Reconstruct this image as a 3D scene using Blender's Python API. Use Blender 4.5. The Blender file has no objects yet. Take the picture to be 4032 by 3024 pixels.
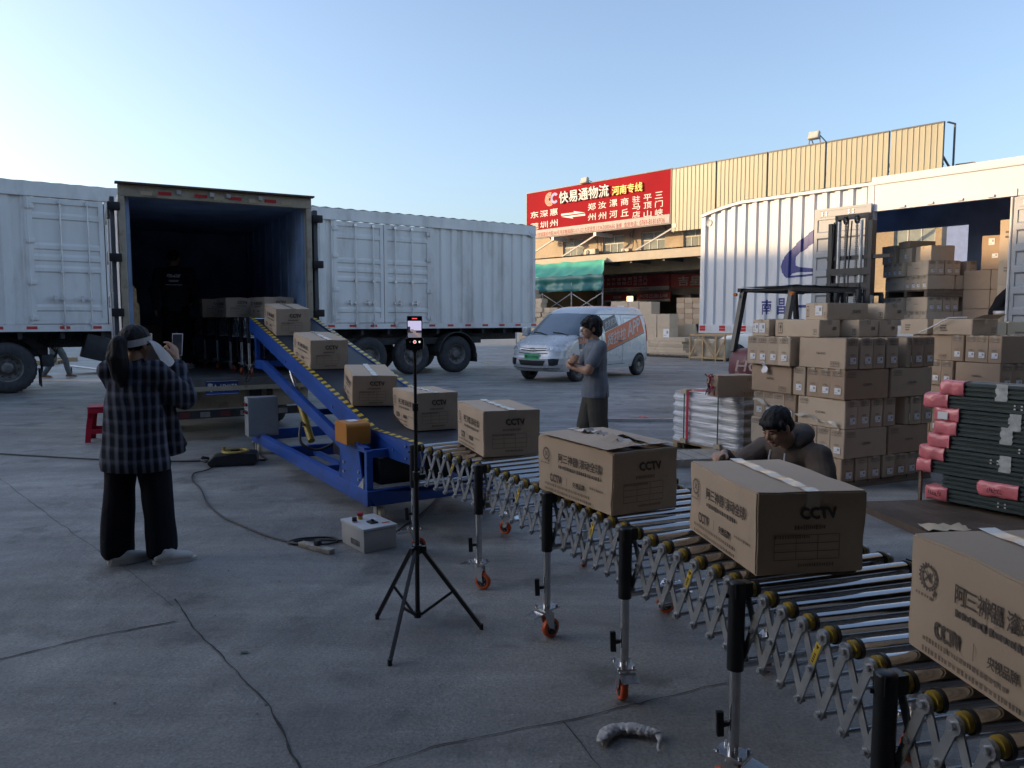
import bpy, bmesh, math, random
from mathutils import Vector, Matrix, noise as mnoise
R = math.radians
rnd = random.Random(7)
sc = bpy.context.scene
COL = sc.collection

# ---------------------------------------------------------------- camera, sky, sun, exposure
FPX, CH = 3028.0, 1.6
TH = math.atan((1512 - 1255) / FPX)
cam = bpy.data.cameras.new('camera')
cam_ob = bpy.data.objects.new('camera', cam)
COL.objects.link(cam_ob)
cam_ob.location = (0, 0, CH)
cam_ob.rotation_euler = (math.pi / 2 - TH, 0, 0)
cam.sensor_width = 36.0
cam.lens = FPX / 4032 * 36.0
cam.clip_start, cam.clip_end = 0.05, 4000
sc.camera = cam_ob
SUN_AZ, SUN_EL = R(-85), R(12.5)
world = bpy.data.worlds.new('World')
sc.world = world
world.use_nodes = True
wn = world.node_tree
sky = wn.nodes.new('ShaderNodeTexSky')
sky.sky_type = 'NISHITA'
sky.sun_disc = False
sky.sun_elevation, sky.sun_rotation = SUN_EL, SUN_AZ
sky.altitude, sky.air_density, sky.dust_density, sky.ozone_density = 0, 1.0, 2.6, 3.0
tint = wn.nodes.new('ShaderNodeMix'); tint.data_type = 'RGBA'; tint.blend_type = 'MULTIPLY'; tint.inputs[0].default_value = 1.0; tint.inputs[7].default_value = (1.02, 0.985, 0.98, 1)   # hazy, slightly violet air
hsv = wn.nodes.new('ShaderNodeHueSaturation'); hsv.inputs['Saturation'].default_value = 0.88
wn.links.new(sky.outputs[0], hsv.inputs['Color']); wn.links.new(hsv.outputs[0], tint.inputs[6]); wn.links.new(tint.outputs[2], wn.nodes['Background'].inputs[0])
wn.nodes['Background'].inputs[1].default_value = 0.15
SDIR = Vector((math.sin(SUN_AZ) * math.cos(SUN_EL), math.cos(SUN_AZ) * math.cos(SUN_EL), math.sin(SUN_EL)))
sun = bpy.data.lights.new('sun', 'SUN')
sun.energy, sun.angle, sun.color = 2.4, R(0.5), (1.0, 0.68, 0.36)
sun_ob = bpy.data.objects.new('sun', sun)
COL.objects.link(sun_ob)
sun_ob.rotation_euler = SDIR.to_track_quat('Z', 'Y').to_euler()
sc.view_settings.view_transform = 'Standard'
sc.view_settings.look = 'None'
sc.view_settings.gamma = 1.0
sc.view_settings.exposure = 1.28

# ---------------------------------------------------------------- measuring helpers
FW = Vector((0, math.cos(TH), -math.sin(TH)))
UPV = Vector((0, math.sin(TH), math.cos(TH)))
CAM = Vector((0, 0, CH))
def ray(u, v): return FW + Vector(((u - 2016) / FPX, 0, 0)) + UPV * ((1512 - v) / FPX)
def gp(u, v, z=0.0):
    r = ray(u, v); return CAM + r * ((z - CH) / r.z)
def gd(u, v, D):
    r = ray(u, v); return CAM + r * (D / r.y)
def on_plane(u, v, p, n):
    r = ray(u, v); p = Vector((p[0], p[1], 0)); n = Vector((n[0], n[1], 0))
    return CAM + r * (n.dot(p - CAM) / n.dot(r))

# ---------------------------------------------------------------- materials
MATS = {}
def M(name, col, rough=0.55, metal=0.0, var=0.12, scale=6.0, bump=0.0, bscale=40.0, spec=0.5, stretch=None,
      dirt=None, dscale=2.0, dlo=0.5, dhi=0.75, alpha=1.0, emis=None, coat=0.0, trans=0.0, det=6.0, uv='Object'):
    if name in MATS: return MATS[name]
    m = bpy.data.materials.new(name); m.use_nodes = True
    nt = m.node_tree; N = nt.nodes; L = nt.links
    b = N['Principled BSDF']
    b.inputs['Roughness'].default_value = rough
    b.inputs['Metallic'].default_value = metal
    b.inputs['Specular IOR Level'].default_value = spec
    b.inputs['Alpha'].default_value = alpha
    b.inputs['Coat Weight'].default_value = coat
    b.inputs['Coat Roughness'].default_value = 0.08
    b.inputs['Transmission Weight'].default_value = trans
    tc = N.new('ShaderNodeTexCoord'); src = tc.outputs[uv]
    if stretch:
        mp = N.new('ShaderNodeMapping'); mp.inputs['Scale'].default_value = stretch
        L.new(src, mp.inputs[0]); src = mp.outputs[0]
    c = (*col, 1)
    nz = N.new('ShaderNodeTexNoise'); nz.inputs['Scale'].default_value = scale; nz.inputs['Detail'].default_value = det
    L.new(src, nz.inputs['Vector'])
    rp = N.new('ShaderNodeValToRGB')
    rp.color_ramp.elements[0].position, rp.color_ramp.elements[1].position = 0.3, 0.7
    rp.color_ramp.elements[0].color = (*[x * (1 - var) for x in col], 1)
    rp.color_ramp.elements[1].color = (*[min(1, x * (1 + var)) for x in col], 1)
    L.new(nz.outputs['Fac'], rp.inputs[0]); out = rp.outputs[0]
    if dirt:
        n2 = N.new('ShaderNodeTexNoise'); n2.inputs['Scale'].default_value = dscale; n2.inputs['Detail'].default_value = 9
        n2.inputs['Roughness'].default_value = 0.65
        L.new(src, n2.inputs['Vector'])
        r2 = N.new('ShaderNodeValToRGB'); r2.color_ramp.elements[0].position = dlo; r2.color_ramp.elements[1].position = dhi
        r2.color_ramp.elements[0].color = (0, 0, 0, 1); r2.color_ramp.elements[1].color = (0.8, 0.8, 0.8, 1)
        L.new(n2.outputs['Fac'], r2.inputs[0])
        mx = N.new('ShaderNodeMix'); mx.data_type = 'RGBA'
        L.new(r2.outputs[0], mx.inputs[0]); L.new(out, mx.inputs[6]); mx.inputs[7].default_value = (*dirt, 1)
        out = mx.outputs[2]
    L.new(out, b.inputs['Base Color'])
    if rough < 0.95:
        mr = N.new('ShaderNodeMapRange'); mr.inputs[3].default_value = max(0.02, rough - 0.08); mr.inputs[4].default_value = min(1, rough + 0.08)
        L.new(nz.outputs['Fac'], mr.inputs[0]); L.new(mr.outputs[0], b.inputs['Roughness'])
    if bump:
        n3 = N.new('ShaderNodeTexNoise'); n3.inputs['Scale'].default_value = bscale; n3.inputs['Detail'].default_value = 5
        L.new(src, n3.inputs['Vector'])
        bp = N.new('ShaderNodeBump'); bp.inputs['Strength'].default_value = 1.0; bp.inputs['Distance'].default_value = bump
        L.new(n3.outputs['Fac'], bp.inputs['Height']); L.new(bp.outputs[0], b.inputs['Normal'])
    if emis:
        b.inputs['Emission Color'].default_value = (*emis[:3], 1); b.inputs['Emission Strength'].default_value = emis[3]
    MATS[name] = m
    return m

# ---------------------------------------------------------------- mesh builder
class MB:
    def __init__(s): s.v = []; s.f = []; s.mi = []; s.sm = []; s.m = 0
    def add(s, vs, fs, m=None, smooth=False):
        o = len(s.v); s.v += [tuple(x) for x in vs]
        for f in fs:
            s.f.append([o + i for i in f]); s.mi.append(s.m if m is None else m); s.sm.append(smooth)
        return s
    def box(s, x0, x1, y0, y1, z0, z1, m=None, T=None):
        vs = [Vector((x, y, z)) for z in (z0, z1) for y in (y0, y1) for x in (x0, x1)]
        if T is not None: vs = [T @ v for v in vs]
        return s.add(vs, [(0, 2, 3, 1), (4, 5, 7, 6), (0, 1, 5, 4), (2, 6, 7, 3), (0, 4, 6, 2), (1, 3, 7, 5)], m)
    def beam(s, p0, p1, w, h, m=None, up=(0, 0, 1), e=0.0):
        p0, p1 = Vector(p0), Vector(p1); d = (p1 - p0).normalized(); p0 = p0 - d * e; p1 = p1 + d * e
        up = Vector(up)
        if abs(d.dot(up)) > 0.99: up = Vector((0, 1, 0))
        a = d.cross(up).normalized(); b = a.cross(d)
        vs = [p + a * (i * w / 2) + b * (j * h / 2) for p in (p0, p1) for j in (-1, 1) for i in (-1, 1)]
        return s.add(vs, [(0, 2, 3, 1), (4, 5, 7, 6), (0, 1, 5, 4), (2, 6, 7, 3), (0, 4, 6, 2), (1, 3, 7, 5)], m)
    def cyl(s, p0, p1, r0, r1=None, n=14, m=None, caps=True, smooth=True):
        p0, p1 = Vector(p0), Vector(p1); r1 = r0 if r1 is None else r1
        d = (p1 - p0).normalized(); a = d.orthogonal().normalized(); b = d.cross(a)
        vs = []
        for p, r in ((p0, r0), (p1, r1)):
            vs += [p + (a * math.cos(2 * math.pi * i / n) + b * math.sin(2 * math.pi * i / n)) * r for i in range(n)]
        s.add(vs, [(i, (i + 1) % n, n + (i + 1) % n, n + i) for i in range(n)], m, smooth)
        if caps: s.add(vs, [tuple(range(n))[::-1], tuple(range(n, 2 * n))], m)
        return s
    def tube(s, pts, r, n=8, m=None):
        pts = [Vector(p) for p in pts]; vs = []; a = None
        for i, p in enumerate(pts):
            d = (pts[min(i + 1, len(pts) - 1)] - pts[max(i - 1, 0)]).normalized()
            a = d.orthogonal().normalized() if a is None else (a - d * a.dot(d)).normalized()
            b = d.cross(a); rr = r[i] if isinstance(r, (list, tuple)) else r
            vs += [p + (a * math.cos(2 * math.pi * k / n) + b * math.sin(2 * math.pi * k / n)) * rr for k in range(n)]
        fs = [(i * n + k, i * n + (k + 1) % n, (i + 1) * n + (k + 1) % n, (i + 1) * n + k) for i in range(len(pts) - 1) for k in range(n)]
        s.add(vs, fs, m, True); s.add(vs, [tuple(range(n))[::-1], tuple(range(len(vs) - n, len(vs)))], m)
        return s
    def lathe(s, prof, o, axis, n=24, m=None, smooth=True):
        o = Vector(o); d = Vector(axis).normalized(); a = d.orthogonal().normalized(); b = d.cross(a); vs = []
        for r, h in prof:
            vs += [o + d * h + (a * math.cos(2 * math.pi * k / n) + b * math.sin(2 * math.pi * k / n)) * max(r, 1e-4) for k in range(n)]
        fs = [(i * n + k, i * n + (k + 1) % n, (i + 1) * n + (k + 1) % n, (i + 1) * n + k) for i in range(len(prof) - 1) for k in range(n)]
        return s.add(vs, fs, m, smooth)
    def prism(s, poly, o, ux, uy, t, m=None):
        o, ux, uy = Vector(o), Vector(ux), Vector(uy); nrm = ux.cross(uy).normalized() * t; n = len(poly)
        vs = [o + ux * x + uy * y for x, y in poly]; vs += [v + nrm for v in vs]
        return s.add(vs, [tuple(range(n))[::-1], tuple(range(n, 2 * n))] + [(i, (i + 1) % n, n + (i + 1) % n, n + i) for i in range(n)], m)
    def grid(s, rows, m=None, smooth=True, closed=False):
        w = len(rows[0]); vs = [v for r in rows for v in r]; k = w if closed else w - 1
        return s.add(vs, [(i * w + j, i * w + (j + 1) % w, (i + 1) * w + (j + 1) % w, (i + 1) * w + j) for i in range(len(rows) - 1) for j in range(k)], m, smooth)
    def quad(s, o, ux, uy, w, h, m=None):
        o, ux, uy = Vector(o), Vector(ux), Vector(uy)
        return s.add([o - ux * w / 2 - uy * h / 2, o + ux * w / 2 - uy * h / 2, o + ux * w / 2 + uy * h / 2, o - ux * w / 2 + uy * h / 2], [(0, 1, 2, 3)], m)
    def build(s, name, mats, parent=None, bevel=0.0, seg=2, loc=None, rz=None, weld=False, jit=0.0):
        me = bpy.data.meshes.new(name)
        me.from_pydata(s.v, [], s.f)
        mats = mats if isinstance(mats, (list, tuple)) else [mats]
        for m in mats: me.materials.append(m)
        me.polygons.foreach_set('material_index', s.mi); me.polygons.foreach_set('use_smooth', s.sm)
        if bevel or weld or jit:
            bm = bmesh.new(); bm.from_mesh(me)
            bmesh.ops.remove_doubles(bm, verts=bm.verts, dist=1e-5)
            if bevel:
                es = [e for e in bm.edges if len(e.link_faces) == 2 and e.calc_face_angle(0) > 0.5]
                bmesh.ops.bevel(bm, geom=es, offset=bevel, segments=seg, affect='EDGES', profile=0.6, clamp_overlap=True)
                for f in bm.faces: f.smooth = True
            if jit:
                for v in bm.verts:
                    v.co += mnoise.noise_vector(v.co * 7.3) * jit
            bm.to_mesh(me); bm.free()
            if bevel: me.set_sharp_from_angle(angle=R(50))
        me.update()
        o = bpy.data.objects.new(name, me); COL.objects.link(o)
        if parent is not None: o.parent = parent
        if loc is not None: o.location = loc
        if rz is not None: o.rotation_euler.z = rz
        return o

def tag(o, label, cat, group=None, kind=None):
    o['label'] = label; o['category'] = cat
    if group: o['group'] = group
    if kind: o['kind'] = kind
    return o
def thing(name, label, cat, loc=(0, 0, 0), rz=0.0, group=None):
    o = bpy.data.objects.new(name, None); COL.objects.link(o)
    o.empty_display_size = 0.1
    o.location = loc; o.rotation_euler.z = rz
    return tag(o, label, cat, group)
def structure(o): o['kind'] = 'structure'; return o
def copy_tree(o, parent=None):
    c = o.copy(); COL.objects.link(c)
    if parent is not None: c.parent = parent
    for ch in o.children: copy_tree(ch, c)
    return c

# ---------------------------------------------------------------- lettering (glyph outlines as flat meshes)
TXT = {}
def glyphs(body, bold=0.0, sx=1.0):
    k = (body, bold)
    if k not in TXT:
        c = bpy.data.curves.new('t', 'FONT'); c.body = body; c.resolution_u = 2; c.offset = bold
        o = bpy.data.objects.new('t', c); me = bpy.data.meshes.new_from_object(o)
        vs = [v.co.copy() for v in me.vertices]; fs = [list(p.vertices) for p in me.polygons]
        bpy.data.objects.remove(o); bpy.data.meshes.remove(me); bpy.data.curves.remove(c)
        if vs:
            x0, x1 = min(v.x for v in vs), max(v.x for v in vs); y0, y1 = min(v.y for v in vs), max(v.y for v in vs)
            vs = [((v.x - x0) / (x1 - x0 + 1e-9) - 0.5, (v.y - y0) / (y1 - y0 + 1e-9) - 0.5) for v in vs]
        TXT[k] = (vs, fs)
    return TXT[k]
def text(mb, body, o, ux, uy, w, h, m=None, bold=0.012, shear=0.0, thick=0.0, fn=None):
    """lettering filling the rectangle w x h centred at o (plane ux, uy); bold = stroke growth, laid on in slightly raised passes"""
    vs, fs = glyphs(body, 0.0); g = bold * h * 0.55 / max(1, body.count(chr(10)) + 1)
    sh = ((0, 0),) if g < 1e-4 else ((-g, 0), (g, 0), (0, g), (0, -g))
    if fn:
        for k, (dx, dy) in enumerate(sh): mb.add([fn(x * w + y * h * shear + dx, y * h + dy, k) for x, y in vs], fs, m)
        return mb
    o, ux, uy = Vector(o), Vector(ux), Vector(uy); nr = ux.cross(uy).normalized()
    for k, (dx, dy) in enumerate(sh):
        P = [o + ux * (x * w + y * h * shear + dx) + uy * (y * h + dy) + nr * 0.0005 * k for x, y in vs]
        mb.add(P, fs, m)
    if thick:
        nrm = nr * thick; mb.add([p - nrm for p in P], [f[::-1] for f in fs], m); ed = {}
        for f in fs:
            for i in range(len(f)):
                e = (f[i], f[(i + 1) % len(f)]); ed[e] = ed.get(e, 0) + 1
        n = len(P); mb.add(P + [p - nrm for p in P], [(b, a, n + a, n + b) for a, b in ed if (b, a) not in ed], m)
    return mb
X, Y, Z = Vector((1, 0, 0)), Vector((0, 1, 0)), Vector((0, 0, 1))
# ---------------------------------------------------------------- shared materials
m_white = M('white painted steel', (0.66, 0.64, 0.615), 0.5, var=0.09, scale=1.5, dirt=(0.3, 0.28, 0.25), dscale=1.6, dlo=0.5, dhi=0.78, stretch=(1, 1, 0.28), bump=0.003, bscale=3)
m_white2 = M('blue white painted steel', (0.63, 0.645, 0.67), 0.45, var=0.05, scale=1.2, dirt=(0.34, 0.33, 0.32), dscale=0.9, dlo=0.55, dhi=0.9, stretch=(1, 1, 0.3), bump=0.003, bscale=3)
m_cream = M('cream painted frame', (0.4, 0.35, 0.26), 0.5, var=0.15, scale=5, dirt=(0.2, 0.13, 0.08), dscale=6, dlo=0.52, dhi=0.72)
m_black = M('black steel', (0.018, 0.019, 0.022), 0.45, var=0.3)
m_chassis = M('dusty black chassis', (0.028, 0.028, 0.03), 0.7, var=0.4, scale=9)
m_rubber = M('tyre rubber', (0.035, 0.035, 0.038), 0.8, var=0.3, scale=12, dirt=(0.09, 0.085, 0.08), dscale=5, dlo=0.5, dhi=0.8)
m_rim = M('dirty steel rim', (0.16, 0.15, 0.14), 0.55, 0.5, var=0.3, scale=9, dirt=(0.05, 0.035, 0.03), dscale=7)
m_red = M('red reflector', (0.5, 0.03, 0.035), 0.35, var=0.15)
m_silver = M('silver reflector', (0.6, 0.6, 0.6), 0.35, var=0.1)
m_steel = M('galvanised rod', (0.55, 0.55, 0.56), 0.35, 0.6, var=0.15)
m_inside = M('dark cargo lining', (0.27, 0.36, 0.52), 0.7, var=0.3, scale=2)
m_navy = M('navy paint', (0.03, 0.04, 0.2), 0.45, var=0.1)
m_grey = M('grey painted steel', (0.3, 0.32, 0.34), 0.42, var=0.1, scale=3, dirt=(0.18, 0.18, 0.18), dscale=3)
m_darkgrey = M('dark grey steel', (0.09, 0.095, 0.1), 0.5, var=0.2)
m_glass = M('dark window glass', (0.03, 0.04, 0.05), 0.06, var=0.1, spec=0.8)
m_wood = M('pale timber', (0.42, 0.29, 0.16), 0.75, var=0.25, scale=4, stretch=(1, 8, 8), bump=0.002)
m_oldwood = M('weathered timber', (0.17, 0.13, 0.095), 0.8, var=0.3, scale=3, stretch=(1, 9, 9), bump=0.002)

# ---------------------------------------------------------------- ground: worn concrete yard
def ground_mat():
    m = bpy.data.materials.new('worn concrete'); m.use_nodes = True
    nt = m.node_tree; N, L = nt.nodes, nt.links; b = N['Principled BSDF']
    tc = N.new('ShaderNodeTexCoord')
    def noise(sc_, det, rg=0.6, st=None):
        v = tc.outputs['Object']
        if st:
            mp = N.new('ShaderNodeMapping'); mp.inputs['Scale'].default_value = st; mp.inputs['Rotation'].default_value = (0, 0, 0.55); L.new(v, mp.inputs[0]); v = mp.outputs[0]
        n = N.new('ShaderNodeTexNoise'); n.inputs['Scale'].default_value = sc_; n.inputs['Detail'].default_value = det; n.inputs['Roughness'].default_value = rg
        L.new(v, n.inputs['Vector']); return n.outputs['Fac']
    def ramp(x, p0, p1, c0, c1):
        r = N.new('ShaderNodeValToRGB'); e = r.color_ramp.elements
        e[0].position, e[1].position = p0, p1; e[0].color = (*c0, 1); e[1].color = (*c1, 1); L.new(x, r.inputs[0]); return r.outputs[0]
    def mix(t, f, a, c):
        x = N.new('ShaderNodeMix'); x.data_type = 'RGBA'; x.blend_type = t
        if isinstance(f, float): x.inputs[0].default_value = f
        else: L.new(f, x.inputs[0])
        L.new(a, x.inputs[6]); L.new(c, x.inputs[7]); return x.outputs[2]
    base = ramp(noise(0.35, 8, 0.65), 0.3, 0.72, (0.175, 0.177, 0.17), (0.31, 0.313, 0.3))
    streak = ramp(noise(1.1, 8, 0.7, (0.25, 1.6, 1)), 0.38, 0.66, (0.66, 0.66, 0.66), (1.2, 1.2, 1.2))
    c = mix('MULTIPLY', 1.0, base, streak)
    sw = N.new('ShaderNodeTexNoise'); sw.inputs['Scale'].default_value = 0.55; sw.inputs['Detail'].default_value = 7; sw.inputs['Roughness'].default_value = 0.7; sw.inputs['Distortion'].default_value = 2.6
    L.new(tc.outputs['Object'], sw.inputs['Vector']); c = mix('MULTIPLY', 1.0, c, ramp(sw.outputs['Fac'], 0.42, 0.6, (0.8, 0.8, 0.8), (1.08, 1.08, 1.08)))
    spots = ramp(noise(1.7, 5, 0.6), 0.56, 0.66, (1, 1, 1), (0.55, 0.54, 0.53))
    c = mix('MULTIPLY', 1.0, c, spots)
    grain = ramp(noise(70, 4, 0.7), 0.3, 0.7, (0.62, 0.62, 0.62), (1.38, 1.38, 1.38))
    c = mix('MULTIPLY', 1.0, c, grain)
    vor = N.new('ShaderNodeTexVoronoi'); vor.inputs['Scale'].default_value = 26; L.new(tc.outputs['Object'], vor.inputs['Vector'])
    peb = ramp(vor.outputs['Distance'], 0.08, 0.16, (1.7, 1.68, 1.62), (1, 1, 1))
    c = mix('MULTIPLY', ramp(noise(3.1, 3), 0.5, 0.62, (0, 0, 0), (1, 1, 1)), c, peb)
    L.new(c, b.inputs['Base Color'])
    r = N.new('ShaderNodeMapRange'); r.inputs[3].default_value = 0.45; r.inputs[4].default_value = 0.72
    L.new(noise(2.2, 6), r.inputs[0]); L.new(r.outputs[0], b.inputs['Roughness'])
    b.inputs['Specular IOR Level'].default_value = 0.75
    bp = N.new('ShaderNodeBump'); bp.inputs['Distance'].default_value = 0.006; L.new(noise(38, 6, 0.75), bp.inputs['Height'])
    b2 = N.new('ShaderNodeBump'); b2.inputs['Distance'].default_value = 0.03; L.new(noise(3.2, 5, 0.6), b2.inputs['Height'])
    L.new(bp.outputs[0], b2.inputs['Normal']); L.new(b2.outputs[0], b.inputs['Normal'])
    return m
mb = MB(); S_ = 2500
mb.add([(-S_, -S_, 0), (S_, -S_, 0), (S_, S_, 0), (-S_, S_, 0)], [(0, 1, 2, 3)])
structure(mb.build('ground', ground_mat()))
# cracks and slab joints: narrow dark gaps with crumbling edges
m_crack = M('dark crack grit', (0.045, 0.045, 0.046), 0.95, var=0.5, scale=30)
def crack(pts, w, seed):
    r_ = random.Random(seed); P = [gp(*p) for p in pts]; rows = []
    for a, b_ in zip(P[:-1], P[1:]):
        n = max(2, int((b_ - a).length / 0.05)); d = (b_ - a).normalized(); s_ = Vector((-d.y, d.x, 0))
        for i in range(n):
            p = a.lerp(b_, i / n); off = (mnoise.noise(p * 2.1) * 0.016 + mnoise.noise(p * 9) * 0.012)
            ww = w * 0.55 * (0.3 + 0.9 * abs(mnoise.noise(p * 6 + Vector((seed, 0, 0)))) + 0.5 * r_.random())
            rows.append([p + s_ * (off - ww / 2) + Z * 0.004, p + s_ * (off + ww / 2) + Z * 0.004])
    mb = MB(); mb.grid(rows, smooth=False); structure(mb.build('ground', m_crack))
crack([(-300, 2665), (0, 2595), (360, 2510), (735, 2440)], 0.022, 1)
crack([(690, 2360), (740, 2442), (905, 2620), (1060, 2790), (1195, 3060)], 0.016, 2)
crack([(0, 1885), (230, 2060), (560, 2290), (690, 2400)], 0.008, 3)
crack([(1380, 3040), (1700, 2945), (2300, 2820), (2560, 2755), (2900, 2680)], 0.013, 4)
crack([(2225, 2840), (2330, 2990), (2420, 3100)], 0.009, 5)
crack([(2640, 1640), (2250, 1600), (1900, 1585)], 0.02, 6)

# ---------------------------------------------------------------- wheels
def wheel(name, parent, c, axis, r, w, rim_r, bolts=8, deep=0.08):
    """tyre mesh with a rim child; axis points outwards"""
    c, axis = Vector(c), Vector(axis).normalized()
    t = MB(); q = r * 0.93
    t.lathe([(rim_r, 0.0), (rim_r * 1.04, 0.012), (q * 0.93, 0.02), (q, 0.0), (r, -w * 0.14), (r, -w * 0.5), (r, -w * 0.86), (q, -w), (rim_r, -w)], c, axis, 40)
    for k in range(36):
        a = 2 * math.pi * k / 36; u1 = axis.orthogonal().normalized(); u2 = axis.cross(u1)
        d = u1 * math.cos(a) + u2 * math.sin(a); tg = axis.cross(d)
        t.beam(c + d * (r + 0.002) - axis * w * 0.16, c + d * (r + 0.002) - axis * w * 0.84, r * 0.11, 0.012, up=d)
    to = t.build(name, m_rubber, parent)
    k_ = MB()
    k_.lathe([(rim_r * 1.02, 0.012), (rim_r * 0.93, 0.0), (rim_r * 0.88, -deep * 0.7), (rim_r * 0.72, -deep), (rim_r * 0.45, -deep * 0.9), (rim_r * 0.42, -deep * 0.3), (rim_r * 0.28, -deep * 0.2), (0.0, -deep * 0.2)], c, axis, 32)
    u1 = axis.orthogonal().normalized(); u2 = axis.cross(u1)
    for k in range(bolts):
        a = 2 * math.pi * k / bolts; d = u1 * math.cos(a) + u2 * math.sin(a)
        k_.cyl(c + d * rim_r * 0.56 - axis * deep, c + d * rim_r * 0.56 - axis * (deep - 0.03), r * 0.028, n=6, m=0)
        d2 = u1 * math.cos(a + math.pi / bolts) + u2 * math.sin(a + math.pi / bolts)
        k_.cyl(c + d2 * rim_r * 0.76 - axis * (deep - 0.002), c + d2 * rim_r * 0.76 - axis * (deep - 0.008), r * 0.055, n=10, m=1)
    k_.build('rim', [m_rim, m_black], to)
    return to

# ---------------------------------------------------------------- corrugated sheet
def prof(x, p, dep, a=0.38, b=0.12):
    t = (x / p) % 1.0
    if t < a: return 0.0
    if t < a + b: return dep * (t - a) / b
    if t < 1 - b: return dep
    return dep * (1 - t) / b
def breaks(x0, x1, p, a=0.38, b=0.12):
    xs = {round(x0, 5), round(x1, 5)}; k = math.floor(x0 / p)
    while k * p < x1:
        for t in (0, a, a + b, 1 - b):
            x = (k + t) * p
            if x0 < x < x1: xs.add(round(x, 5))
        k += 1
    return sorted(xs)
def corr(mb, x0, x1, y, z0, z1, p, dep, m=None, ztop=None, nz=1):
    xs = breaks(x0, x1, p); rows = []
    for i in range(nz + 1):
        rows.append([Vector((x, y + prof(x, p, dep), z0 + ((ztop(x) if ztop else z1) - z0) * i / nz)) for x in xs])
    mb.grid(rows, m, smooth=False)
def conform(vs2, faces, x0, z0, p, dep, y, name, mat, parent):
    """flat artwork cut along the ribs and laid onto a corrugated side"""
    bm = bmesh.new(); V = [bm.verts.new((x0 + a, 0, z0 + b)) for a, b in vs2]
    for f in faces:
        try: bm.faces.new([V[i] for i in f])
        except ValueError: pass
    xs = [v.co.x for v in bm.verts]
    for x in breaks(min(xs), max(xs), p)[1:-1]:
        bmesh.ops.bisect_plane(bm, geom=bm.verts[:] + bm.edges[:] + bm.faces[:], plane_co=(x, 0, 0), plane_no=(1, 0, 0), dist=1e-5)
    for v in bm.verts: v.co.y = y + prof(v.co.x + 1e-6, p, dep) - 0.003
    me = bpy.data.meshes.new(name); bm.to_mesh(me); bm.free(); me.materials.append(mat)
    o = bpy.data.objects.new(name, me); COL.objects.link(o); o.parent = parent; return o

# ---------------------------------------------------------------- long white semi-trailer crossing behind
A0 = Vector((-10.756, 16.406, 0)); A_RZ = math.atan2(0.586, 0.81)
A_D = Vector((0.81, 0.586)); A_N = Vector((A_D.y, -A_D.x))
def sA(u, v=1000):
    P = on_plane(u, v, A0, A_N); return (P.to_2d() - A0.to_2d()).dot(A_D), P.z
def side_door(parent, x0, x1, z0, z1, hinge, mat, nm='side_door', y=-0.035, single=False):
    """one leaf: frame, five pressed ribs; children: hinges, rods, handle"""
    d = MB(); w = x1 - x0
    for a in ((x0, x0 + 0.1, z0, z1), (x1 - 0.1, x1, z0, z1), (x0 + 0.1, x1 - 0.1, z1 - 0.12, z1), (x0 + 0.1, x1 - 0.1, z0, z0 + 0.12)):
        d.box(a[0], a[1], y, y + 0.05, a[2], a[3])
    zz = [z0 + 0.12]; H = z1 - z0; pts = [(z0 + 0.12, 0.03)]
    for c in (0.13, 0.44, 0.53, 0.62, 0.86):
        zc = z0 + H * c
        pts += [(zc - 0.085, 0.03), (zc - 0.055, 0.005), (zc + 0.02, 0.005), (zc + 0.075, 0.03)]
    pts.append((z1 - 0.12, 0.03))
    d.grid([[Vector((x0 + 0.1, y + b, a)), Vector((x1 - 0.1, y + b, a))] for a, b in pts], smooth=False)
    o = d.build(nm, mat, parent)
    g = MB(); hx = x0 + 0.02 if hinge < 0 else x1 - 0.02
    for c in (0.05, 0.33, 0.66, 0.93):
        zc = z0 + H * c; g.box(hx - 0.11 if hinge > 0 else hx - 0.05, hx + 0.05 if hinge > 0 else hx + 0.11, y - 0.03, y, zc - 0.05, zc + 0.05)
        g.cyl((hx, y - 0.03, zc - 0.07), (hx, y - 0.03, zc + 0.07), 0.018, n=8)
    g.build('hinge', mat, o, bevel=0.008)
    for q in (0.42, 0.78):
        xr = x0 + w * q if hinge < 0 else x1 - w * q
        r_ = MB(); r_.cyl((xr, y - 0.035, z0 - 0.12), (xr, y - 0.035, z1 - 0.02), 0.017, n=10)
        for c in (0.0, 0.2, 0.42, 0.97):
            zc = z0 + H * c; r_.box(xr - 0.04, xr + 0.04, y - 0.06, y, zc - 0.03, zc + 0.03)
        ro = r_.build('lock_rod', m_steel, o)
        hd = MB(); s_ = -1 if hinge < 0 else 1
        hd.beam((xr, y - 0.06, z0 + H * 0.2), (xr + s_ * 0.32, y - 0.07, z0 + H * 0.205), 0.03, 0.02)
        hd.box(xr + s_ * 0.16 - 0.03, xr + s_ * 0.16 + 0.03, y - 0.075, y, z0 + H * 0.2 - 0.05, z0 + H * 0.2 + 0.07)
        hd.build('door_handle', m_steel, o)
    return o
trA = thing('semi_trailer', 'long white corrugated semi-trailer with three rear axles parked across the yard behind the open truck', 'semi-trailer', A0, A_RZ)
AX0, AX1, AZ0, AZ1 = -1.9, 14.18, 1.32, 4.53
dr0, dr1 = sA(1312)[0], sA(1692)[0]
dl0 = sA(112)[0]; dl1 = dl0 + (dr1 - dr0)
b = MB()
for a, e in ((AX0 + 0.1, dl0 - 0.03), (dl1 + 0.03, dr0 - 0.03), (dr1 + 0.03, AX1 - 0.1)):
    corr(b, a, e, 0, AZ0 + 0.16, AZ1 - 0.3, 0.37, 0.05, 0, nz=1)
b.box(AX0, AX0 + 0.1, -0.02, 0.1, AZ0, AZ1 - 0.02); b.box(AX1 - 0.1, AX1, -0.02, 0.1, AZ0, AZ1 - 0.02)
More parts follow.
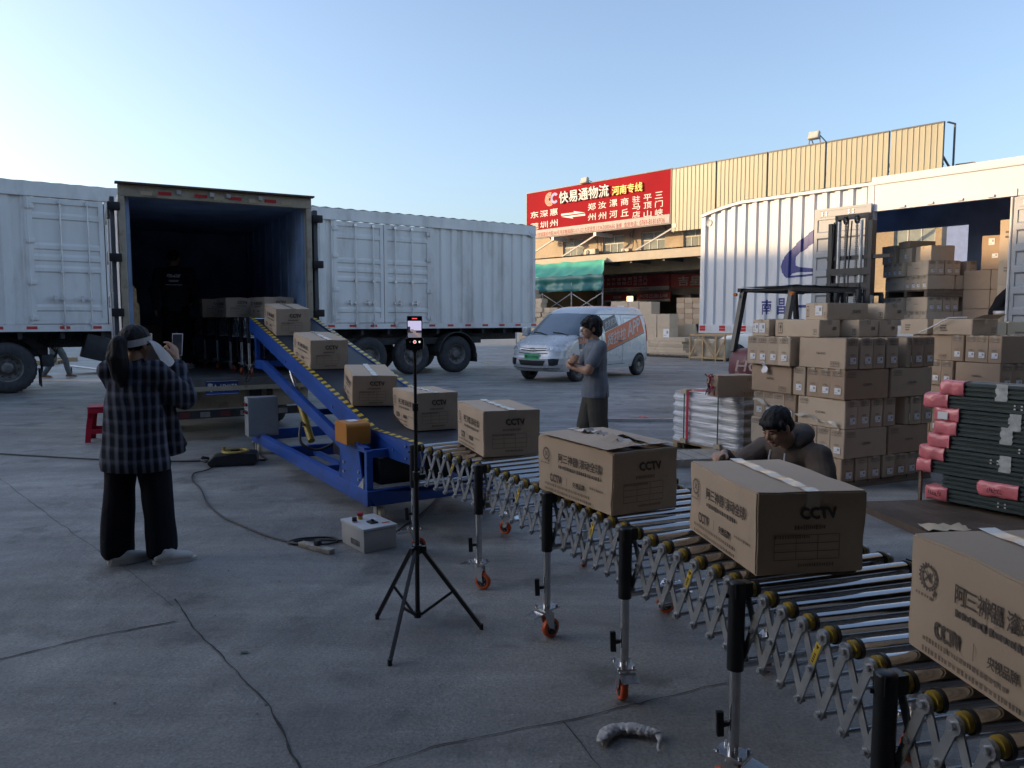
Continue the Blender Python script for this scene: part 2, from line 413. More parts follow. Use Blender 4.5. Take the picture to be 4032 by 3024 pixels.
b.box(AX0, AX1, 2.42, 2.5, AZ0, AZ1 - 0.05); b.box(AX0, AX0 + 0.05, 0.1, 2.42, AZ0, AZ1 - 0.05); b.box(AX1 - 0.05, AX1, 0.1, 2.42, AZ0, AZ1 - 0.05)
b.box(AX0, AX1, 0.06, 2.42, AZ0 + 0.02, AZ0 + 0.12)
for q in (dl0, dl1, dr0, dr1): b.box(q - 0.05, q + 0.03, -0.02, 0.06, AZ0 + 0.16, AZ1 - 0.3)
b.build('body', m_white, trA)
b = MB(); corr_top = []
n_ = 90
for i in range(n_ + 1):
    x = AX0 + (AX1 - AX0) * i / n_; zz = AZ1 + (0.025 if i % 2 else 0.0) * (1 if x > 4 else 0.4)
    corr_top.append([Vector((x, -0.01, zz)), Vector((x, 1.25, zz + 0.02)), Vector((x, 2.5, zz))])
b.grid(corr_top, smooth=False)
b.box(AX0, AX1, -0.035, 0.05, AZ1 - 0.3, AZ1 - 0.004); b.box(AX0, AX1, -0.05, -0.035, AZ1 - 0.31, AZ1 - 0.24)
b.build('roof', m_white, trA)
b = MB(); b.box(AX0, AX1, -0.04, 0.06, AZ0, AZ0 + 0.155)
ra = b.build('side_rail', m_white, trA)
x = AX0 + 0.4
while x < AX1 - 0.1:
    MB().box(x, x + 0.2, -0.046, -0.04, AZ0 + 0.055, AZ0 + 0.115).build('reflector', m_red, ra); x += 0.62
for a, e, hg in ((dl0, (dl0 + dl1) / 2 - 0.01, -1), ((dl0 + dl1) / 2 + 0.01, dl1, 1), (dr0, (dr0 + dr1) / 2 - 0.01, -1), ((dr0 + dr1) / 2 + 0.01, dr1, 1)):
    side_door(trA, a, e, AZ0 + 0.17, AZ1 - 0.33, hg, m_white)
# corner casting and marker lamp at the tail
q = MB(); q.cyl((AX1 - 0.14, -0.06, AZ1 - 0.24), (AX1 - 0.14, 0.0, AZ1 - 0.24), 0.12, n=20); q.cyl((AX1 - 0.14, -0.075, AZ1 - 0.24), (AX1 - 0.14, -0.06, AZ1 - 0.24), 0.07, n=16)
q.build('marker_lamp', m_silver, trA)
q = MB(); q.box(AX1, AX1 + 0.02, 0.1, 0.16, 1.75, 2.1, 1); q.box(AX1 - 0.02, AX1 + 0.05, 0.3, 2.2, 1.25, 1.4, 0)
q.build('tail_bumper', [m_darkgrey, m_red], trA)
q = MB()
for yy in (0.72, 1.78): q.box(AX0 + 0.1, AX1 - 0.3, yy - 0.08, yy + 0.08, 0.95, AZ0)
for k in range(20): q.box(AX0 + 0.5 + k * 0.8, AX0 + 0.58 + k * 0.8, 0.08, 2.42, 1.16, AZ0)
q.box(5.6, 12.3, 0.3, 2.2, 0.86, 1.05)
for xx in (sA(1462, 1450)[0] + .5, sA(1628, 1450)[0] + .5, sA(1800, 1450)[0] + .5): pass
q.build('chassis', m_chassis, trA)
for u in (1458, 1628, 1800):
    xw = sA(u, 1400)[0]
    wheel('wheel', trA, (xw, 0.02, 0.545), (0, -1, 0), 0.545, 0.3, 0.29, 10, 0.09)
    wheel('wheel', trA, (xw, 2.2, 0.545), (0, -1, 0), 0.545, 0.3, 0.29, 10, 0.09)
    q = MB(); q.cyl((xw, 0.3, 0.545), (xw, 2.2, 0.545), 0.11, n=12); q.beam((xw - 0.55, 0.6, 0.75), (xw + 0.55, 0.6, 0.75), 0.1, 0.09)
    q.build('axle', m_chassis, trA)
xw = sA(1800, 1400)[0]; q = MB(); rows = []
for k in range(17):
    a = R(-12 + k * 11.6); rr = 0.66
    px_, pz_ = xw + rr * math.cos(a), 0.56 + rr * math.sin(a)
    rows.append([Vector((px_, -0.06, pz_)), Vector((px_, 0.6, pz_)), Vector((px_ - 0.03 * math.cos(a), 0.6, pz_ - 0.03 * math.sin(a))), Vector((px_ - 0.03 * math.cos(a), -0.06, pz_ - 0.03 * math.sin(a)))])
q.grid(rows, closed=True, smooth=False); q.box(xw + 0.66, xw + 0.68, -0.06, 0.6, 0.3, 0.56)
q.build('mudguard', m_chassis, trA)
# landing gear, tool box, air lines, mud flap of the tractor
lx = 2.35
q = MB()
for yy in (0.35, 1.9):
    q.beam((lx, yy, 0.3), (lx, yy, 1.3), 0.2, 0.2); q.beam((lx, yy, 0.05), (lx, yy, 0.5), 0.13, 0.13); q.box(lx - 0.2, lx + 0.2, yy - 0.18, yy + 0.18, 0.0, 0.05)
    q.beam((lx + 0.1, yy, 0.55), (lx + 0.8, yy, 1.25), 0.06, 0.06)
q.beam((lx, 0.35, 0.75), (lx, 1.9, 0.75), 0.08, 0.08); q.box(lx - 0.45, lx + 1.9, 0.2, 0.5, 0.9, 1.3)
q.build('landing_gear', m_black, trA)
q = MB(); q.box(-0.3, 0.3, -0.2, 0.2, -0.28, 0.28)
o = q.build('tool_box', m_black, trA, bevel=0.03, loc=(1.75, 0.3, 0.93)); o.rotation_euler = (0, R(16), 0)
q = MB(); pts = []
for k in range(150):
    t_ = k / 149; a = t_ * 2 * math.pi * 14
    pts.append((0.68 + t_ * 0.75 + 0.02 * math.cos(a), 0.5 + 0.07 * math.sin(a), 1.2 - 0.1 * math.sin(t_ * math.pi) - t_ * 0.02 + 0.06 * math.cos(a)))
q.tube(pts, 0.011, 5); pts = []
for k in range(150):
    t_ = k / 149; a = t_ * 2 * math.pi * 13
    pts.append((0.6 + 0.35 * math.sin(t_ * 2.6) + 0.02 * math.cos(a), 0.55 + 0.08 * math.sin(a), 1.15 - t_ * 0.5 + 0.05 * math.cos(a)))
q.tube(pts, 0.011, 5)
q.build('air_line', m_black, trA)
# tractor unit in front of it
trac = thing('tractor_unit', 'dark tractor unit coupled under the front of the long white semi-trailer', 'tractor unit', A0, A_RZ)
wheel('wheel', trac, (-0.02, 0.0, 0.545), (0, -1, 0), 0.545, 0.3, 0.29, 10, 0.12); wheel('wheel', trac, (-0.02, 2.2, 0.545), (0, -1, 0), 0.545, 0.3, 0.29, 10, 0.09)
wheel('wheel', trac, (-1.35, 0.0, 0.545), (0, -1, 0), 0.545, 0.3, 0.29, 10, 0.12); wheel('wheel', trac, (-4.6, 0.0, 0.545), (0, -1, 0), 0.545, 0.3, 0.29, 10, 0.05)
q = MB(); rows = []
for k in range(12):
    a = R(-14 + k * 9); rr = 0.63
    rows.append([Vector((rr * math.cos(a), -0.03, 0.56 + rr * math.sin(a))), Vector((rr * math.cos(a), 0.62, 0.56 + rr * math.sin(a)))])
q.grid(rows); q.box(0.58, 0.6, 0.0, 0.6, 0.12, 0.5); q.box(0.62, 0.85, 0.1, 0.6, 0.55, 0.8)
q.build('mudguard', m_chassis, trac)
q = MB(); q.box(-5.4, 0.8, 0.75, 0.95, 0.75, 1.0); q.box(-5.4, 0.8, 1.5, 1.7, 0.75, 1.0); q.box(-0.6, 0.5, 0.6, 1.9, 1.0, 1.2); q.cyl((-0.02, 0.1, 0.545), (-0.02, 2.3, 0.545), 0.12)
q.build('chassis', m_chassis, trac)
q = MB(); q.prism([(-5.6, 0.6), (-5.6, 2.0), (-5.35, 3.3), (-3.4, 3.5), (-3.4, 0.9), (-4.0, 0.6)], (0, 0.02, 0), X, Z, -2.4)
cb = q.build('cab', M('blue cab paint', (0.04, 0.09, 0.3), 0.3, var=0.05), trac, bevel=0.06)
q = MB(); q.prism([(-5.35, 1.95), (-5.15, 2.8), (-4.4, 2.8), (-4.4, 1.9)], (0, 0.012, 0), X, Z, 0.01)
q.build('side_window', m_glass, cb)

# ---------------------------------------------------------------- open box truck being loaded
T0 = Vector((-4.768, 9.52, 0)); T_RZ = math.atan2(0.489, 0.872); TW = 2.29; TL = 4.2; TF = 0.82; TT = 3.2
T_D = Vector((0.872, 0.489)); T_N = Vector((T_D.y, -T_D.x))
def tT(u, v):
    P = on_plane(u, v, T0, T_N); return (P.to_2d() - T0.to_2d()).dot(T_D), P.z
def tw(x, y, z=0.0):
    return T0 + Vector((0.872 * x - 0.489 * y, 0.489 * x + 0.872 * y, z))
trk = thing('box_truck', 'white box truck with both rear doors folded open and a dark cargo hold', 'truck', T0, T_RZ)
q = MB()
q.box(0.0, 0.05, 0.06, TL, TF - 0.1, TT - 0.02); q.box(TW - 0.05, TW, 0.06, TL, TF - 0.1, TT - 0.02); q.box(0.05, TW - 0.05, TL - 0.05, TL, TF, TT - 0.02)
q.box(0.0, TW, 0.06, TL, TT - 0.02, TT + 0.02)
q.build('cargo_body', m_white, trk)
q = MB()
q.box(0.053, 0.09, 0.07, TL - 0.06, TF + 0.03, TT - 0.1); q.box(TW - 0.09, TW - 0.053, 0.07, TL - 0.06, TF + 0.03, TT - 0.1)
q.box(0.09, TW - 0.09, TL - 0.1, TL - 0.055, TF + 0.03, TT - 0.1); q.box(0.06, TW - 0.06, 0.07, TL - 0.06, TT - 0.09, TT - 0.03)
for k in range(8):
    yy = 0.3 + k * 0.5; q.box(0.09, 0.11, yy, yy + 0.09, TF + 0.03, TT - 0.1); q.box(TW - 0.11, TW - 0.09, yy, yy + 0.09, TF + 0.03, TT - 0.1)
q.build('inner_lining', m_inside, trk)
q = MB(); q.box(0.02, TW - 0.02, -0.02, TL - 0.06, TF - 0.1, TF)
q.build('cargo_floor', M('worn truck floor', (0.13, 0.125, 0.12), 0.6, var=0.3, scale=4, dirt=(0.05, 0.05, 0.05), dscale=2), trk)
q = MB(); q.box(-0.03, 0.04, -0.03, 0.06, TF - 0.15, TT); q.box(TW - 0.04, TW + 0.03, -0.03, 0.06, TF - 0.15, TT)
q.box(-0.03, TW + 0.03, -0.035, 0.06, TT - 0.11, TT + 0.03)
rf = q.build('rear_frame', m_cream, trk, bevel=0.01)
q = MB(); q.box(-0.06, TW + 0.06, -0.1, 0.02, TT + 0.032, TT + 0.055)
q.build('roof_gutter', M('rusty gutter', (0.12, 0.085, 0.065), 0.7, var=0.4), rf, bevel=0.006)
for xx in (0.42, 0.84, 1.26, 1.7): MB().box(xx, xx + 0.15, -0.043, -0.035, TT - 0.07, TT - 0.03).build('marker_lamp', m_red, rf)
for xx in (0.22, 1.07, 1.5, 1.92): MB().box(xx, xx + 0.13, -0.043, -0.035, TT - 0.085, TT - 0.04).build('marker_lamp', M('cream lamp lens', (0.5, 0.42, 0.28), 0.3), rf)
for xx in (0.63, 1.02, 1.22, 1.62): MB().box(xx, xx + 0.05, -0.07, -0.035, TT - 0.05, TT + 0.0).build('lamp_bracket', m_steel, rf)
# doors folded right back along the sides
for sx, nm in ((-1, 'rear_door'), (1, 'rear_door')):
    xx = -0.12 if sx < 0 else TW + 0.07
    d = MB(); d.box(xx, xx + 0.05, 0.02, 1.14, TF - 0.12, TT - 0.12, 0)
    for c in (0.18, 0.42, 0.66, 0.88):
        zc = TF + (TT - TF) * c; d.box(xx - 0.025 if sx < 0 else xx + 0.05, xx if sx < 0 else xx + 0.075, 0.1, 1.05, zc - 0.07, zc + 0.07, 0)
    do = d.build(nm, M('dark door lining', (0.1, 0.11, 0.12), 0.5, var=0.25, scale=3), trk)
    if sx < 0:
        g = MB(); g.cyl((xx - 0.02, -0.02, TF + 1.3), (xx - 0.02, -0.02, TT - 0.4), 0.02); g.cyl((xx - 0.02, -0.02, TF + 0.2), (xx - 0.02, -0.02, TF + 1.1), 0.02)
        g.build('lock_rod', m_steel, do)
    g = MB()
    for c in (0.08, 0.36, 0.64, 0.9): g.box(xx - 0.03, xx + 0.11, -0.05, 0.03, TF + (TT - TF) * c - 0.05, TF + (TT - TF) * c + 0.05)
    g.build('hinge', m_black, do, bevel=0.01)
q = MB(); q.box(0.0, TW, -0.03, 0.05, TF - 0.16, TF - 0.1); q.box(0.35, 1.72, 0.25, 0.3, 0.4, TF - 0.16); q.box(1.78, 2.25, 0.1, 0.15, 0.42, TF - 0.17)
q.build('rear_skirt', m_cream, trk)
q = MB(); q.box(0.05, TW - 0.05, 0.05, 0.13, 0.3, 0.4, 0)
for k in range(9): q.box(0.08 + k * 0.25, 0.2 + k * 0.25, 0.044, 0.05, 0.315, 0.385, 1 + k % 2)
q.build('underrun_bar', [m_chassis, M('dirty red marker', (0.13, 0.025, 0.025), 0.6, var=0.3), M('dirty white marker', (0.2, 0.19, 0.18), 0.6, var=0.3)], trk)
x0_, z1_ = tT(808, 1497); x1_, z0_ = tT(940, 1550)
q = MB(); q.box(x0_, x1_, -0.02, -0.01, z0_ - 0.0, z1_ - 0.01, 0); zc = (z0_ + z1_) / 2; hh = (z1_ - z0_)
text(q, '粤A·1DKF8', (x0_ + (x1_ - x0_) / 2, -0.023, zc), X, Z, (x1_ - x0_) * 0.9, hh * 0.58, 1, 0.02)
for a in ((x0_ + .008, x1_ - .008, z1_ - 0.02, z1_ - 0.016), (x0_ + .008, x1_ - .008, z0_ + 0.008, z0_ + 0.012)): q.box(a[0], a[1], -0.023, -0.02, a[2], a[3], 1)
q.build('licence_plate', [M('blue plate', (0.03, 0.08, 0.36), 0.4), M('plate white', (0.7, 0.72, 0.75), 0.5)], trk)
for yy in (1.55,):
    for xx, s_ in ((0.1, -1), (TW - 0.1, 1)):
        wheel('wheel', trk, (xx, yy, 0.4), (s_, 0, 0), 0.4, 0.42, 0.21, 6, 0.09)
wheel('wheel', trk, (0.12, 4.9, 0.4), (-1, 0, 0), 0.4, 0.22, 0.21, 6, 0.03); wheel('wheel', trk, (TW - 0.12, 4.9, 0.4), (1, 0, 0), 0.4, 0.22, 0.21, 6, 0.03)
q = MB(); q.box(0.65, 0.8, 0.2, 5.6, 0.5, 0.72); q.box(TW - 0.8, TW - 0.65, 0.2, 5.6, 0.5, 0.72); q.cyl((0.2, 1.55, 0.4), (TW - 0.2, 1.55, 0.4), 0.1)
q.build('chassis', m_chassis, trk)
q = MB(); q.prism([(4.3, 0.5), (4.3, 2.3), (5.5, 2.25), (5.85, 1.4), (5.9, 0.5)], (0.15, 0, 0), Y, Z, 2.03)
q.build('cab', m_white2, trk, bevel=0.07)

# ---------------------------------------------------------------- blue-white semi-trailer on the right
B_RZ = math.atan2(-0.79, 0.613); B0 = Vector((4.44, 18.26, 0)); B_D = Vector((0.613, -0.79)); B_N = Vector((-0.79, -0.613))
def xB(u, v, off=0.0):
    p = B0.to_2d() + B_N * off
    P = on_plane(u, v, p, B_N); return (P.to_2d() - p).dot(B_D), P.z
trB = thing('semi_trailer', 'blue-white corrugated semi-trailer with an open side bay and a big navy emblem', 'semi-trailer', B0, B_RZ)
BL = 13.2; BZ0, BZ1 = 1.27, 4.27
bo0 = xB(3440, 900)[0]; bo1 = xB(4000, 900)[0]
def btop(x): return BZ1 - 0.06 - (0.2 * max(0, 1 - x / 1.15) ** 1.4)
b = MB()
corr(b, 0.12, bo0 - 0.12, 0, BZ0 + 0.2, BZ1, 0.275, 0.045, 0, ztop=lambda x: btop(x) - 0.02)
corr(b, bo1 + 1.3, BL - 0.1, 0, BZ0 + 0.2, BZ1 - 0.08, 0.275, 0.045, 0)
b.box(0, 0.12, -0.015, 0.1, BZ0 + 0.05, btop(0) - 0.03); b.box(BL - 0.1, BL, -0.015, 0.1, BZ0, BZ1 - 0.08)
b.box(bo0 - 0.12, bo0, -0.03, 0.12, BZ0 + 0.2, BZ1 - 0.08); b.box(bo1, bo1 + 1.3, 0.0, 0.05, BZ0 + 0.2, BZ1 - 0.08)
# head panel over the bay
hz = xB(3600, 800)[1]
b.box(bo0, bo1 + 1.3, -0.02, 0.06, BZ1 - 0.62, BZ1 - 0.08)
b.box(bo0 - 0.05, bo1 + 1.3, -0.05, -0.02, BZ1 - 0.1, BZ1 + 0.02); b.box(bo0, bo1, -0.035, -0.02, BZ1 - 0.62, BZ1 - 0.5)
for a in range(4):
    xx = bo0 + 0.55 + a * 0.5; b.box(xx - 0.05, xx + 0.05, -0.06, -0.035, BZ1 - 0.6, BZ1 - 0.56)
# floor, ends, far side with its own open bay, inside faces
b.box(0.1, BL - 0.1, 0.06, 2.44, BZ0 + 0.02, BZ0 + 0.14)
fo0, fo1 = bo0 - 2.2, bo0 + 0.72
b.box(0, fo0, 2.45, 2.5, BZ0 + 0.14, BZ1 - 0.25); b.box(fo1, BL, 2.45, 2.5, BZ0 + 0.14, BZ1 - 0.25); b.box(fo0, fo1, 2.45, 2.5, BZ1 - 0.75, BZ1 - 0.25)
b.box(0, 0.06, 0.1, 2.45, BZ0 + 0.14, BZ1 - 0.3); b.box(BL - 0.06, BL, 0.1, 2.45, BZ0 + 0.14, BZ1 - 0.2)
b.build('body', m_white2, trB)
b = MB(); rows = []
for i in range(61):
    x = BL * i / 60; z = btop(x) + (0.0 if i % 2 else 0.02); rows.append([Vector((x, -0.03, z)), Vector((x, 1.25, z + 0.03)), Vector((x, 2.52, z))])
b.grid(rows, smooth=False)
for i in range(60):
    xa, xb_ = BL * i / 60, BL * (i + 1) / 60; b.beam((xa, -0.02, btop(xa) - 0.03), (xb_, -0.02, btop(xb_) - 0.03), 0.05, 0.06)
b.build('roof', m_white2, trB)
b = MB()
b.box(0.065, bo0 - 0.12, 0.05, 0.07, BZ0 + 0.2, BZ1 - 0.3); b.box(0.07, fo0 - 0.01, 2.42, 2.445, BZ0 + 0.2, BZ1 - 0.3); b.box(fo1 + 0.01, BL - 0.07, 2.42, 2.445, BZ0 + 0.2, BZ1 - 0.3)
b.box(fo0 - 0.01, fo1 + 0.01, 2.42, 2.445, BZ1 - 0.75, BZ1 - 0.3); b.box(0.07, BL - 0.07, 0.1, 2.42, BZ1 - 0.3, BZ1 - 0.26); b.box(0.07, BL - 0.07, 0.1, 2.42, BZ0 + 0.142, BZ0 + 0.15)
b.box(bo1 + 0.02, bo1 + 1.28, 0.052, 0.07, BZ0 + 0.2, BZ1 - 0.3)
b.build('inner_lining', m_inside, trB)
b = MB(); b.box(0.0, BL, -0.03, 0.08, BZ0, BZ0 + 0.2)
rl = b.build('side_rail', m_white2, trB)
x = 0.03
while x < BL - 0.2:
    b = MB()
    for k in (0, 1):
        b.box(x, x + 0.16, -0.036, -0.03, BZ0 + 0.05 + k * 0.065, BZ0 + 0.107 + k * 0.065, 0); b.box(x + 0.17, x + 0.33, -0.036, -0.03, BZ0 + 0.05 + k * 0.065, BZ0 + 0.107 + k * 0.065, 1)
    x += 0.56; b.build('reflector', [m_red, m_silver], rl)
# the navy emblem and the lettering, laid over the ribs
def pB(cx, cy): return xB(2650 + cx / 2.602, 780 + cy / 2.602)
out = [(1500, 285), (1370, 372), (1290, 440), (1215, 512), (1150, 592), (1112, 637), (1092, 700), (1106, 766), (1160, 818), (1300, 808), (1500, 788), (1500, 770), (1390, 777), (1260, 790), (1190, 795), (1215, 770), (1300, 758), (1395, 757), (1500, 755), (1500, 722), (1395, 716), (1300, 708), (1258, 690), (1240, 655), (1252, 610), (1300, 560), (1400, 485), (1500, 430)]
pts = [pB(*p) for p in out]
conform(pts, [tuple(range(len(pts)))], 0, 0, 0.275, 0.045, 0, 'emblem', m_navy, trB)
for ch, x0, x1, z0, z1 in (('南', 905, 1000, 1040, 1195), ('昌', 1058, 1155, 1022, 1195), ('←', 1185, 1400, 1072, 1145)):
    a = pB(x0, z1); c = pB(x1, z0); w_, h_ = c[0] - a[0], c[1] - a[1]
    if ch == '←':
        vs = [(-.5, 0), (-.3, .5), (-.3, .2), (.5, .2), (.5, -.2), (-.3, -.2), (-.3, -.5)]; fs = [(0, 6, 5, 4, 3, 2, 1)[::-1]]
    else: vs, fs = glyphs(ch, 0.02)
    conform([((a[0] + c[0]) / 2 + p[0] * w_, (a[1] + c[1]) / 2 + p[1] * h_) for p in vs], fs, 0, 0, 0.275, 0.045, 0, 'lettering', m_navy, trB)
# left bay door folded flat against the side, right bay door standing out
dx1 = xB(3425, 1000, 0.1)[0]; dx0 = xB(3205, 1000, 0.1)[0]
def bay_door(parent, T, w, h, name='bay_door'):
    d = MB(); y = 0
    d.box(0, 0.07, -0.03, 0.03, 0, h); d.box(w - 0.07, w, -0.03, 0.03, 0, h); d.box(0.07, w - 0.07, -0.03, 0.03, h - 0.22, h); d.box(0.07, w - 0.07, -0.03, 0.03, 0, 0.1)
    pts = [(0.1, -0.015)]
    for c in (0.14, 0.3, 0.46, 0.62, 0.78):
        zc = h * c; pts += [(zc - 0.09, -0.012), (zc - 0.06, -0.05), (zc + 0.04, -0.05), (zc + 0.07, -0.012)]
    pts.append((h - 0.22, -0.012))
    d.grid([[Vector((0.07, b_, a)), Vector((w - 0.07, b_, a))] for a, b_ in pts], smooth=False)
    d.box(0.1, w - 0.1, -0.038, -0.03, h - 0.17, h - 0.16); d.box(0.1, w - 0.1, -0.038, -0.03, h - 0.05, h - 0.04)
    o = d.build(name, M('grey bay door', (0.3, 0.32, 0.345), 0.4, var=0.1, scale=3, dirt=(0.25, 0.25, 0.24), dscale=3), parent)
    o.matrix_local = T
    r = MB()
    for xx in (0.12, 0.18, 0.5, 0.56):
        for zz in (h - 0.13, h - 0.08): r.cyl((xx * w / 0.8, -0.045, zz), (xx * w / 0.8, -0.03, zz), 0.014, n=8)
    r.build('rivets', m_steel, o)
    return o
dz0, dz1 = BZ0 + 0.15, xB(3300, 800, 0.1)[1]
bay_door(trB, Matrix.Translation((dx0, -0.09, dz0)), dx1 - dx0, xB(3310, 815, 0.1)[1] - dz0)
ex = bo1 + 0.05
bay_door(trB, Matrix.Translation((ex - 0.05, -0.06, dz0)) @ Matrix.Rotation(R(-20), 4, 'Z'), 1.25, BZ1 - 0.65 - dz0)
b = MB(); b.cyl((ex - 0.1, -0.06, dz0), (ex - 0.1, -0.06, BZ1 - 0.64), 0.025)
b.build('door_post', m_white, trB)
b = MB(); b.box(2.4, BL - 0.3, 0.7, 0.86, 0.95, BZ0); b.box(2.4, BL - 0.3, 1.6, 1.76, 0.95, BZ0)
b.build('chassis', m_chassis, trB)
for xx in (9.2, 10.5, 11.8):
    wheel('wheel', trB, (xx, 0.05, 0.54), (0, -1, 0), 0.54, 0.3, 0.29, 10, 0.09)
    wheel('wheel', trB, (xx, 2.2, 0.54), (0, -1, 0), 0.54, 0.3, 0.29, 10, 0.09)
b = MB()
for yy in (0.5, 1.9): b.beam((6.9, yy, 0), (6.9, yy, 1.27), 0.18, 0.18); b.box(6.7, 7.1, yy - 0.17, yy + 0.17, 0, 0.05)
b.build('landing_gear', m_black, trB)
b = MB(); b.lathe([(0.0, -0.03), (0.06, -0.025), (0.085, 0.0)], (0.22, -0.02, btop(0.2) - 0.24), (0, -1, 0), 16)
b.build('marker_lamp', m_silver, trB)
# ---------------------------------------------------------------- the warehouse across the yard
F0 = Vector((7.572, 37.304, 0)); F_RZ = math.atan2(-0.741, 0.672); F_D = Vector((0.672, -0.741)); F_N = Vector((-0.741, -0.672))
def xF(u, v, off=0.0):
    """pixel -> (x along the front, height) on a plane 'off' metres in front of the sign plane"""
    p = F0.to_2d() + F_N * off; P = on_plane(u, v, p, F_N)
    return (P.to_2d() - p).dot(F_D), P.z
def tile_mat(name, c1, c2, sx):
    m = bpy.data.materials.new(name); m.use_nodes = True; N, L = m.node_tree.nodes, m.node_tree.links; b = N['Principled BSDF']
    tc = N.new('ShaderNodeTexCoord'); sp = N.new('ShaderNodeSeparateXYZ'); cb = N.new('ShaderNodeCombineXYZ')
    L.new(tc.outputs['Object'], sp.inputs[0]); L.new(sp.outputs[0], cb.inputs[0]); L.new(sp.outputs[2], cb.inputs[1])
    br = N.new('ShaderNodeTexBrick'); br.inputs['Scale'].default_value = sx; br.inputs['Color1'].default_value = (*c1, 1); br.inputs['Color2'].default_value = (*c2, 1)
    br.inputs['Mortar'].default_value = (0.33, 0.27, 0.18, 1); br.inputs['Mortar Size'].default_value = 0.02; br.inputs['Bias'].default_value = -0.2
    L.new(cb.outputs[0], br.inputs['Vector'])
    nz = N.new('ShaderNodeTexNoise'); nz.inputs['Scale'].default_value = 0.8; nz.inputs['Detail'].default_value = 7; L.new(tc.outputs['Object'], nz.inputs['Vector'])
    rp = N.new('ShaderNodeValToRGB'); rp.color_ramp.elements[0].position = 0.35; rp.color_ramp.elements[1].position = 0.65
    rp.color_ramp.elements[0].color = (0.78, 0.76, 0.74, 1); rp.color_ramp.elements[1].color = (1.05, 1.05, 1.05, 1); L.new(nz.outputs[0], rp.inputs[0])
    mx = N.new('ShaderNodeMix'); mx.data_type = 'RGBA'; mx.blend_type = 'MULTIPLY'; mx.inputs[0].default_value = 1
    L.new(br.outputs[0], mx.inputs[6]); L.new(rp.outputs[0], mx.inputs[7]); L.new(mx.outputs[2], b.inputs['Base Color']); b.inputs['Roughness'].default_value = 0.6
    return m
m_tile = tile_mat('buff wall tiles', (0.36, 0.27, 0.165), (0.3, 0.215, 0.125), 5.0)
m_plaster = M('grimy plaster', (0.26, 0.23, 0.2), 0.85, var=0.2, scale=2)
m_fascia = M('cream canopy fascia', (0.38, 0.33, 0.25), 0.6, var=0.12, scale=2, dirt=(0.35, 0.28, 0.2), dscale=1.5)
m_ysheet = M('pale yellow cladding', (0.37, 0.335, 0.225), 0.45, var=0.08, scale=1.2, stretch=(1, 1, 0.3), dirt=(0.34, 0.3, 0.2), dscale=0.8, dlo=0.5, dhi=0.85)
m_signred = M('red sign vinyl', (0.3, 0.014, 0.02), 0.85, spec=0.08, var=0.12, scale=0.5)
m_dred = M('red shop sign', (0.3, 0.025, 0.035), 0.5, var=0.15)
m_vwhite = M('white lettering', (0.52, 0.52, 0.5), 0.5, var=0.04)
m_vyel = M('yellow lettering', (0.8, 0.5, 0.03), 0.45, var=0.05)
m_vred = M('red lettering', (0.3, 0.02, 0.02), 0.5)
bld = thing('warehouse', 'long tiled logistics warehouse with upstairs windows and a deep dark loading bay across the yard', 'warehouse', F0, F_RZ)
WX0, WX1 = -11.2, 11.6; CZ0, CZ1 = 4.48, 4.9; WY = 1.3; CX1 = 6.6
wins = []
for u0, v0, u1, v1 in ((2217, 949, 2296, 1026), (2374, 930, 2457, 1013), (2524, 913, 2619, 1001), (2690, 898, 2780, 988)):
    a = xF(u0, v1, -WY); c = xF(u1, v0, -WY); wins.append([a[0], c[0], 4.8, 6.02])
wa = xF(3520, 920, -WY)[0]; wb = xF(3682, 920, -WY)[0]
wins.append([wa, wb, 4.3, 6.1])
q = (wins[3][0], wins[3][1])
for k in (4.6, 7.0): wins.append([k, k + 1.35, 4.8, 6.02])
wins.sort()
b = MB(); zb, zt = 4.0, 6.9
xs = [WX0] + [e for w in wins for e in (w[0], w[1])] + [WX1]
for i in range(0, len(xs), 2): b.box(xs[i], xs[i + 1], WY, WY + 0.25, zb, zt)
b.box(CX1, WX1, WY, WY + 0.25, 0, zb)
for w in wins:
    b.box(w[0], w[1], WY, WY + 0.25, zb, w[2]); b.box(w[0], w[1], WY, WY + 0.25, w[3], zt)
b.box(WX0, WX0 + 0.25, WY + 0.25, 16, 0, zt); b.box(WX1 - 0.25, WX1, WY + 0.25, 16, 0, zt); b.box(WX0, WX1, 15.8, 16, 0, zt)
wo = b.build('upper_wall', m_tile, bld)
b = MB(); b.box(WX0, WX1, 1.3, 16, zt, zt + 0.2); b.build('roof', m_plaster, bld)
m_wf = M('white window frame', (0.6, 0.58, 0.54), 0.5)
m_curt = M('pale curtain', (0.42, 0.47, 0.46), 0.8, var=0.2, scale=3, stretch=(8, 1, 1))
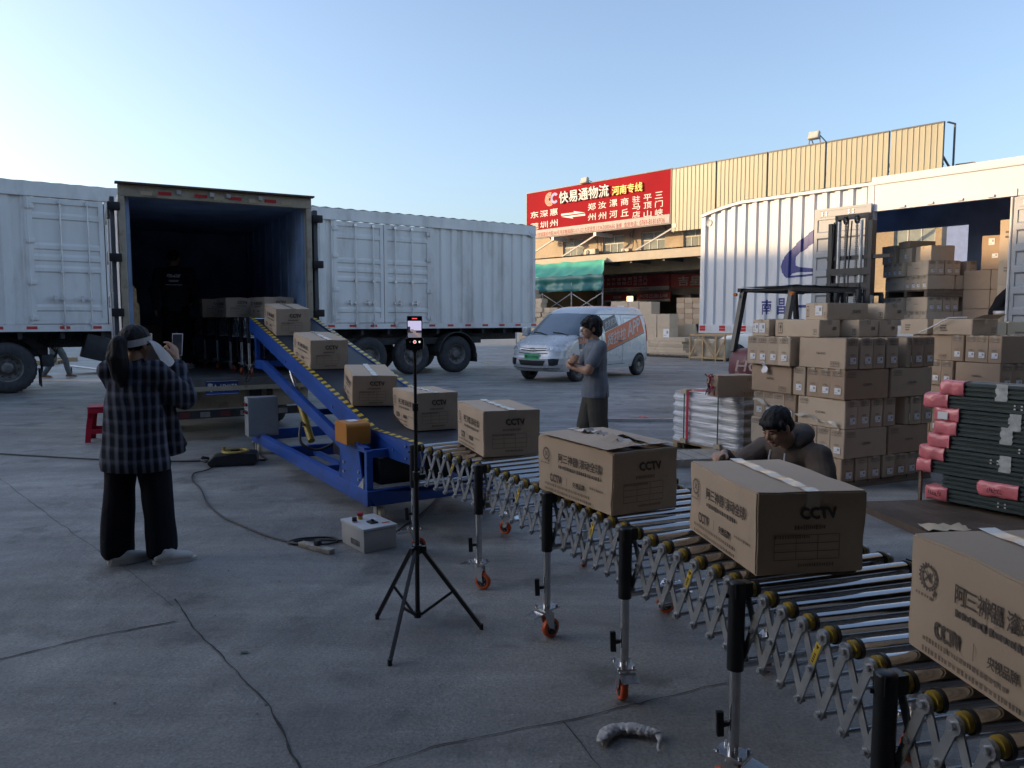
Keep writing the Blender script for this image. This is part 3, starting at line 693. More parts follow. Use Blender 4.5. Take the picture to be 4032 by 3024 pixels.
for w in wins:
    f = MB(); x0, x1, z0, z1 = w; y = WY + 0.1; zm = z0 + (z1 - z0) * 0.66; t = 0.035
    f.box(x0, x0 + t, y - 0.03, y + 0.03, z0, z1); f.box(x1 - t, x1, y - 0.03, y + 0.03, z0, z1); f.box(x0 + t, x1 - t, y - 0.03, y + 0.03, z1 - t, z1); f.box(x0 + t, x1 - t, y - 0.03, y + 0.03, z0, z0 + t)
    f.box(x0 + t, x1 - t, y - 0.028, y + 0.028, zm - t / 2, zm + t / 2)
    for c in (0.33, 0.66): f.box(x0 + (x1 - x0) * c - t / 2, x0 + (x1 - x0) * c + t / 2, y - 0.026, y + 0.026, z0 + t, zm - t / 2)
    f.box((x0 + x1) / 2 - t / 2, (x0 + x1) / 2 + t / 2, y - 0.026, y + 0.026, zm + t / 2, z1 - t)
    fo = f.build('window', m_wf, bld)
    g = MB(); g.box(x0 + t, x1 - t, y - 0.004, y + 0.004, z0 + t, z1 - t); g.build('pane', M('window pane', (0.28, 0.31, 0.29), 0.08, var=0.25, scale=1.5, spec=0.8), fo)
    g = MB(); rows = []
    for i in range(25):
        xx = x0 + t + (x1 - x0) * 0.55 * i / 24 + 0.1; yy = y + 0.06 + 0.02 * math.sin(i * 1.6); rows.append([Vector((xx, yy, z0 + t)), Vector((xx, yy, zm))])
    g.grid(rows); g.build('curtain', m_curt, fo)
# canopy over the loading bay and the bay behind it
b = MB(); b.box(WX0, CX1, -0.35, -0.27, CZ0, CZ1, 0); b.box(WX0, CX1, -0.27, WY, CZ1 - 0.12, CZ1 - 0.04, 0)
rows = [[Vector((WX0 + (CX1 - WX0) * i / 160, -0.42, CZ1 + 0.03 + 0.03 * (i % 2))), Vector((WX0 + (CX1 - WX0) * i / 160, WY, CZ1 + 0.1 + 0.03 * (i % 2)))] for i in range(161)]
b.grid(rows, 1, smooth=False)
b.build('canopy', [m_fascia, M('dark canopy sheet', (0.12, 0.1, 0.09), 0.6)], bld)
b = MB(); BY = 7.0
b.box(WX0 + .25, CX1, WY, BY + 0.2, CZ0 + 0.14, CZ0 + 0.2)
for k in range(9): b.beam((WX0 + 1 + k * 2, -0.2, CZ0 + 0.02), (WX0 + 1 + k * 2, BY, CZ0 + 0.02), 0.12, 0.22)
for yy in (1.6, 3.6, 5.4): b.beam((WX0 + .3, yy, CZ0 + 0.08), (CX1, yy, CZ0 + 0.08), 0.1, 0.1)
b.build('bay_ceiling', m_darkgrey, bld)
b = MB(); b.box(WX0 + .25, WX1 - .25, BY, BY + 0.2, 3.0, CZ0 + 0.14)
for k in range(8):
    xx = WX0 + 0.6 + k * 3.3; b.box(xx, xx + 0.55, BY - 0.25, BY + 0.2, 0, 3.0)
b.box(WX0 + .25, WX1 - .25, BY + 5, BY + 5.2, 0, CZ0)
b.build('bay_wall', m_plaster, bld)
b = MB(); b.box(WX0 + .3, CX1 - .1, 0.3, BY + 5, 0.0, 1.0); b.build('loading_dock', M('dock concrete', (0.2, 0.19, 0.18), 0.9), bld)
for k in range(4):
    xx = WX0 + 5 + k * 3.3; b = MB(); b.cyl((xx, 3.2, CZ0 - 0.1), (xx, 3.2, CZ0 - 0.3), 0.02); b.lathe([(0.05, 0.12), (0.1, 0.1), (0.2, 0.0), (0.19, 0.0), (0.08, 0.09)], (xx, 3.2, CZ0 - 0.42), Z)
    b.build('bay_lamp', m_darkgrey, bld)
# signs over the shop doors at the back of the bay
def shop_sign(label, u0, v0, u1, v1, rows_, y=BY - 0.32, mat=m_dred, strip=None, thick=0.0):
    a = xF(u0, v1, -y); c = xF(u1, v0, -y); cx, cz = (a[0] + c[0]) / 2, (a[1] + c[1]) / 2
    t = thing('shop_sign', label, 'sign', F0 + Vector((F_D.x * cx + 0.741 * y, F_D.y * cx + 0.672 * y, cz)), F_RZ)
    w, h = c[0] - a[0], c[1] - a[1]; b = MB(); b.box(-w / 2, w / 2, 0, 0.1, -h / 2, h / 2, 0)
    if strip: b.box(-w / 2, w / 2, -0.003, 0, -h / 2, -h / 2 + h * strip, 1)
    b.build('board', [mat, M('sign white strip', (0.42, 0.4, 0.38), 0.5)], t)
    l = MB()
    for body, fx, fz, fw, fh, mi in rows_: text(l, body, (fx * w, -0.006 - thick, fz * h), X, Z, fw * w, fh * h, mi, 0.02, thick=thick)
    l.build('lettering', [M('dim white lettering', (0.5, 0.48, 0.47), 0.5), m_vred, M('dark blue lettering', (0.03, 0.03, 0.12), 0.5), m_darkgrey], t)
cols = ['漯河', '商丘', '汝州', '开封', '信阳', '南阳', '周口']
rw = []
for i, c in enumerate(cols):
    for j, ch in enumerate(c): rw.append((ch, -0.46 + i * 0.074, 0.30 - j * 0.29, 0.05, 0.2, 0))
for i, c in enumerate(['驻马店', '平顶山', '三门峡']):
    for j, ch in enumerate(c): rw.append((ch, 0.06 + i * 0.066, 0.36 - j * 0.21, 0.05, 0.17, 0))
rw += [('河南全境', 0.38, 0.12, 0.22, 0.2, 2), ('15362000666', -0.38, -0.38, 0.2, 0.15, 1), ('张博', -0.22, -0.38, 0.05, 0.14, 1), ('查货电话：', -0.1, -0.38, 0.12, 0.14, 1), ('0769-81816936', 0.12, -0.38, 0.24, 0.14, 1)]
shop_sign('long dark red shop sign listing city names inside the loading bay', 2345, 1078, 2637, 1150, rw, strip=0.24)
shop_sign('dark red shop sign with raised pale characters beside the trailer in the bay', 2640, 1073, 2790, 1136, [('吉星', 0.02, 0.0, 0.62, 0.66, 0), ('物流', 0.9, 0, 0.5, 0.66, 0)][:1], thick=0.03)
shop_sign('small dark red lower sign at the left doorway of the bay', 2380, 1158, 2472, 1190, [('圳州', 0.05, 0.1, 0.34, 0.45, 0)], y=BY - 0.3, strip=0.25)
shop_sign('dark red lower sign with two rows of characters at the right doorway of the bay', 2508, 1150, 2640, 1188, [('州河丘店山峡', 0.0, 0.12, 0.85, 0.42, 0)], y=BY - 0.3, strip=0.25)
for k, (u, v) in enumerate(((2482, 1178), (2552, 1285), (2556, 1318))):
    a = xF(u, v, -(BY - 0.4)); t = thing('wall_lamp', ['warm lit lamp box high between the bay doorways', 'warm lit lamp in the bay above the brown cartons', 'warm glowing lamp low in the dark bay doorway'][k], 'lamp', F0 + Vector((F_D.x * a[0] + 0.741 * (BY - 0.4), F_D.y * a[0] + 0.672 * (BY - 0.4), a[1])), F_RZ)
    b = MB(); b.box(-0.22, 0.22, -0.08, 0.0, -0.18, 0.18); b.build('diffuser', M('lit lamp panel', (0.8, 0.6, 0.35), 0.5, emis=(1.0, 0.6, 0.25, 1.6)), t, bevel=0.03)
    b = MB(); b.box(-0.24, 0.24, 0.0, 0.04, -0.2, 0.2); b.build('lamp_back', m_darkgrey, t)
# the big roadside sign on the roof edge
SG = thing('billboard', 'big red rooftop billboard with white Chinese city names and arrows above the warehouse', 'billboard', F0 + Vector((0, 0, 0)), F_RZ)
SX0, SX1, SZ0, SZ1 = -9.98, 0.0, 6.17, 8.7
b = MB(); b.box(SX0, SX1, 0, 0.12, SZ0, SZ1)
b.build('board', m_signred, SG)
b = MB(); b.box(SX0 + .02, SX1 - .05, -0.006, -0.001, SZ0 + .02, SZ0 + 0.42); b.build('white_strip', M('sign strip', (0.44, 0.41, 0.37), 0.7), SG)
b = MB()
for (z0, z1) in ((SZ0 - 0.05, SZ0), (SZ1, SZ1 + 0.04)): b.box(SX0 - 0.04, SX1 + 0.04, -0.02, 0.16, z0, z1)
b.box(SX0 - 0.05, SX0, -0.02, 0.16, SZ0, SZ1); b.box(SX1, SX1 + 0.05, -0.02, 0.16, SZ0, SZ1)
for xx in (-9.2, -5.2, -1.2):
    b.beam((xx, 0.13, SZ0 + 1), (xx, 1.3, SZ0 - 0.1), 0.07, 0.07); b.beam((xx, 0.13, SZ1 - .2), (xx, 1.3, SZ1 - 0.1), 0.07, 0.07)
b.build('frame', m_darkgrey, SG)
def S(cx, cy): return xF(2000 + cx / 2.371, 600 + cy / 2.371)
L1 = MB()
def put(mb, body, cx0, cy0, cx1, cy1, h, m, thick=0.0, bold=0.02):
    a, c = S(cx0, cy0), S(cx1, cy1)
    text(mb, body, ((a[0] + c[0]) / 2, -0.012 - thick, (a[1] + c[1]) / 2), X, Z, c[0] - a[0], h, m, bold, thick=thick)
put(L1, '快易通物流', 492, 420, 952, 360, 0.62, 0, 0.1, 0.03)
put(L1, '河南专线', 982, 360, 1265, 322, 0.44, 1, 0.08, 0.03)
for cx, cys, s_ in ((250, (583, 690), '东莞'), (338, (572, 675), '深圳'), (430, (556, 660), '惠州'), (785, (507, 603), '郑州'), (882, (491, 592), '汝州'), (986, (472, 577), '漯河'), (1091, (460, 563), '商丘'),
                    (1199, (437, 508, 580), '驻马店'), (1305, (421, 494, 573), '平顶山'), (1411, (399, 480, 559), '三门峡')):
    for ch, cy in zip(s_, cys): put(L1, ch, cx - 36, cy + 4, cx + 36, cy - 4, 0.36 if len(s_) == 2 else 0.31, 0, 0.0, 0.025)
for pts in ([(498, 588), (498, 574), (622, 560), (612, 548), (722, 562), (498, 592)], [(722, 576), (722, 590), (600, 604), (612, 618), (498, 602), (722, 572)]):
    P = [S(*p) for p in pts]; L1.add([(p[0], -0.008, p[1]) for p in P], [(0, 1, 2, 3, 4, 5)], 0)
# round mark left of the title: striped arc and a blue arc
c0 = S(408, 432); 
def arc(mb, cx, cz, r0, r1, a0, a1, m, y=-0.009):
    n = 20; rows = [[Vector((cx + r * math.cos(R(a0 + (a1 - a0) * i / n)), y, cz + r * math.sin(R(a0 + (a1 - a0) * i / n)))) for r in (r0, r1)] for i in range(n + 1)]
    mb.grid(rows, m, smooth=False)
for k in range(4): arc(L1, c0[0] - 0.14, c0[1] - 0.02, 0.1 + k * 0.075, 0.145 + k * 0.075, 60 + k * 3, 330 - k * 8, 2)
arc(L1, c0[0] + 0.24, c0[1], 0.15, 0.3, 40, 320, 3, -0.012)
put(L1, '大朗镇富民中路380号鸿泽物流园G117-122', 262, 770, 708, 722, 0.24, 4)
put(L1, '大宗业务', 716, 719, 818, 708, 0.25, 4); put(L1, '15362000666', 828, 705, 1000, 690, 0.2, 4); put(L1, '张博', 1012, 687, 1062, 681, 0.24, 4)
put(L1, '查货电话：', 1086, 677, 1212, 664, 0.24, 4); put(L1, '0769-81816936', 1230, 657, 1466, 632, 0.24, 4)
L1.build('lettering', [m_vwhite, m_vyel, M('orange mark', (0.75, 0.25, 0.15), 0.5), M('blue mark', (0.12, 0.12, 0.4), 0.5), m_vred], SG)
# brackets and struts under the sign
b = MB()
for u, v in ((2177, 940), (2343, 917), (2656, 880), (2960, 880), (3240, 880), (3560, 880)):
    x = xF(u, v)[0]; b.box(x - 0.09, x + 0.09, -0.02, 1.3, SZ0 - 0.24, SZ0 - 0.06)
    b.beam((x, 0.05, SZ0 - 0.2), (x - 2.1, -0.3, CZ1 + 0.06), 0.07, 0.07)
b.build('strut', M('grey strut steel', (0.46, 0.44, 0.41), 0.5, 0.2), bld)
# yellow corrugated parapet panels, one thing each
px_ = [0.08] + [xF(u, v)[0] for u, v in ((2825, 637), (3027, 602), (3257, 562), (3508, 518), (3725, 480))]
place = ['next to the red billboard', 'second from the red billboard', 'in the middle of the row, under the floodlight', 'second to last, before the open sky', 'last in the row, beside the open sky']
for i in range(5):
    w = px_[i + 1] - px_[i] - 0.06
    t = thing('parapet_panel', 'pale yellow corrugated parapet panel ' + place[i], 'wall panel', F0 + Vector((F_D.x * px_[i], F_D.y * px_[i], 0)), F_RZ, 'yellow corrugated parapet panels along the warehouse roof')
    b = MB(); n = max(6, round(w / 0.21)); xs = []
    for k in range(n):
        for f_, d_ in ((0, 0), (0.74, 0), (0.82, -0.022), (0.92, -0.022)): xs.append(((k + f_) * w / n, d_))
    xs.append((w, 0)); b.grid([[Vector((x, d_, 5.75)), Vector((x, d_, 8.68))] for x, d_ in xs], smooth=False)
    b.build('sheet', m_ysheet, t)
    b = MB(); b.box(0, w, -0.03, 0.1, 8.66, 8.71); b.beam((0.05, 0.12, 5.7), (0.05, 0.12, 8.68), 0.06, 0.06); b.beam((w - 0.05, 0.12, 5.7), (w - 0.05, 0.12, 8.68), 0.06, 0.06)
    b.beam((0, 0.12, 7.2), (w, 0.12, 7.2), 0.06, 0.06)
    for xx in (0.05, w - .05): b.beam((xx, 0.13, 7.5), (xx, 1.29, 7.0), 0.06, 0.06)
    b.build('frame', m_darkgrey, t)
b = MB()
b.beam((px_[5] + .1, 0.6, 5.7), (px_[5] + .1, 0.6, 8.7), 0.06, 0.06); b.beam((px_[5] + 0.02, 0.1, 8.68), (px_[5] + .1, 0.6, 8.68), 0.05, 0.05)
b.build('parapet_frame', m_darkgrey, bld)
b = MB(); b.box(px_[5] + 0.14, px_[5] + 0.75, 0.7, 1.4, 4.5, 7.25)
b.build('pillar', tile_mat('grey brick', (0.3, 0.24, 0.19), (0.25, 0.2, 0.16), 6.0), bld)
# floodlights on the roof edge
for lab, u, v, tilt in (('square floodlight on bracket above the red billboard', 2305, 712, 0.3), ('square floodlight on bracket above the yellow parapet panels', 3208, 535, 0.2)):
    x, z = xF(u, v); t = thing('floodlight', lab, 'floodlight', F0 + Vector((F_D.x * x, F_D.y * x, 8.72)), F_RZ, None)
    hh = z - 8.72
    b = MB(); b.box(-0.22, 0.22, -0.1, 0.08, -0.16, 0.16); o = b.build('lamp_head', M('floodlight casing', (0.42, 0.39, 0.33), 0.5), t, bevel=0.03, loc=(0, -0.05, hh)); o.rotation_euler.x = -0.35
    b = MB(); b.box(-0.18, 0.18, -0.105, -0.1, -0.12, 0.12); b.build('lens', M('floodlight lens', (0.5, 0.48, 0.42), 0.15), o)
    b = MB(); b.beam((-0.24, 0, 0), (-0.2, 0, hh), 0.04, 0.03); b.beam((0.24, 0, 0), (0.2, 0, hh), 0.04, 0.03); b.beam((0.3, 0.6, 0), (0.2, 0.02, hh), 0.03, 0.03); b.beam((-0.3, 0.6, 0), (-0.2, 0.02, hh), 0.03, 0.03)
    b.build('bracket', m_darkgrey, t)
# air conditioners with their cable loops on the canopy roof
for lab, u, cu in (('outdoor air conditioner with round fan on the canopy between the first and second windows', 2330, 2335), ('smaller outdoor air conditioner on the canopy by the second window', 2468, 2480)):
    x = xF(u, 1000, -0.9)[0]; t = thing('air_conditioner', lab, 'air conditioner', F0 + Vector((F_D.x * x + .741 * .9, F_D.y * x + .672 * .9, CZ1 + 0.1)), F_RZ)
    s_ = 0.72 if u < 2400 else 0.45
    b = MB(); b.box(-0.55 * s_, 0.55 * s_, -0.16, 0.16, 0, 0.5 * s_); o = b.build('casing', M('off-white casing', (0.5, 0.44, 0.35), 0.5), t, bevel=0.02)
    b = MB(); b.lathe([(0.2 * s_, 0.0), (0.19 * s_, 0.015), (0.06, 0.012), (0.0, 0.02)], (-0.2 * s_, -0.161, 0.25 * s_), (0, -1, 0), 20); b.build('fan_grille', m_darkgrey, o)
    b = MB(); pts = [(0.1 + 0.12 * math.sin(k * .5), 0.25, 0.3 * s_ + k * 0.1) for k in range(10)] + [(0.25 - 0.12 * math.sin(k * .4), 0.3, 1.2 - k * 0.09) for k in range(8)]
    b.tube(pts, 0.02, 6); b.build('pipe', m_darkgrey, o)
# blue-grey board hung on the front further right (seen through the open trailer)
bx0, bx1 = xF(3728, 900, 0.1)[0], xF(3900, 900, 0.1)[0]
t = thing('banner', 'pale blue banner with a white arrow, seen through the open trailer bay', 'banner', F0 + Vector((F_D.x * (bx0 + bx1) / 2 + F_N.x * 0.1, F_D.y * (bx0 + bx1) / 2 + F_N.y * 0.1, 0)), F_RZ)
w = bx1 - bx0; b = MB(); b.box(-w / 2, w / 2, 0, 0.02, 2.0, 6.3); b.build('sheet', M('pale blue banner', (0.17, 0.23, 0.4), 0.6, var=0.1), t)
b = MB(); vs = [(-.5, 0), (-.1, .5), (-.1, .2), (.5, .2), (.5, -.2), (-.1, -.2), (-.1, -.5)]
b.add([(-w * 0.2 + x * w * 0.45, -0.004, 5.15 + y * 0.5) for x, y in vs], [(0, 6, 5, 4, 3, 2, 1)]); b.box(-w / 2, w / 2, -0.003, -0.001, 5.55, 6.29)
b.build('arrow', M('banner white', (0.36, 0.4, 0.5), 0.6), t)

# ---------------------------------------------------------------- green awning in front of the bay
aw = thing('awning', 'green tarpaulin awning on folding lattice legs in front of the loading bay', 'awning', F0, F_RZ)
axL, axR = xF(2000, 1060, 1.6)[0], xF(2380, 1060, 1.6)[0]; axL2 = axL
axI, axO = xF(2384, 1030, 0.35)[0], xF(2378, 1080, 1.55)[0]; axR = axO; zt0 = xF(2374, 1032, 0.3)[1]; ze = xF(2378, 1080, 1.6)[1]; zbm = xF(2374, 1144, 1.6)[1]
b = MB(); rows = []; n = 60
for j in range(9):
    t_ = j / 8; row = []
    for i in range(n + 1):
        x = axL - 0.5 + ((axI + (axO - axI) * t_) - axL + 0.5) * i / n; s_ = mnoise.noise(Vector((x * 1.3, t_ * 4, 0))) * 0.1 + 0.05 * math.sin(x * 5 + t_ * 2) * t_ + 0.1 * abs(math.sin(x * 1.15)) * (0.5 - abs(t_ - 0.5)) * -1
        row.append(Vector((x, -0.45 - 1.12 * t_, 4.62 + (ze - 4.62) * t_ + s_ + (0.15 if i == n else 0))))
    rows.append(row)
b.grid(rows); b.build('roof_sheet', M('green tarpaulin', (0.08, 0.42, 0.3), 0.5, var=0.15, scale=2), aw)
b = MB(); rows = []
for j in range(12):
    t_ = j / 11; row = []
    for i in range(n * 2 + 1):
        x = axL - 0.5 + (axR - axL + 0.5) * i / (n * 2); d_ = 0.09 * math.sin(x * 4.1 + 1.3 * math.sin(x * 1.7)) + 0.06 * mnoise.noise(Vector((x * 3, t_ * 2, 3)))
        row.append(Vector((x, -1.6 - d_ * (0.2 + t_) - 0.05 * math.sin(t_ * 9), ze + 0.02 + (zbm - ze) * t_ + 0.05 * mnoise.noise(Vector((x * 2, 9, 0))) * t_)))
    rows.append(row)
b.grid(rows); b.build('valance', M('shaded tarpaulin', (0.012, 0.14, 0.14), 0.5, var=0.15, scale=2), aw)  # same tarpaulin, its shade painted in as a darker colour
for k in range(4):
    xx = axL + 0.6 + (axR - axL - 0.7) * k / 3
    b = MB(); b.beam((xx, -1.52, 0), (xx, -1.52, ze - 0.05), 0.05, 0.05)
    b.build('leg', m_grey, aw)
b = MB()
for k in range(3):
    xa = axL + 0.6 + (axR - axL - 0.7) * k / 3; xb_ = axL + 0.6 + (axR - axL - 0.7) * (k + 1) / 3
    b.beam((xa, -1.5, 2.9), (xb_, -1.5, 1.9), 0.035, 0.035); b.beam((xa, -1.54, 1.9), (xb_, -1.54, 2.9), 0.035, 0.035)
b.build('lattice', m_grey, aw)

# ---------------------------------------------------------------- unseen blockers shaped to shade the yard: shed around the camera, sheds added west
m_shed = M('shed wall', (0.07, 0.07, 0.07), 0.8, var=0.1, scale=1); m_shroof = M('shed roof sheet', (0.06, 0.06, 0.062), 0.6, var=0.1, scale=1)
sh = thing('camera_shade_shed', 'unseen open-fronted loading shed around the camera, shaped to shade the foreground', 'shed', (0, 0, 0))
b = MB(); b.box(-10, 7.8, 0.2, 2.4, 4.5, 4.6); b.build('canopy', m_shroof, sh)
b = MB(); b.box(-10, 7.8, -14, 0.2, 8.0, 8.2); b.build('roof', m_shroof, sh)
b = MB(); b.box(-10, 7.8, -14.2, -14, 0, 8.2); b.box(7.8, 8.0, -14, 7.4, 0, 8.2); b.box(-10, 7.8, 0.0, 0.2, 4.6, 8.0); b.box(-10.2, -10, -14, 0.2, 0, 8.2); b.build('wall', m_shed, sh)
b = MB()
for xx in (-9.8, -5, 7.5): b.beam((xx, 0.0, 0), (xx, 0.0, 4.6), 0.3, 0.3)
b.build('post', m_darkgrey, sh)
# unseen sheds added to the west, placed for the shadow edges they cast
def add_shade_shed(label, P, Q, h, depth=14):
    P, Q = Vector(P), Vector(Q); d = (Q - P).normalized(); n = Vector((-d.y, d.x));
    if n.dot(SDIR.to_2d()) < 0: n = -n
    t = thing('west_shade_shed', label, 'shed', (P.x, P.y, 0), 0, 'unseen sheds added west of the yard for shade')
    a = [Vector((0, 0)), Q - P, Q - P + n * depth, n * depth]
    b = MB(); vs = [(*p, z) for z in (0, h) for p in a]; b.add(vs, [(0, 1, 5, 4), (1, 2, 6, 5), (2, 3, 7, 6), (3, 0, 4, 7)]); b.build('wall', m_shed, t)
    b = MB(); m0, m1 = (a[0] + a[3]) / 2, (a[1] + a[2]) / 2
    b.add([(*a[0], h), (*a[1], h), (*m1, h + 0.6), (*m0, h + 0.6), (*a[3], h), (*a[2], h)], [(0, 1, 2, 3), (3, 2, 5, 4), (0, 3, 4), (1, 5, 2)]); b.build('roof', m_shroof, t)
OCC_D = 48.0
add_shade_shed('unseen tall grey shed end added to shade the warehouse foot', (-40.86, 49.55), (-34.9, 39.57), 13.5)
add_shade_shed('unseen grey shed face added for shade beside the tall shed end', (-34.68, 39.12), (-36.16, 31.87), 13.5)
add_shade_shed('unseen short grey shed bay added for shade next to the slantwise shed', (-37.32, 29.33), (-44.22, 23.03), 14.1)
add_shade_shed('unseen slantwise grey shed added to cast the shadow edge on the blue-white trailer', (-44.48, 22.67), (-36.23, 10.15), 14.0)
add_shade_shed('unseen low grey shed added west of the yard to shade the foreground', (-36.5, 9.0), (-31.0, -15.0), 9.0)
# ---------------------------------------------------------------- cartons
def card(name, col, v=0.08):
    m = M(name, col, 0.72, var=v, scale=2.5, bump=0.0012, bscale=60, spec=0.3, dirt=tuple(c * 0.72 for c in col), dscale=3.5, dlo=0.55, dhi=0.8)
    return m
m_card = card('brown corrugated board', (0.47, 0.37, 0.275))
m_card2 = card('pale corrugated board', (0.54, 0.435, 0.325))
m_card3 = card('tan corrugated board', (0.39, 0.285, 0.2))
m_cardbeige = card('bleached board', (0.56, 0.46, 0.33))
m_tape = M('clear packing tape', (0.46, 0.38, 0.29), 0.25, var=0.1, scale=9, bump=0.004, bscale=18, spec=0.6, coat=0.3)
m_print = M('carton print ink', (0.115, 0.09, 0.075), 0.8, var=0.2, scale=12)
m_print2 = M('worn carton print ink', (0.2, 0.15, 0.11), 0.8, var=0.3, scale=14)
m_label = M('white shipping label', (0.7, 0.71, 0.73), 0.5, var=0.06)
m_gap = M('painted gap shade', (0.04, 0.03, 0.02), 0.9)
CARD = {}
def carton_mesh(L, W, H, mat, seed, bulge=0.006):
    k = (round(L, 3), round(W, 3), round(H, 3), mat.name, seed)
    if k in CARD: return CARD[k]
    bm = bmesh.new(); bmesh.ops.create_cube(bm, size=1)
    bmesh.ops.scale(bm, vec=(L, W, H), verts=bm.verts); bmesh.ops.translate(bm, vec=(0, 0, H / 2), verts=bm.verts)
    bmesh.ops.subdivide_edges(bm, edges=bm.edges, cuts=4, use_grid_fill=True)
    for v in bm.verts:
        p = v.co; n3 = mnoise.noise_vector(p * 4.0 + Vector((seed * 3.1, seed, 0)))
        fx, fy, fz = abs(p.x) / (L / 2), abs(p.y) / (W / 2), abs(p.z - H / 2) / (H / 2)
        if p.z > 0.01: v.co += n3 * bulge * 0.7
        c = (fx > .99) + (fy > .99) + (fz > .99)
        if c >= 2 and p.z > 0.01 and bulge >= 0.005: v.co += mnoise.noise_vector(p * 9.0 + Vector((seed, 0, 5))) * 0.006
        if c == 1 and p.z > 0.01:
            if fy > .99: v.co.y += math.copysign(bulge * (1 - fx * fx) * (1 - fz * fz), p.y)
            if fx > .99: v.co.x += math.copysign(bulge * (1 - fy * fy) * (1 - fz * fz), p.x)
    es = [e for e in bm.edges if e.calc_face_angle(0) > 0.9]
    bmesh.ops.bevel(bm, geom=es, offset=min(0.005, H * 0.04), segments=2, affect='EDGES')
    for f in bm.faces: f.smooth = True
    me = bpy.data.meshes.new('carton'); bm.to_mesh(me); bm.free(); me.materials.append(mat); me.set_sharp_from_angle(angle=R(55))
    CARD[k] = me; return me
def face_frame(face, L, W, H):
    """centre, right, up, width, height of a face seen from outside"""
    return {'-y': (Vector((0, -W / 2, H / 2)), X, Z, L, H), '+y': (Vector((0, W / 2, H / 2)), -X, Z, L, H),
            '-x': (Vector((-L / 2, 0, H / 2)), -Y, Z, W, H), '+x': (Vector((L / 2, 0, H / 2)), Y, Z, W, H), '+z': (Vector((0, 0, H)), X, Y, L, W)}[face]
def deco(parent, L, W, H, tape=None, marks=(), labels=(), off=0.009):
    """tape = 'x' / 'y' run of the tape over the top; marks = lettering; labels = white stickers (face, fx, fz, w, h)"""
    if tape:
        t = MB(); w = 0.05; e = off - 0.003
        for ax in (X, Y) if tape == 'xy' else ((X,) if tape == 'x' else (Y,)):
            ot = Y if ax == X else X; ln = L if ax == X else W; dn = min(0.07, H * 0.3); rows = []
            n = 14
            for i in range(n + 1):
                s_ = -ln / 2 - e + (ln + 2 * e) * i / n; zz = H + e * 0.7 + 0.002 * math.sin(i * 1.9)
                rows.append([ax * s_ - ot * w / 2 + Z * zz, ax * s_ + ot * w / 2 + Z * (zz + 0.0015 * math.sin(i * 2.7))])
            rows = [[r - Z * dn for r in rows[0]]] + rows + [[r - Z * dn for r in rows[-1]]]
            t.grid(rows, smooth=False)
        t.build('tape', m_tape, parent)
    if labels:
        for (f, fx, fz, w, h) in labels:
            c, ux, uy, FWd, FH = face_frame(f, L, W, H); nrm = ux.cross(uy)
            p = c + ux * fx * FWd + uy * fz * FH + nrm * off
            b = MB(); b.quad(p, ux, uy, w, h, 0); b.quad(p + nrm * 0.0006 + ux * w * 0.2 + uy * h * 0.12, ux, uy, w * 0.3, h * 0.35, 1); b.quad(p + nrm * 0.0006 - ux * w * 0.18 - uy * h * 0.25, ux, uy, w * 0.5, h * 0.06, 1)
            b.build('shipping_label', [m_label, M('label print', (0.3, 0.3, 0.32), 0.6)], parent)
    if marks:
        b = MB()
        for mk in marks:
            f = mk[0]; c, ux, uy, FWd, FH = face_frame(f, L, W, H); nrm = ux.cross(uy); o = c + nrm * off
            mk[1](b, lambda fx, fz: o + ux * fx * FWd + uy * fz * FH, ux, uy, FWd, FH)
        if b.v: b.build('print', [m_print, m_print2], parent)
def T_(body, fx, fz, fw, fh, m=0, bold=0.02, shear=0.0, flip=False):
    def fn(b, at, ux, uy, w, h):
        s_ = -1 if flip else 1
        text(b, body, at(fx, fz), ux * s_, uy * s_, fw * w, fh * h, m, bold, shear)
    return fn
def Lines(fx, fz, fw, n, pitch, th, m=1, seed=1):
    """rows of tiny print read as broken bars of small characters"""
    def fn(b, at, ux, uy, w, h):
        r_ = random.Random(seed)
        for k in range(n):
            x = -fw / 2; e = fw / 2 - r_.random() * fw * 0.25
            while x < e:
                s_ = 0.011 + r_.random() * 0.014
                b.quad(at(fx + x + s_ / 2, fz - k * pitch), ux, uy, s_ * w * 0.75, th * h * (0.6 + 0.4 * r_.random()), m); x += s_ * 1.15
    return fn
def Table(fx, fz, fw, fh, rows, cols):
    def fn(b, at, ux, uy, w, h):
        for i in range(rows + 1): b.quad(at(fx, fz - fh / 2 + fh * i / rows), ux, uy, fw * w, 0.0022, 1)
        for i in range(cols + 1): b.quad(at(fx - fw / 2 + fw * i / cols, fz), ux, uy, 0.0022, fh * h, 1)
    return fn
def Gear(fx, fz, d):
    def fn(b, at, ux, uy, w, h):
        c = at(fx, fz); r = d * h / 2; n = 18
        for i in range(n):
            a0, a1 = 2 * math.pi * i / n, 2 * math.pi * (i + 1) / n
            def P(rr, a): return c + ux * rr * math.cos(a) + uy * rr * math.sin(a)
            b.add([P(r * .72, a0), P(r * .86, a0), P(r * .86, a1), P(r * .72, a1)], [(0, 1, 2, 3)], 0)
            b.add([P(r * .86, a0), P(r, a0 + .06), P(r, a0 + .2), P(r * .86, a0 + .26)], [(0, 1, 2, 3)], 0)
        for a in (0.8, 2.35):
            d_ = ux * math.cos(a) + uy * math.sin(a); e = ux * -math.sin(a) + uy * math.cos(a)
            b.add([c - d_ * r * .5 - e * r * .07, c + d_ * r * .5 - e * r * .07, c + d_ * r * .5 + e * r * .07, c - d_ * r * .5 + e * r * .07], [(0, 1, 2, 3)], 0)
        b.add([c + ux * r * .55 - uy * r * 1.1, c + ux * r * .75 - uy * r * 1.25, c + ux * r * .95 - uy * r * .8, c + ux * r * .75 - uy * r * .75], [(0, 1, 2, 3)], 0)
    return fn
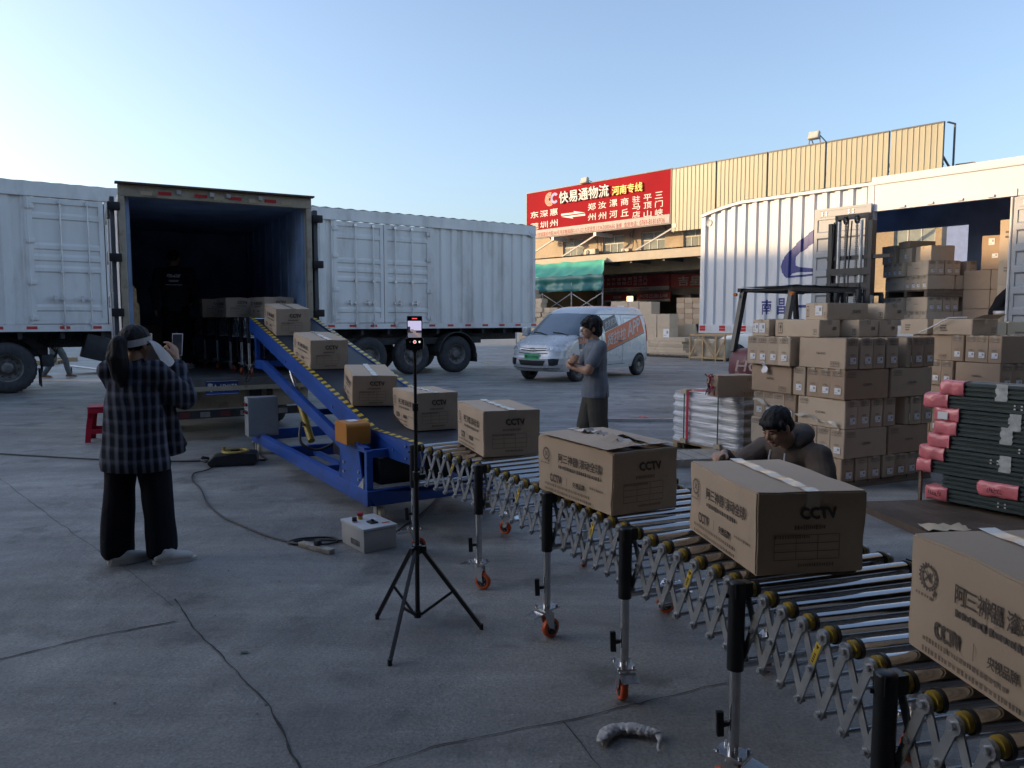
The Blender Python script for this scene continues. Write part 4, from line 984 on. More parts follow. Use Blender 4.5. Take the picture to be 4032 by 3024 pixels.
def Icons(fx, fz, fw, fh, n=4):
    """row of handling marks: boxes holding an arrow, a glass, an umbrella"""
    def fn(b, at, ux, uy, w, h):
        s_ = fw * w / n * 0.82; hh = fh * h
        for k in range(n):
            c = at(fx - fw / 2 + fw * (k + 0.5) / n, fz)
            for q in (-1, 1): b.quad(c + uy * q * hh / 2, ux, uy, s_, hh * 0.07, 0); b.quad(c + ux * q * s_ / 2, ux, uy, s_ * 0.07, hh, 0)
            if k % 3 == 0: b.quad(c - uy * hh * .08, ux, uy, s_ * .12, hh * .5, 0); b.add([c - ux * s_ * .25 + uy * hh * .05, c + ux * s_ * .25 + uy * hh * .05, c + uy * hh * .36], [(0, 1, 2)], 0)
            elif k % 3 == 1: b.add([c - ux * s_ * .22 + uy * hh * .34, c - ux * s_ * .1, c + ux * s_ * .1, c + ux * s_ * .22 + uy * hh * .34], [(0, 1, 2, 3)], 0); b.quad(c - uy * hh * .2, ux, uy, s_ * .08, hh * .34, 0); b.quad(c - uy * hh * .36, ux, uy, s_ * .3, hh * .06, 0)
            else: b.add([c - ux * s_ * .32 + uy * hh * .05, c + ux * s_ * .32 + uy * hh * .05, c + ux * s_ * .16 + uy * hh * .3, c - ux * s_ * .16 + uy * hh * .3], [(0, 1, 2, 3)], 0); b.quad(c - uy * hh * .12, ux, uy, s_ * .07, hh * .4, 0)
    return fn
def carton(label, group, loc, rz, L, W, H, mat=None, seed=0, tape='x', marks=(), labels=(), tilt=None, bulge=0.006, cat='carton', name='carton'):
    o = bpy.data.objects.new(name, carton_mesh(L, W, H, mat or m_card, seed, bulge)); COL.objects.link(o)
    o.location = loc; o.rotation_euler = (0, 0, rz)
    if tilt is not None: o.rotation_mode = 'QUATERNION'; o.rotation_quaternion = tilt.to_quaternion()
    tag(o, label, cat, group); deco(o, L, W, H, tape, marks, labels); return o

# ---------------------------------------------------------------- flexible roller conveyor in the foreground
m_chrome = M('chromed roller', (0.47, 0.46, 0.45), 0.16, 1.0, var=0.05, scale=30, stretch=(1, 1, 1))
m_zinc = M('zinc plated bar', (0.34, 0.36, 0.38), 0.42, 0.55, var=0.14, scale=16, dirt=(0.2, 0.2, 0.2), dscale=10)
m_zbright = M('bright zinc plate', (0.6, 0.61, 0.63), 0.22, 0.9, var=0.1, scale=20)
m_sleeve = M('black sleeve', (0.008, 0.009, 0.012), 0.4, var=0.2)
m_capY = M('yellow bearing cap', (0.34, 0.23, 0.03), 0.45, var=0.12)
m_orange = M('orange polyurethane tyre', (0.62, 0.1, 0.025), 0.42, var=0.1)
m_hazY = M('hazard yellow', (0.62, 0.43, 0.03), 0.45, var=0.12, scale=14, dirt=(0.3, 0.2, 0.04), dscale=12, dlo=.55, dhi=.8)
def cr(P, t):
    i = max(0, min(len(P) - 2, int(t))); f = t - i
    p0 = P[max(0, i - 1)] if i > 0 else P[0] * 2 - P[1]; p1, p2 = P[i], P[i + 1]; p3 = P[i + 2] if i + 2 < len(P) else P[-1] * 2 - P[-2]
    return ((p1 * 2) + (p2 - p0) * f + (p0 * 2 - p1 * 5 + p2 * 4 - p3) * f * f + (p1 * 3 - p0 - p2 * 3 + p3) * f ** 3) * 0.5
def make_leg(parent, P, outw, along, sleeve_z=(0.45, 0.745), sc_=1.0, swing=0.3, warn=False):
    """post with black sleeve, lock handle, brake plate and orange caster"""
    P = Vector(P); outw = Vector(outw).normalized(); along = Vector(along).normalized(); g = lambda a, b_, c_: P + outw * a + along * b_ + Z * c_
    b = MB(); b.cyl(g(0, 0, 0.165), g(0, 0, sleeve_z[0] + 0.02), 0.0195, n=14)
    for zz in (0.152, 0.164): pass
    o = b.build('leg', m_zbright, parent)
    b = MB(); b.cyl(g(0, 0, sleeve_z[0]), g(0, 0, sleeve_z[1] - 0.006), 0.0275, n=18); b.lathe([(0.0275, 0), (0.027, 0.004), (0.02, 0.008), (0.0, 0.009)], g(0, 0, sleeve_z[1] - 0.006), Z, 18)
    b.box(-0.02, 0.045, -0.022, 0.022, sleeve_z[1] - 0.05, sleeve_z[1] - 0.002, T=Matrix(((-outw.x, along.x, 0, P.x), (-outw.y, along.y, 0, P.y), (0, 0, 1, 0), (0, 0, 0, 1))))
    b.cyl(g(0.02, -0.012, sleeve_z[1] - 0.05), g(0.03, -0.018, sleeve_z[1] - 0.05), 0.008, n=8)
    b.build('sleeve', m_sleeve, o)
    b = MB(); b.beam(g(0.052, 0, 0.23), g(0.056, 0, 0.315), 0.024, 0.02); b.beam(g(0.02, 0, 0.268), g(0.05, 0, 0.268), 0.016, 0.016)
    b.build('lock_handle', m_sleeve, o, bevel=0.004)
    fw = (along * math.cos(swing) + outw * math.sin(swing)).normalized(); sd = Vector((-fw.y, fw.x, 0)); C = P - fw * 0.028
    b = MB(); Tm = Matrix(((fw.x, sd.x, 0, P.x), (fw.y, sd.y, 0, P.y), (0, 0, 1, 0), (0, 0, 0, 1)))
    b.box(-0.055, 0.05, -0.04, 0.04, 0.157, 0.165, T=Tm)
    for i in (-1, 1):
        for j in (-1, 1): b.cyl(Tm @ Vector((0.04 * i, 0.03 * j, 0.165)), Tm @ Vector((0.04 * i, 0.03 * j, 0.176)), 0.008, n=6)
    b.cyl(Tm @ Vector((0, 0, 0.135)), Tm @ Vector((0, 0, 0.157)), 0.028, n=16)
    for j in (-1, 1):
        b.prism([(-0.02, 0.05), (-0.036, 0.042), (-0.03, 0.135), (0.03, 0.135), (0.0, 0.06)], Tm @ Vector((0, 0.021 * j, 0)), fw, Z, 0.003)
    b.build('caster_fork', m_zbright, o)
    b = MB(); pl = [Tm @ Vector(q) for q in ((0.05, -0.035, 0.15), (0.05, 0.035, 0.15), (0.115, 0.035, 0.138), (0.115, -0.035, 0.138), (0.05, -0.035, 0.145), (0.05, 0.035, 0.145), (0.115, 0.035, 0.133), (0.115, -0.035, 0.133))]
    b.add(pl, [(0, 1, 2, 3), (7, 6, 5, 4), (0, 4, 5, 1), (1, 5, 6, 2), (2, 6, 7, 3), (3, 7, 4, 0)])
    b.build('brake_pedal', m_zbright, o)
    b = MB(); c = C + Z * 0.05; b.lathe([(0.034, 0.015), (0.045, 0.016), (0.05, 0.009), (0.05, -0.009), (0.045, -0.016), (0.034, -0.015)], c, sd, 28, 0)
    b.lathe([(0.034, 0.015), (0.012, 0.013), (0.012, 0.019), (0.0, 0.019)], c, sd, 20, 1); b.lathe([(0.0, -0.019), (0.012, -0.019), (0.012, -0.013), (0.034, -0.015)], c, sd, 20, 1)
    for k in range(5):
        a = k * 1.2566; q = fw * math.cos(a) * 0.024 + Z * math.sin(a) * 0.024
        for j in (-1, 1): b.cyl(c + q + sd * 0.0145 * j, c + q + sd * 0.0165 * j, 0.004, n=6, m=2)
    b.build('caster_wheel', [m_orange, m_black, m_zbright], o)
    if warn:
        b = MB(); b.cyl(g(0, 0, 0.36), g(0, 0, 0.44), 0.0202, n=14); b.build('warning_label', m_hazY, o)
    return o
def roller_conveyor(root, CP, o, half, nsec, per, zt=0.74, sleeve=True, near_detail=True, leg_at=None, warn0=False, zbase=0.0):
    P = [Vector((p[0], p[1])) for p in CP]; nodes = []
    for i in range(nsec * per + 1):
        t = i / per; p = cr(P, t); d = (cr(P, min(t + 0.01, nsec)) - cr(P, max(t - 0.01, 0))).normalized(); nodes.append((p, d, Vector((d.y, -d.x))))
    def W3(p, z): return Vector((p.x - o[0], p.y - o[1], z))
    L, Rr = -half, half          # walking along +d, n points right; left side is -n
    zr = zt - 0.025; ztop = zt - 0.03; zb = ztop - 0.225
    for i, (p, d, n) in enumerate(nodes):
        a, e = p - n * (half - 0.042), p + n * (half - 0.042)
        b = MB(); b.cyl(W3(a, zr), W3(e, zr), 0.025, n=18)
        r = b.build('roller', m_chrome, root)
        for s_ in (-1, 1):
            b = MB()
            q0, q1, q2 = p + n * s_ * (half - 0.042), p + n * s_ * (half - 0.031), p + n * s_ * (half - 0.017)
            b.cyl(W3(q0, zr), W3(q1, zr), 0.0285, n=20, m=1); b.cyl(W3(q1, zr), W3(q2, zr), 0.0235, n=20, m=0)
            b.build('end_cap', [m_capY, m_black], r)
    for s_ in (-1, 1):
        b = MB(); w = MB()
        for i in range(len(nodes) - 1):
            (p, d, n), (p2, d2, n2) = nodes[i], nodes[i + 1]
            o1, o2 = half - 0.008, half + 0.0
            b.beam(W3(p + n * s_ * o1, ztop), W3(p2 + n2 * s_ * o1, zb), 0.005, 0.024, up=(n.x, n.y, 0), e=0.012) if False else None
            for (za, zc, of) in ((ztop, zb, o1), (zb, ztop, o2)):
                A, B = W3(p + n * s_ * of, za), W3(p2 + n2 * s_ * of, zc)
                nn = Vector((n.x, n.y, 0)); dd = (B - A).normalized(); up = nn.cross(dd)
                b.beam(A, B, 0.005, 0.026, up=up, e=0.012)
            mid = (W3(p + n * s_ * o2, (ztop + zb) / 2) + W3(p2 + n2 * s_ * o2, (ztop + zb) / 2)) / 2
            nv = Vector((n.x * s_, n.y * s_, 0)); b.cyl(mid - nv * 0.012, mid + nv * 0.012, 0.009, n=8, m=1)
            if i % per == per // 2 and near_detail and s_ > 0:
                A, B = W3(p + n * s_ * (o2 + 0.0035), zb), W3(p2 + n2 * s_ * (o2 + 0.0035), ztop); dd = (B - A).normalized(); nn = Vector((n.x, n.y, 0)); c = A.lerp(B, 0.74)
                w.quad(c, dd, nn.cross(dd), 0.075, 0.02, 0); w.add([c + dd * 0.03 + nn * .0006 - nn.cross(dd) * 0.007, c + dd * 0.03 + nn * .0006 + nn.cross(dd) * .007, c + dd * 0.016 + nn * .0006], [(0, 1, 2)], 1)
                for k in range(4): w.quad(c - dd * (0.002 + k * 0.009) + nn * .0006, dd, nn.cross(dd), 0.006, 0.009, 1)
        for (p, d, n) in nodes:
            nv = Vector((n.x * s_, n.y * s_, 0))
            for zz in (ztop, zb):
                q = W3(p + n * s_ * half, zz); b.cyl(q - nv * 0.008, q + nv * 0.004, 0.022 if zz == ztop else 0.014, n=14, m=0); b.cyl(q - nv * 0.012, q + nv * 0.014, 0.010 if zz == ztop else 0.009, n=8, m=1)
        so = b.build('scissor_frame', [m_zinc, m_zbright], root)
        if w.v: w.build('warning_label', [m_hazY, m_black], so)
    for i, (p, d, n) in enumerate(nodes):
        if i % per == 0: continue
        b = MB(); b.cyl(W3(p - n * half, zb), W3(p + n * half, zb), 0.007, n=8); b.build('cross_rod', m_zbright, root)
    for k in (leg_at or range(nsec + 1)):
        p, d, n = nodes[k * per]
        for s_ in (-1, 1):
            make_leg(root, W3(p + n * s_ * (half + 0.03), zbase), (n.x * s_, n.y * s_, 0), (d.x, d.y, 0), (zt - 0.29 - zbase if zbase else 0.45, zt + 0.005), swing=[0.3, 1.9, -0.5, 2.6, 0.8, 1.3, 2.2][(k * 2 + (s_ > 0)) % 7], warn=(warn0 and k == 0 and s_ < 0))
        b = MB(); b.cyl(W3(p - n * (half + 0.03), zt - 0.275), W3(p + n * (half + 0.03), zt - 0.275), 0.015, n=12); b.build('cross_brace', m_zbright, root)
    return nodes
CPTS = [(-0.35, 5.40), (0.135, 4.66), (0.52, 3.91), (0.82, 3.25), (1.10, 2.57), (1.285, 1.88), (1.40, 1.17)]
rc = thing('roller_conveyor', 'flexible chrome roller conveyor with black posts and orange casters curving towards the camera', 'conveyor', (0.52, 3.91, 0))
NODES = roller_conveyor(rc, CPTS, (0.52, 3.91), 0.355, 6, 7, warn0=True)
b = MB()
for k in (1, 2, 3, 4):
    p, d, n = NODES[k * 7 + 3]; pts = []
    for t in range(14):
        a = t / 13; q = p + n * (0.12 - 0.3 * a) + d * (0.05 * math.sin(a * 9)); pts.append((q.x - .52, q.y - 3.91, 0.5 + 0.05 * math.cos(a * 6.3)))
    b.tube(pts, 0.007, 6)
b.build('drive_cable', m_black, rc)

# ---------------------------------------------------------------- belt loader: blue incline conveyor
m_blue = M('blue machine paint', (0.018, 0.08, 0.36), 0.38, var=0.14, scale=3, dirt=(0.03, 0.05, 0.14), dscale=4, spec=0.5)
m_belt = M('dark rubber belt', (0.012, 0.016, 0.025), 0.55, var=0.3, scale=4)
I0 = Vector((-0.684, 5.51, 0)); I_RZ = math.atan2(0.52, 0.854)
IX, IY = Vector((0.854, 0.52, 0)), Vector((-0.52, 0.854, 0))
def iw(x, y, z=0.0): return I0 + IX * x + IY * y + Z * z
bl = thing('belt_loader', 'blue inclined belt loader with yellow and black hazard rails running up to the truck', 'belt conveyor', I0, I_RZ)
BW, ZF, ZTOP, YB, YT = 0.86, 0.69, 1.616, 0.9, 5.2
def zrail(y): return ZF if y <= YB else ZF + (ZTOP - ZF) * (y - YB) / (YT - YB)
for x0 in (0.0, BW - 0.06):
    b = MB(); poly = [(0, ZF - 0.17), (0, ZF), (YB, ZF), (YT, ZTOP), (YT + 0.03, ZTOP - 0.17), (YB + 0.03, ZF - 0.19)]
    b.prism(poly, (x0 + 0.06, 0, 0), Y, Z, -0.06) if False else b.prism(poly, (x0, 0, 0), Y, Z, 0.06)
    for yy, zz in ((0.08, -0.04), (0.08, -0.13), (0.2, -0.04), (0.2, -0.13), (0.45, -0.1), (1.9, -0.12), (3.5, -0.12)):
        for s_ in (-1, 1): b.cyl((x0 + 0.03 + 0.03 * s_, yy, zrail(yy) + zz), (x0 + 0.03 + 0.042 * s_, yy, zrail(yy) + zz), 0.012, n=6, m=1)
    ro = b.build('side_rail', [m_blue, m_steel], bl, bevel=0.004)
    s_ = MB(); y = 0.0; k = 0
    while y < YT - 0.01:
        e = min(y + 0.062, YT)
        for (ya, yb_) in ((y, e),):
            if ya < YB < yb_: yb_ = YB; e = YB
            sk = 0.03
            pa = lambda x, yy: (x, yy, zrail(yy) + 0.004)
            s_.add([pa(x0 + 0.002, ya), pa(x0 + 0.058, min(ya + sk, YT) if not (ya < YB < ya + sk) else YB), pa(x0 + 0.058, min(yb_ + sk, YT) if not (yb_ < YB < yb_ + sk) else YB), pa(x0 + 0.002, yb_)], [(0, 1, 2, 3)], k % 2)
        y = e; k += 1
    s_.build('hazard_stripe', [m_hazY, m_black], ro)
b = MB(); xs0, xs1 = 0.065, BW - 0.065
rows = []
for y, dz in ((-0.02, -0.13), (-0.05, -0.075), (-0.02, -0.02), (0.02, -0.012), (YB, -0.012), (YT - 0.02, -0.012), (YT + 0.02, -0.03), (YT + 0.03, -0.08), (YT - 0.02, -0.13), (YB, -0.13), (-0.02, -0.13)):
    z = zrail(max(0, min(y, YT))) + dz; rows.append([Vector((xs0, y, z)), Vector((xs1, y, z))])
b.grid(rows, smooth=False); b.build('belt', m_belt, bl)
b = MB()
for yy in (0.3, 0.8, 1.5, 2.3, 3.1, 3.9, 4.7): b.box(0.06, BW - 0.06, yy, yy + 0.06, zrail(yy) - 0.17, zrail(yy) - 0.135)
b.build('cross_member', m_blue, bl)
# lifting arm under the belt
b = MB()
for xx in (0.02, BW - 0.02):
    b.beam((xx, 0.85, 0.31), (xx, 4.55, 1.04), 0.06, 0.11); b.beam((xx, 4.5, 1.035), (xx, 4.95, 1.03), 0.06, 0.11)
b.beam((0.02, 4.9, 1.03), (BW - 0.02, 4.9, 1.03), 0.07, 0.07); b.beam((0.02, 2.6, 0.655), (BW - 0.02, 2.6, 0.655), 0.06, 0.06)
b.build('lift_arm', m_blue, bl, bevel=0.005)
b = MB()
for yy in (4.9,):
    for xx in (0.03, BW - .03): b.beam((xx, yy, 1.03), (xx, yy + 0.05, zrail(yy) - 0.15), 0.05, 0.07)
b.build('arm_link', m_blue, bl)
# base frame
bx0, bx1, by0, by1 = -0.2, 0.92, 0.5, 4.35
b = MB()
for xx in (bx0, bx1 - 0.07): b.box(xx, xx + 0.07, by0, by1, 0.15, 0.27)
b.box(bx0 + 0.07, bx1 - 0.07, by0, by0 + 0.07, 0.15, 0.27); b.box(bx0 + 0.07, bx1 - 0.07, by1 - 0.07, by1, 0.15, 0.27); b.box(bx0 + 0.07, bx1 - 0.07, 2.0, 2.06, 0.15, 0.21); b.box(bx0 + 0.07, bx1 - 0.07, 2.9, 2.97, 0.15, 0.27)
b.box(bx0 + 0.3, bx0 + 0.35, 2.06, 2.9, 0.17, 0.22)
b.build('base_frame', m_blue, bl, bevel=0.005)
b = MB()
for xx in (bx0 + 0.01, bx1 - 0.06):
    b.prism([(0.62, 0.27), (1.2, 0.27), (1.1, 0.62), (0.72, 0.62)], (xx, 0, 0), Y, Z, 0.012); b.box(xx, xx + 0.05, 0.53, 0.58, 0.27, 0.58); b.box(xx, xx + 0.05, 0.58, 1.15, 0.56, 0.60)
    b.box(xx - 0.0, xx + 0.2, 1.12, 1.16, 0.27, 0.6)
    for q in ((0.7, 0.33), (0.7, 0.39), (1.05, 0.34), (1.05, 0.42)): b.cyl((xx - 0.012, q[0], q[1]), (xx, q[0], q[1]), 0.013, n=6, m=1)
    b.add([(xx - 0.004, 0.6, 0.272), (xx - 0.004, 0.72, 0.272), (xx - 0.004, 0.6, 0.36)], [(0, 1, 2)], 1)
b.box(bx0 + 0.06, bx1 - 0.06, 0.56, 0.6, 0.52, 0.58)
b.build('pedestal', [m_blue, m_steel], bl)
b = MB(); b.box(-0.05, 0.6, 0.62, 1.1, 0.28, 0.5); b.build('battery_case', m_black, bl, bevel=0.02)
b = MB(); n = 10; prf = [(0, 0)] + [(0.04 - 0.04 * math.cos(R(90 * i / n)) , 0.13 + 0.04 * math.sin(R(90 * i / n))) for i in range(n + 1)] + [(0.24 + 0.04 * math.sin(R(90 * i / n)), 0.17 - 0.04 + 0.04 * math.cos(R(90 * i / n))) for i in range(n + 1)] + [(0.28, 0)]
b.prism([(p[0] + 0.78, p[1] + 0.6) for p in prf], (bx0 - 0.06, 0, 0), Y, Z, 0.2)
cv = b.build('drive_cover', M('orange guard paint', (0.5, 0.19, 0.015), 0.38, var=0.08), bl)
b = MB(); b.quad((bx0 + 0.04, 0.93, 0.774), Y, -X, 0.12, 0.08); b.build('rating_plate', m_label, cv)
for xx in (0.12, 0.68):
    b = MB(); b.cyl((xx, 3.0, 0.3), (xx, 3.55, 0.82), 0.038, n=14, m=0); b.cyl((xx, 3.5, 0.77), (xx, 3.75, 1.0), 0.02, n=10, m=1)
    b.build('hydraulic_ram', [M('yellow ram paint', (0.36, 0.25, 0.02), 0.45, var=0.15), m_steel], bl)
b = MB(); b.cyl((0.42, 1.7, 0.35), (0.42, 2.05, 0.35), 0.105, n=24)
for k in range(22):
    a = 2 * math.pi * k / 22; d = Vector((math.cos(a), 0, math.sin(a))); b.beam(Vector((0.42, 1.74, 0.35)) + d * 0.105, Vector((0.42, 2.02, 0.35)) + d * 0.105, 0.006, 0.024, up=d)
b.lathe([(0.11, 0), (0.11, 0.02), (0.09, 0.05), (0.0, 0.055)], (0.42, 1.7, 0.35), (0, -1, 0), 24); b.box(0.3, 0.54, 1.75, 2.0, 0.21, 0.26); b.box(0.36, 0.48, 1.8, 1.95, 0.44, 0.5)
b.build('pump_motor', m_grey, bl)
b = MB(); b.box(0.22, 0.62, 2.1, 2.6, 0.22, 0.46); b.build('oil_tank', m_black, bl, bevel=0.015)
b = MB(); pts = [(0.1, 3.2, 0.45), (0.0, 2.95, 0.5), (-0.05, 2.8, 0.32), (0.1, 2.7, 0.25), (0.3, 2.6, 0.35)]; P = [Vector(p) for p in pts]; b.tube([cr(P, t * 0.2) for t in range(21)], 0.016, 8)
P = [Vector(p) for p in ((0.62, 2.3, 0.46), (0.72, 2.6, 0.6), (0.7, 2.9, 0.52), (0.68, 3.1, 0.4))]; b.tube([cr(P, t * 0.2) for t in range(16)], 0.014, 8)
P = [Vector(p) for p in ((0.0, 4.9, 1.1), (-0.1, 5.0, 0.85), (-0.06, 5.1, 0.8), (0.02, 5.05, 1.0), (0.0, 5.0, 1.2))]; b.tube([cr(P, t * 0.2) for t in range(21)], 0.008, 6)
b.build('hose', m_black, bl)
b = MB(); b.box(-0.32, 0.02, 3.95, 4.14, 0.25, 0.7)
cbn = b.build('control_cabinet', m_grey, bl, bevel=0.006)
b = MB(); b.box(-0.30, 0.0, 3.942, 3.949, 0.27, 0.68, 0)
b.build('cabinet_door', m_grey, cbn)
b = MB()
for yy, zz, mi in ((3.99, 0.62, 0), (4.07, 0.62, 1), (3.99, 0.53, 0), (4.07, 0.53, 1)): b.cyl((-0.32, yy, zz), (-0.335, yy, zz), 0.02, n=12, m=1); b.cyl((-0.335, yy, zz), (-0.35, yy, zz), 0.015, n=12, m=mi)
b.build('push_button', [M('red button', (0.5, 0.02, 0.02), 0.3), m_black], cbn)
b = MB(); b.box(-0.2, 0.0, 4.15, 4.3, 0.27, 0.5); b.build('cabinet_bracket', m_blue, bl)
m_nylon = M('cream nylon wheel', (0.42, 0.38, 0.28), 0.5, var=0.15)
for xx, yy in ((bx0 + 0.12, by0 + 0.08), (bx1 - 0.05, by0 + 0.05), (bx0 + 0.05, by1 - 0.1), (bx1 - 0.05, by1 - 0.1)):
    b = MB(); b.box(xx - 0.06, xx + 0.06, yy - 0.06, yy + 0.06, 0.141, 0.15)
    for s_ in (-1, 1): b.box(xx + s_ * 0.03 - 0.002, xx + s_ * 0.03 + 0.002, yy - 0.04, yy + 0.03, 0.05, 0.14)
    o = b.build('caster', m_steel, bl)
    b = MB(); b.lathe([(0.0, 0.024), (0.055, 0.022), (0.068, 0.01), (0.068, -0.01), (0.055, -0.022), (0.0, -0.024)], (xx, yy - 0.03, 0.068), X, 24); b.build('caster_wheel', m_nylon, o)

# ---------------------------------------------------------------- cartons riding on the conveyors
def ride_marks(seed, n=1.0):
    left = [('L', Gear(-0.36, 0.2, 0.24)), ('L', T_('阿三神器 滚动全球', 0.1, 0.19, 0.56, 0.16, 0, 0.03)), ('L', Lines(0.1, 0.03, 0.56, 1, 0.1, 0.07, 0, seed)), ('L', Lines(-0.37, 0.03, 0.14, 1, 0.1, 0.03, 1, seed + 9)),
            ('L', T_('CCTV', -0.22, -0.2, 0.16, 0.13, 0, 0.11, -0.15)), ('L', T_('央视品牌', 0.1, -0.2, 0.16, 0.1, 0, 0.01)), ('L', T_('|', -0.06, -0.2, 0.004, 0.14, 0, 0)), ('L', Lines(-0.05, -0.33, 0.66, 2, 0.09, 0.05, 1, seed + 1)), ('L', Lines(0.34, -0.16, 0.2, 1, 0.1, 0.04, 1, seed + 2))]
    front = [('F', T_('CCTV', 0.05, 0.25, 0.33, 0.13, 0, 0.14, -0.15)), ('F', Lines(0.0, 0.08, 0.34, 1, 0.08, 0.06, 1, seed + 3)), ('F', Table(-0.05, -0.16, 0.6, 0.3, 3, 3)), ('F', Lines(-0.15, -0.03, 0.4, 1, 0.1, 0.05, 1, seed + 4)), ('F', Lines(0.05, -0.38, 0.36, 1, 0.1, 0.05, 1, seed + 5))]
    return [('-x' if f == 'L' else '-y', fn) for f, fn in left + front]
def ride(label, A, fdir, L, W, H, seed, up=None, mat=None, tape='y', marks=True, nm='carton'):
    """A = near left bottom corner; fdir = direction of the near (CCTV) side from left to right"""
    f = Vector(fdir).normalized(); u = up if up else Z; b_ = u.cross(f).normalized(); f = b_.cross(u)
    c = Vector(A) + f * W / 2 + b_ * L / 2
    o = bpy.data.objects.new(nm, carton_mesh(W, L, H, mat or m_card, seed, 0.005)); COL.objects.link(o); o.rotation_mode = 'QUATERNION'
    o.rotation_quaternion = Matrix((f, b_, u)).transposed().to_quaternion(); o.location = c
    tag(o, label, 'carton', 'printed cartons riding the conveyors'); deco(o, W, L, H, tape, ride_marks(seed) if marks else (), ()); return o
def ang(a): return Vector((math.cos(R(a)), math.sin(R(a)), 0))
ZR = 0.742
def plane_pt(u, v):
    """ray against the belt surface"""
    r = ray(u, v); n1 = IX.cross(IY * (YT - YB) + Z * (ZTOP - ZF)); p1 = iw(0, YB, ZF - 0.008); return CAM + r * (n1.dot(p1 - CAM) / n1.dot(r))
slope = (IY * (YT - YB) + Z * (ZTOP - ZF)).normalized(); upn = IX.cross(slope)
def ride_px(label, a, b_, c, vtop, seed, z=None, up=None, L=None, tape='y', mat=None):
    """carton from its near bottom corner a, far left bottom corner b_ and right bottom corner c"""
    pt = (lambda q: gp(q[0], q[1], z)) if z is not None else (lambda q: plane_pt(*q))
    A, B, C_ = pt(a), pt(b_), pt(c); H = gd(a[0], vtop, A.y).z - A.z; u = up or Z
    f1 = (C_ - A); f1 = (f1 - u * f1.dot(u)); W = f1.length; f1.normalize(); l1 = (B - A); l1 = l1 - u * l1.dot(u); Lm = l1.length; l1.normalize()
    f2 = l1.cross(u); f = (f1 + f2).normalized()
    return ride(label, A, f, min(0.64, max(0.5, Lm)) if L is None else L, min(0.47, max(0.36, W)), min(0.32, max(0.24, H)), seed, up=u, tape=tape, mat=mat)
A1 = gp(3575, 2535, ZR); B1 = gp(4032, 2850, ZR); dl = (A1 - B1).normalized(); fd = Vector((dl.y, -dl.x, 0))
ride('nearest and largest printed carton at the near end of the roller conveyor', A1 - dl * 0.58, fd, 0.58, 0.42, 0.30, 1)
ride_px('printed carton on the rollers right in front of the seated man', (2975, 2270), (2670, 2085), (3420, 2260), 1945, 2, ZR)
bx3 = ride_px('carton with torn open top flaps and loose tape on the roller conveyor', (2410, 2034), (2100, 1918), (2669, 1998), 1786, 3, ZR, tape=None)
ride_px('printed carton on the first rollers just off the belt end', (1904, 1802), (1774, 1742), (2132, 1792), 1620, 4, ZR)
UP7 = (upn * 0.55 + Z * 0.45).normalized()
ride_px('printed carton on the flat start of the belt beside the orange cover', (1636, 1699), (1499, 1653), (1808, 1690), 1551, 5, ZF - 0.006)
ride_px('carton lowest on the sloping belt with its wide tape strip facing up', (1387, 1600), (1349, 1524), (1560, 1602), 1478, 6, up=UP7)
ride_px('carton in the middle of the sloping belt', (1222, 1456), (1129, 1392), (1373, 1455), 1339, 7, up=UP7)
ride_px('carton near the top of the sloping belt', (1088, 1322), (1012, 1256), (1222, 1322), 1215, 8, up=UP7)
# the torn flaps of the open one
f3 = ang(9); b3 = Z.cross(f3)
def on3(x, y, z): return Vector((x, y, z))
b = MB(); b.add([(-0.03, -0.27, 0.2885), (0.035, -0.27, 0.2885), (0.02, 0.06, 0.2885), (-0.005, 0.06, 0.2885)], [(0, 1, 2, 3)]); b.build('gap_shade', m_gap, bx3)  # dark patch on the closed top, painted as the shade inside the opening
b = MB()
for k, (x0, x1, lift) in enumerate(((-0.197, -0.028, 0.03), (0.197, 0.034, 0.022))):
    rows = []
    for i in range(13):
        y = -0.298 + 0.596 * i / 12; a = max(0, 1 - abs(y + 0.12) / 0.25); rows.append([Vector((x0, y, 0.2905)), Vector(((x0 + x1) / 2, y, 0.292 + lift * 0.35 * a)), Vector((x1 if y < 0.07 else x1 * (1 - (y - .07) * 3) , y, 0.293 + lift * a * (1 + 0.25 * math.sin(i * 2.1))))])
    b.grid(rows, smooth=False)
b.build('top_flap', m_card, bx3)
b = MB(); rows = []
for i in range(20):
    y = 0.30 - 0.52 * i / 19; z = 0.298 + 0.018 * abs(math.sin(i * 1.3)) * (i > 5); rows.append([Vector((-0.02 - 0.05 * (i / 19) ** 2, y, z)), Vector((0.03 - 0.03 * (i / 19), y, z + 0.008 * math.sin(i * 2.3)))])
b.grid(rows, smooth=False); rows = []
for i in range(8): rows.append([Vector((-0.06 + 0.03 * i, -0.262, 0.299 + 0.008 * math.sin(i * 2))), Vector((-0.06 + 0.03 * i, -0.298, 0.298))])
b.grid(rows, smooth=False); b.build('tape', m_tape, bx3)
def yaw(v, a, axis): return Matrix.Rotation(R(a), 3, axis) @ v
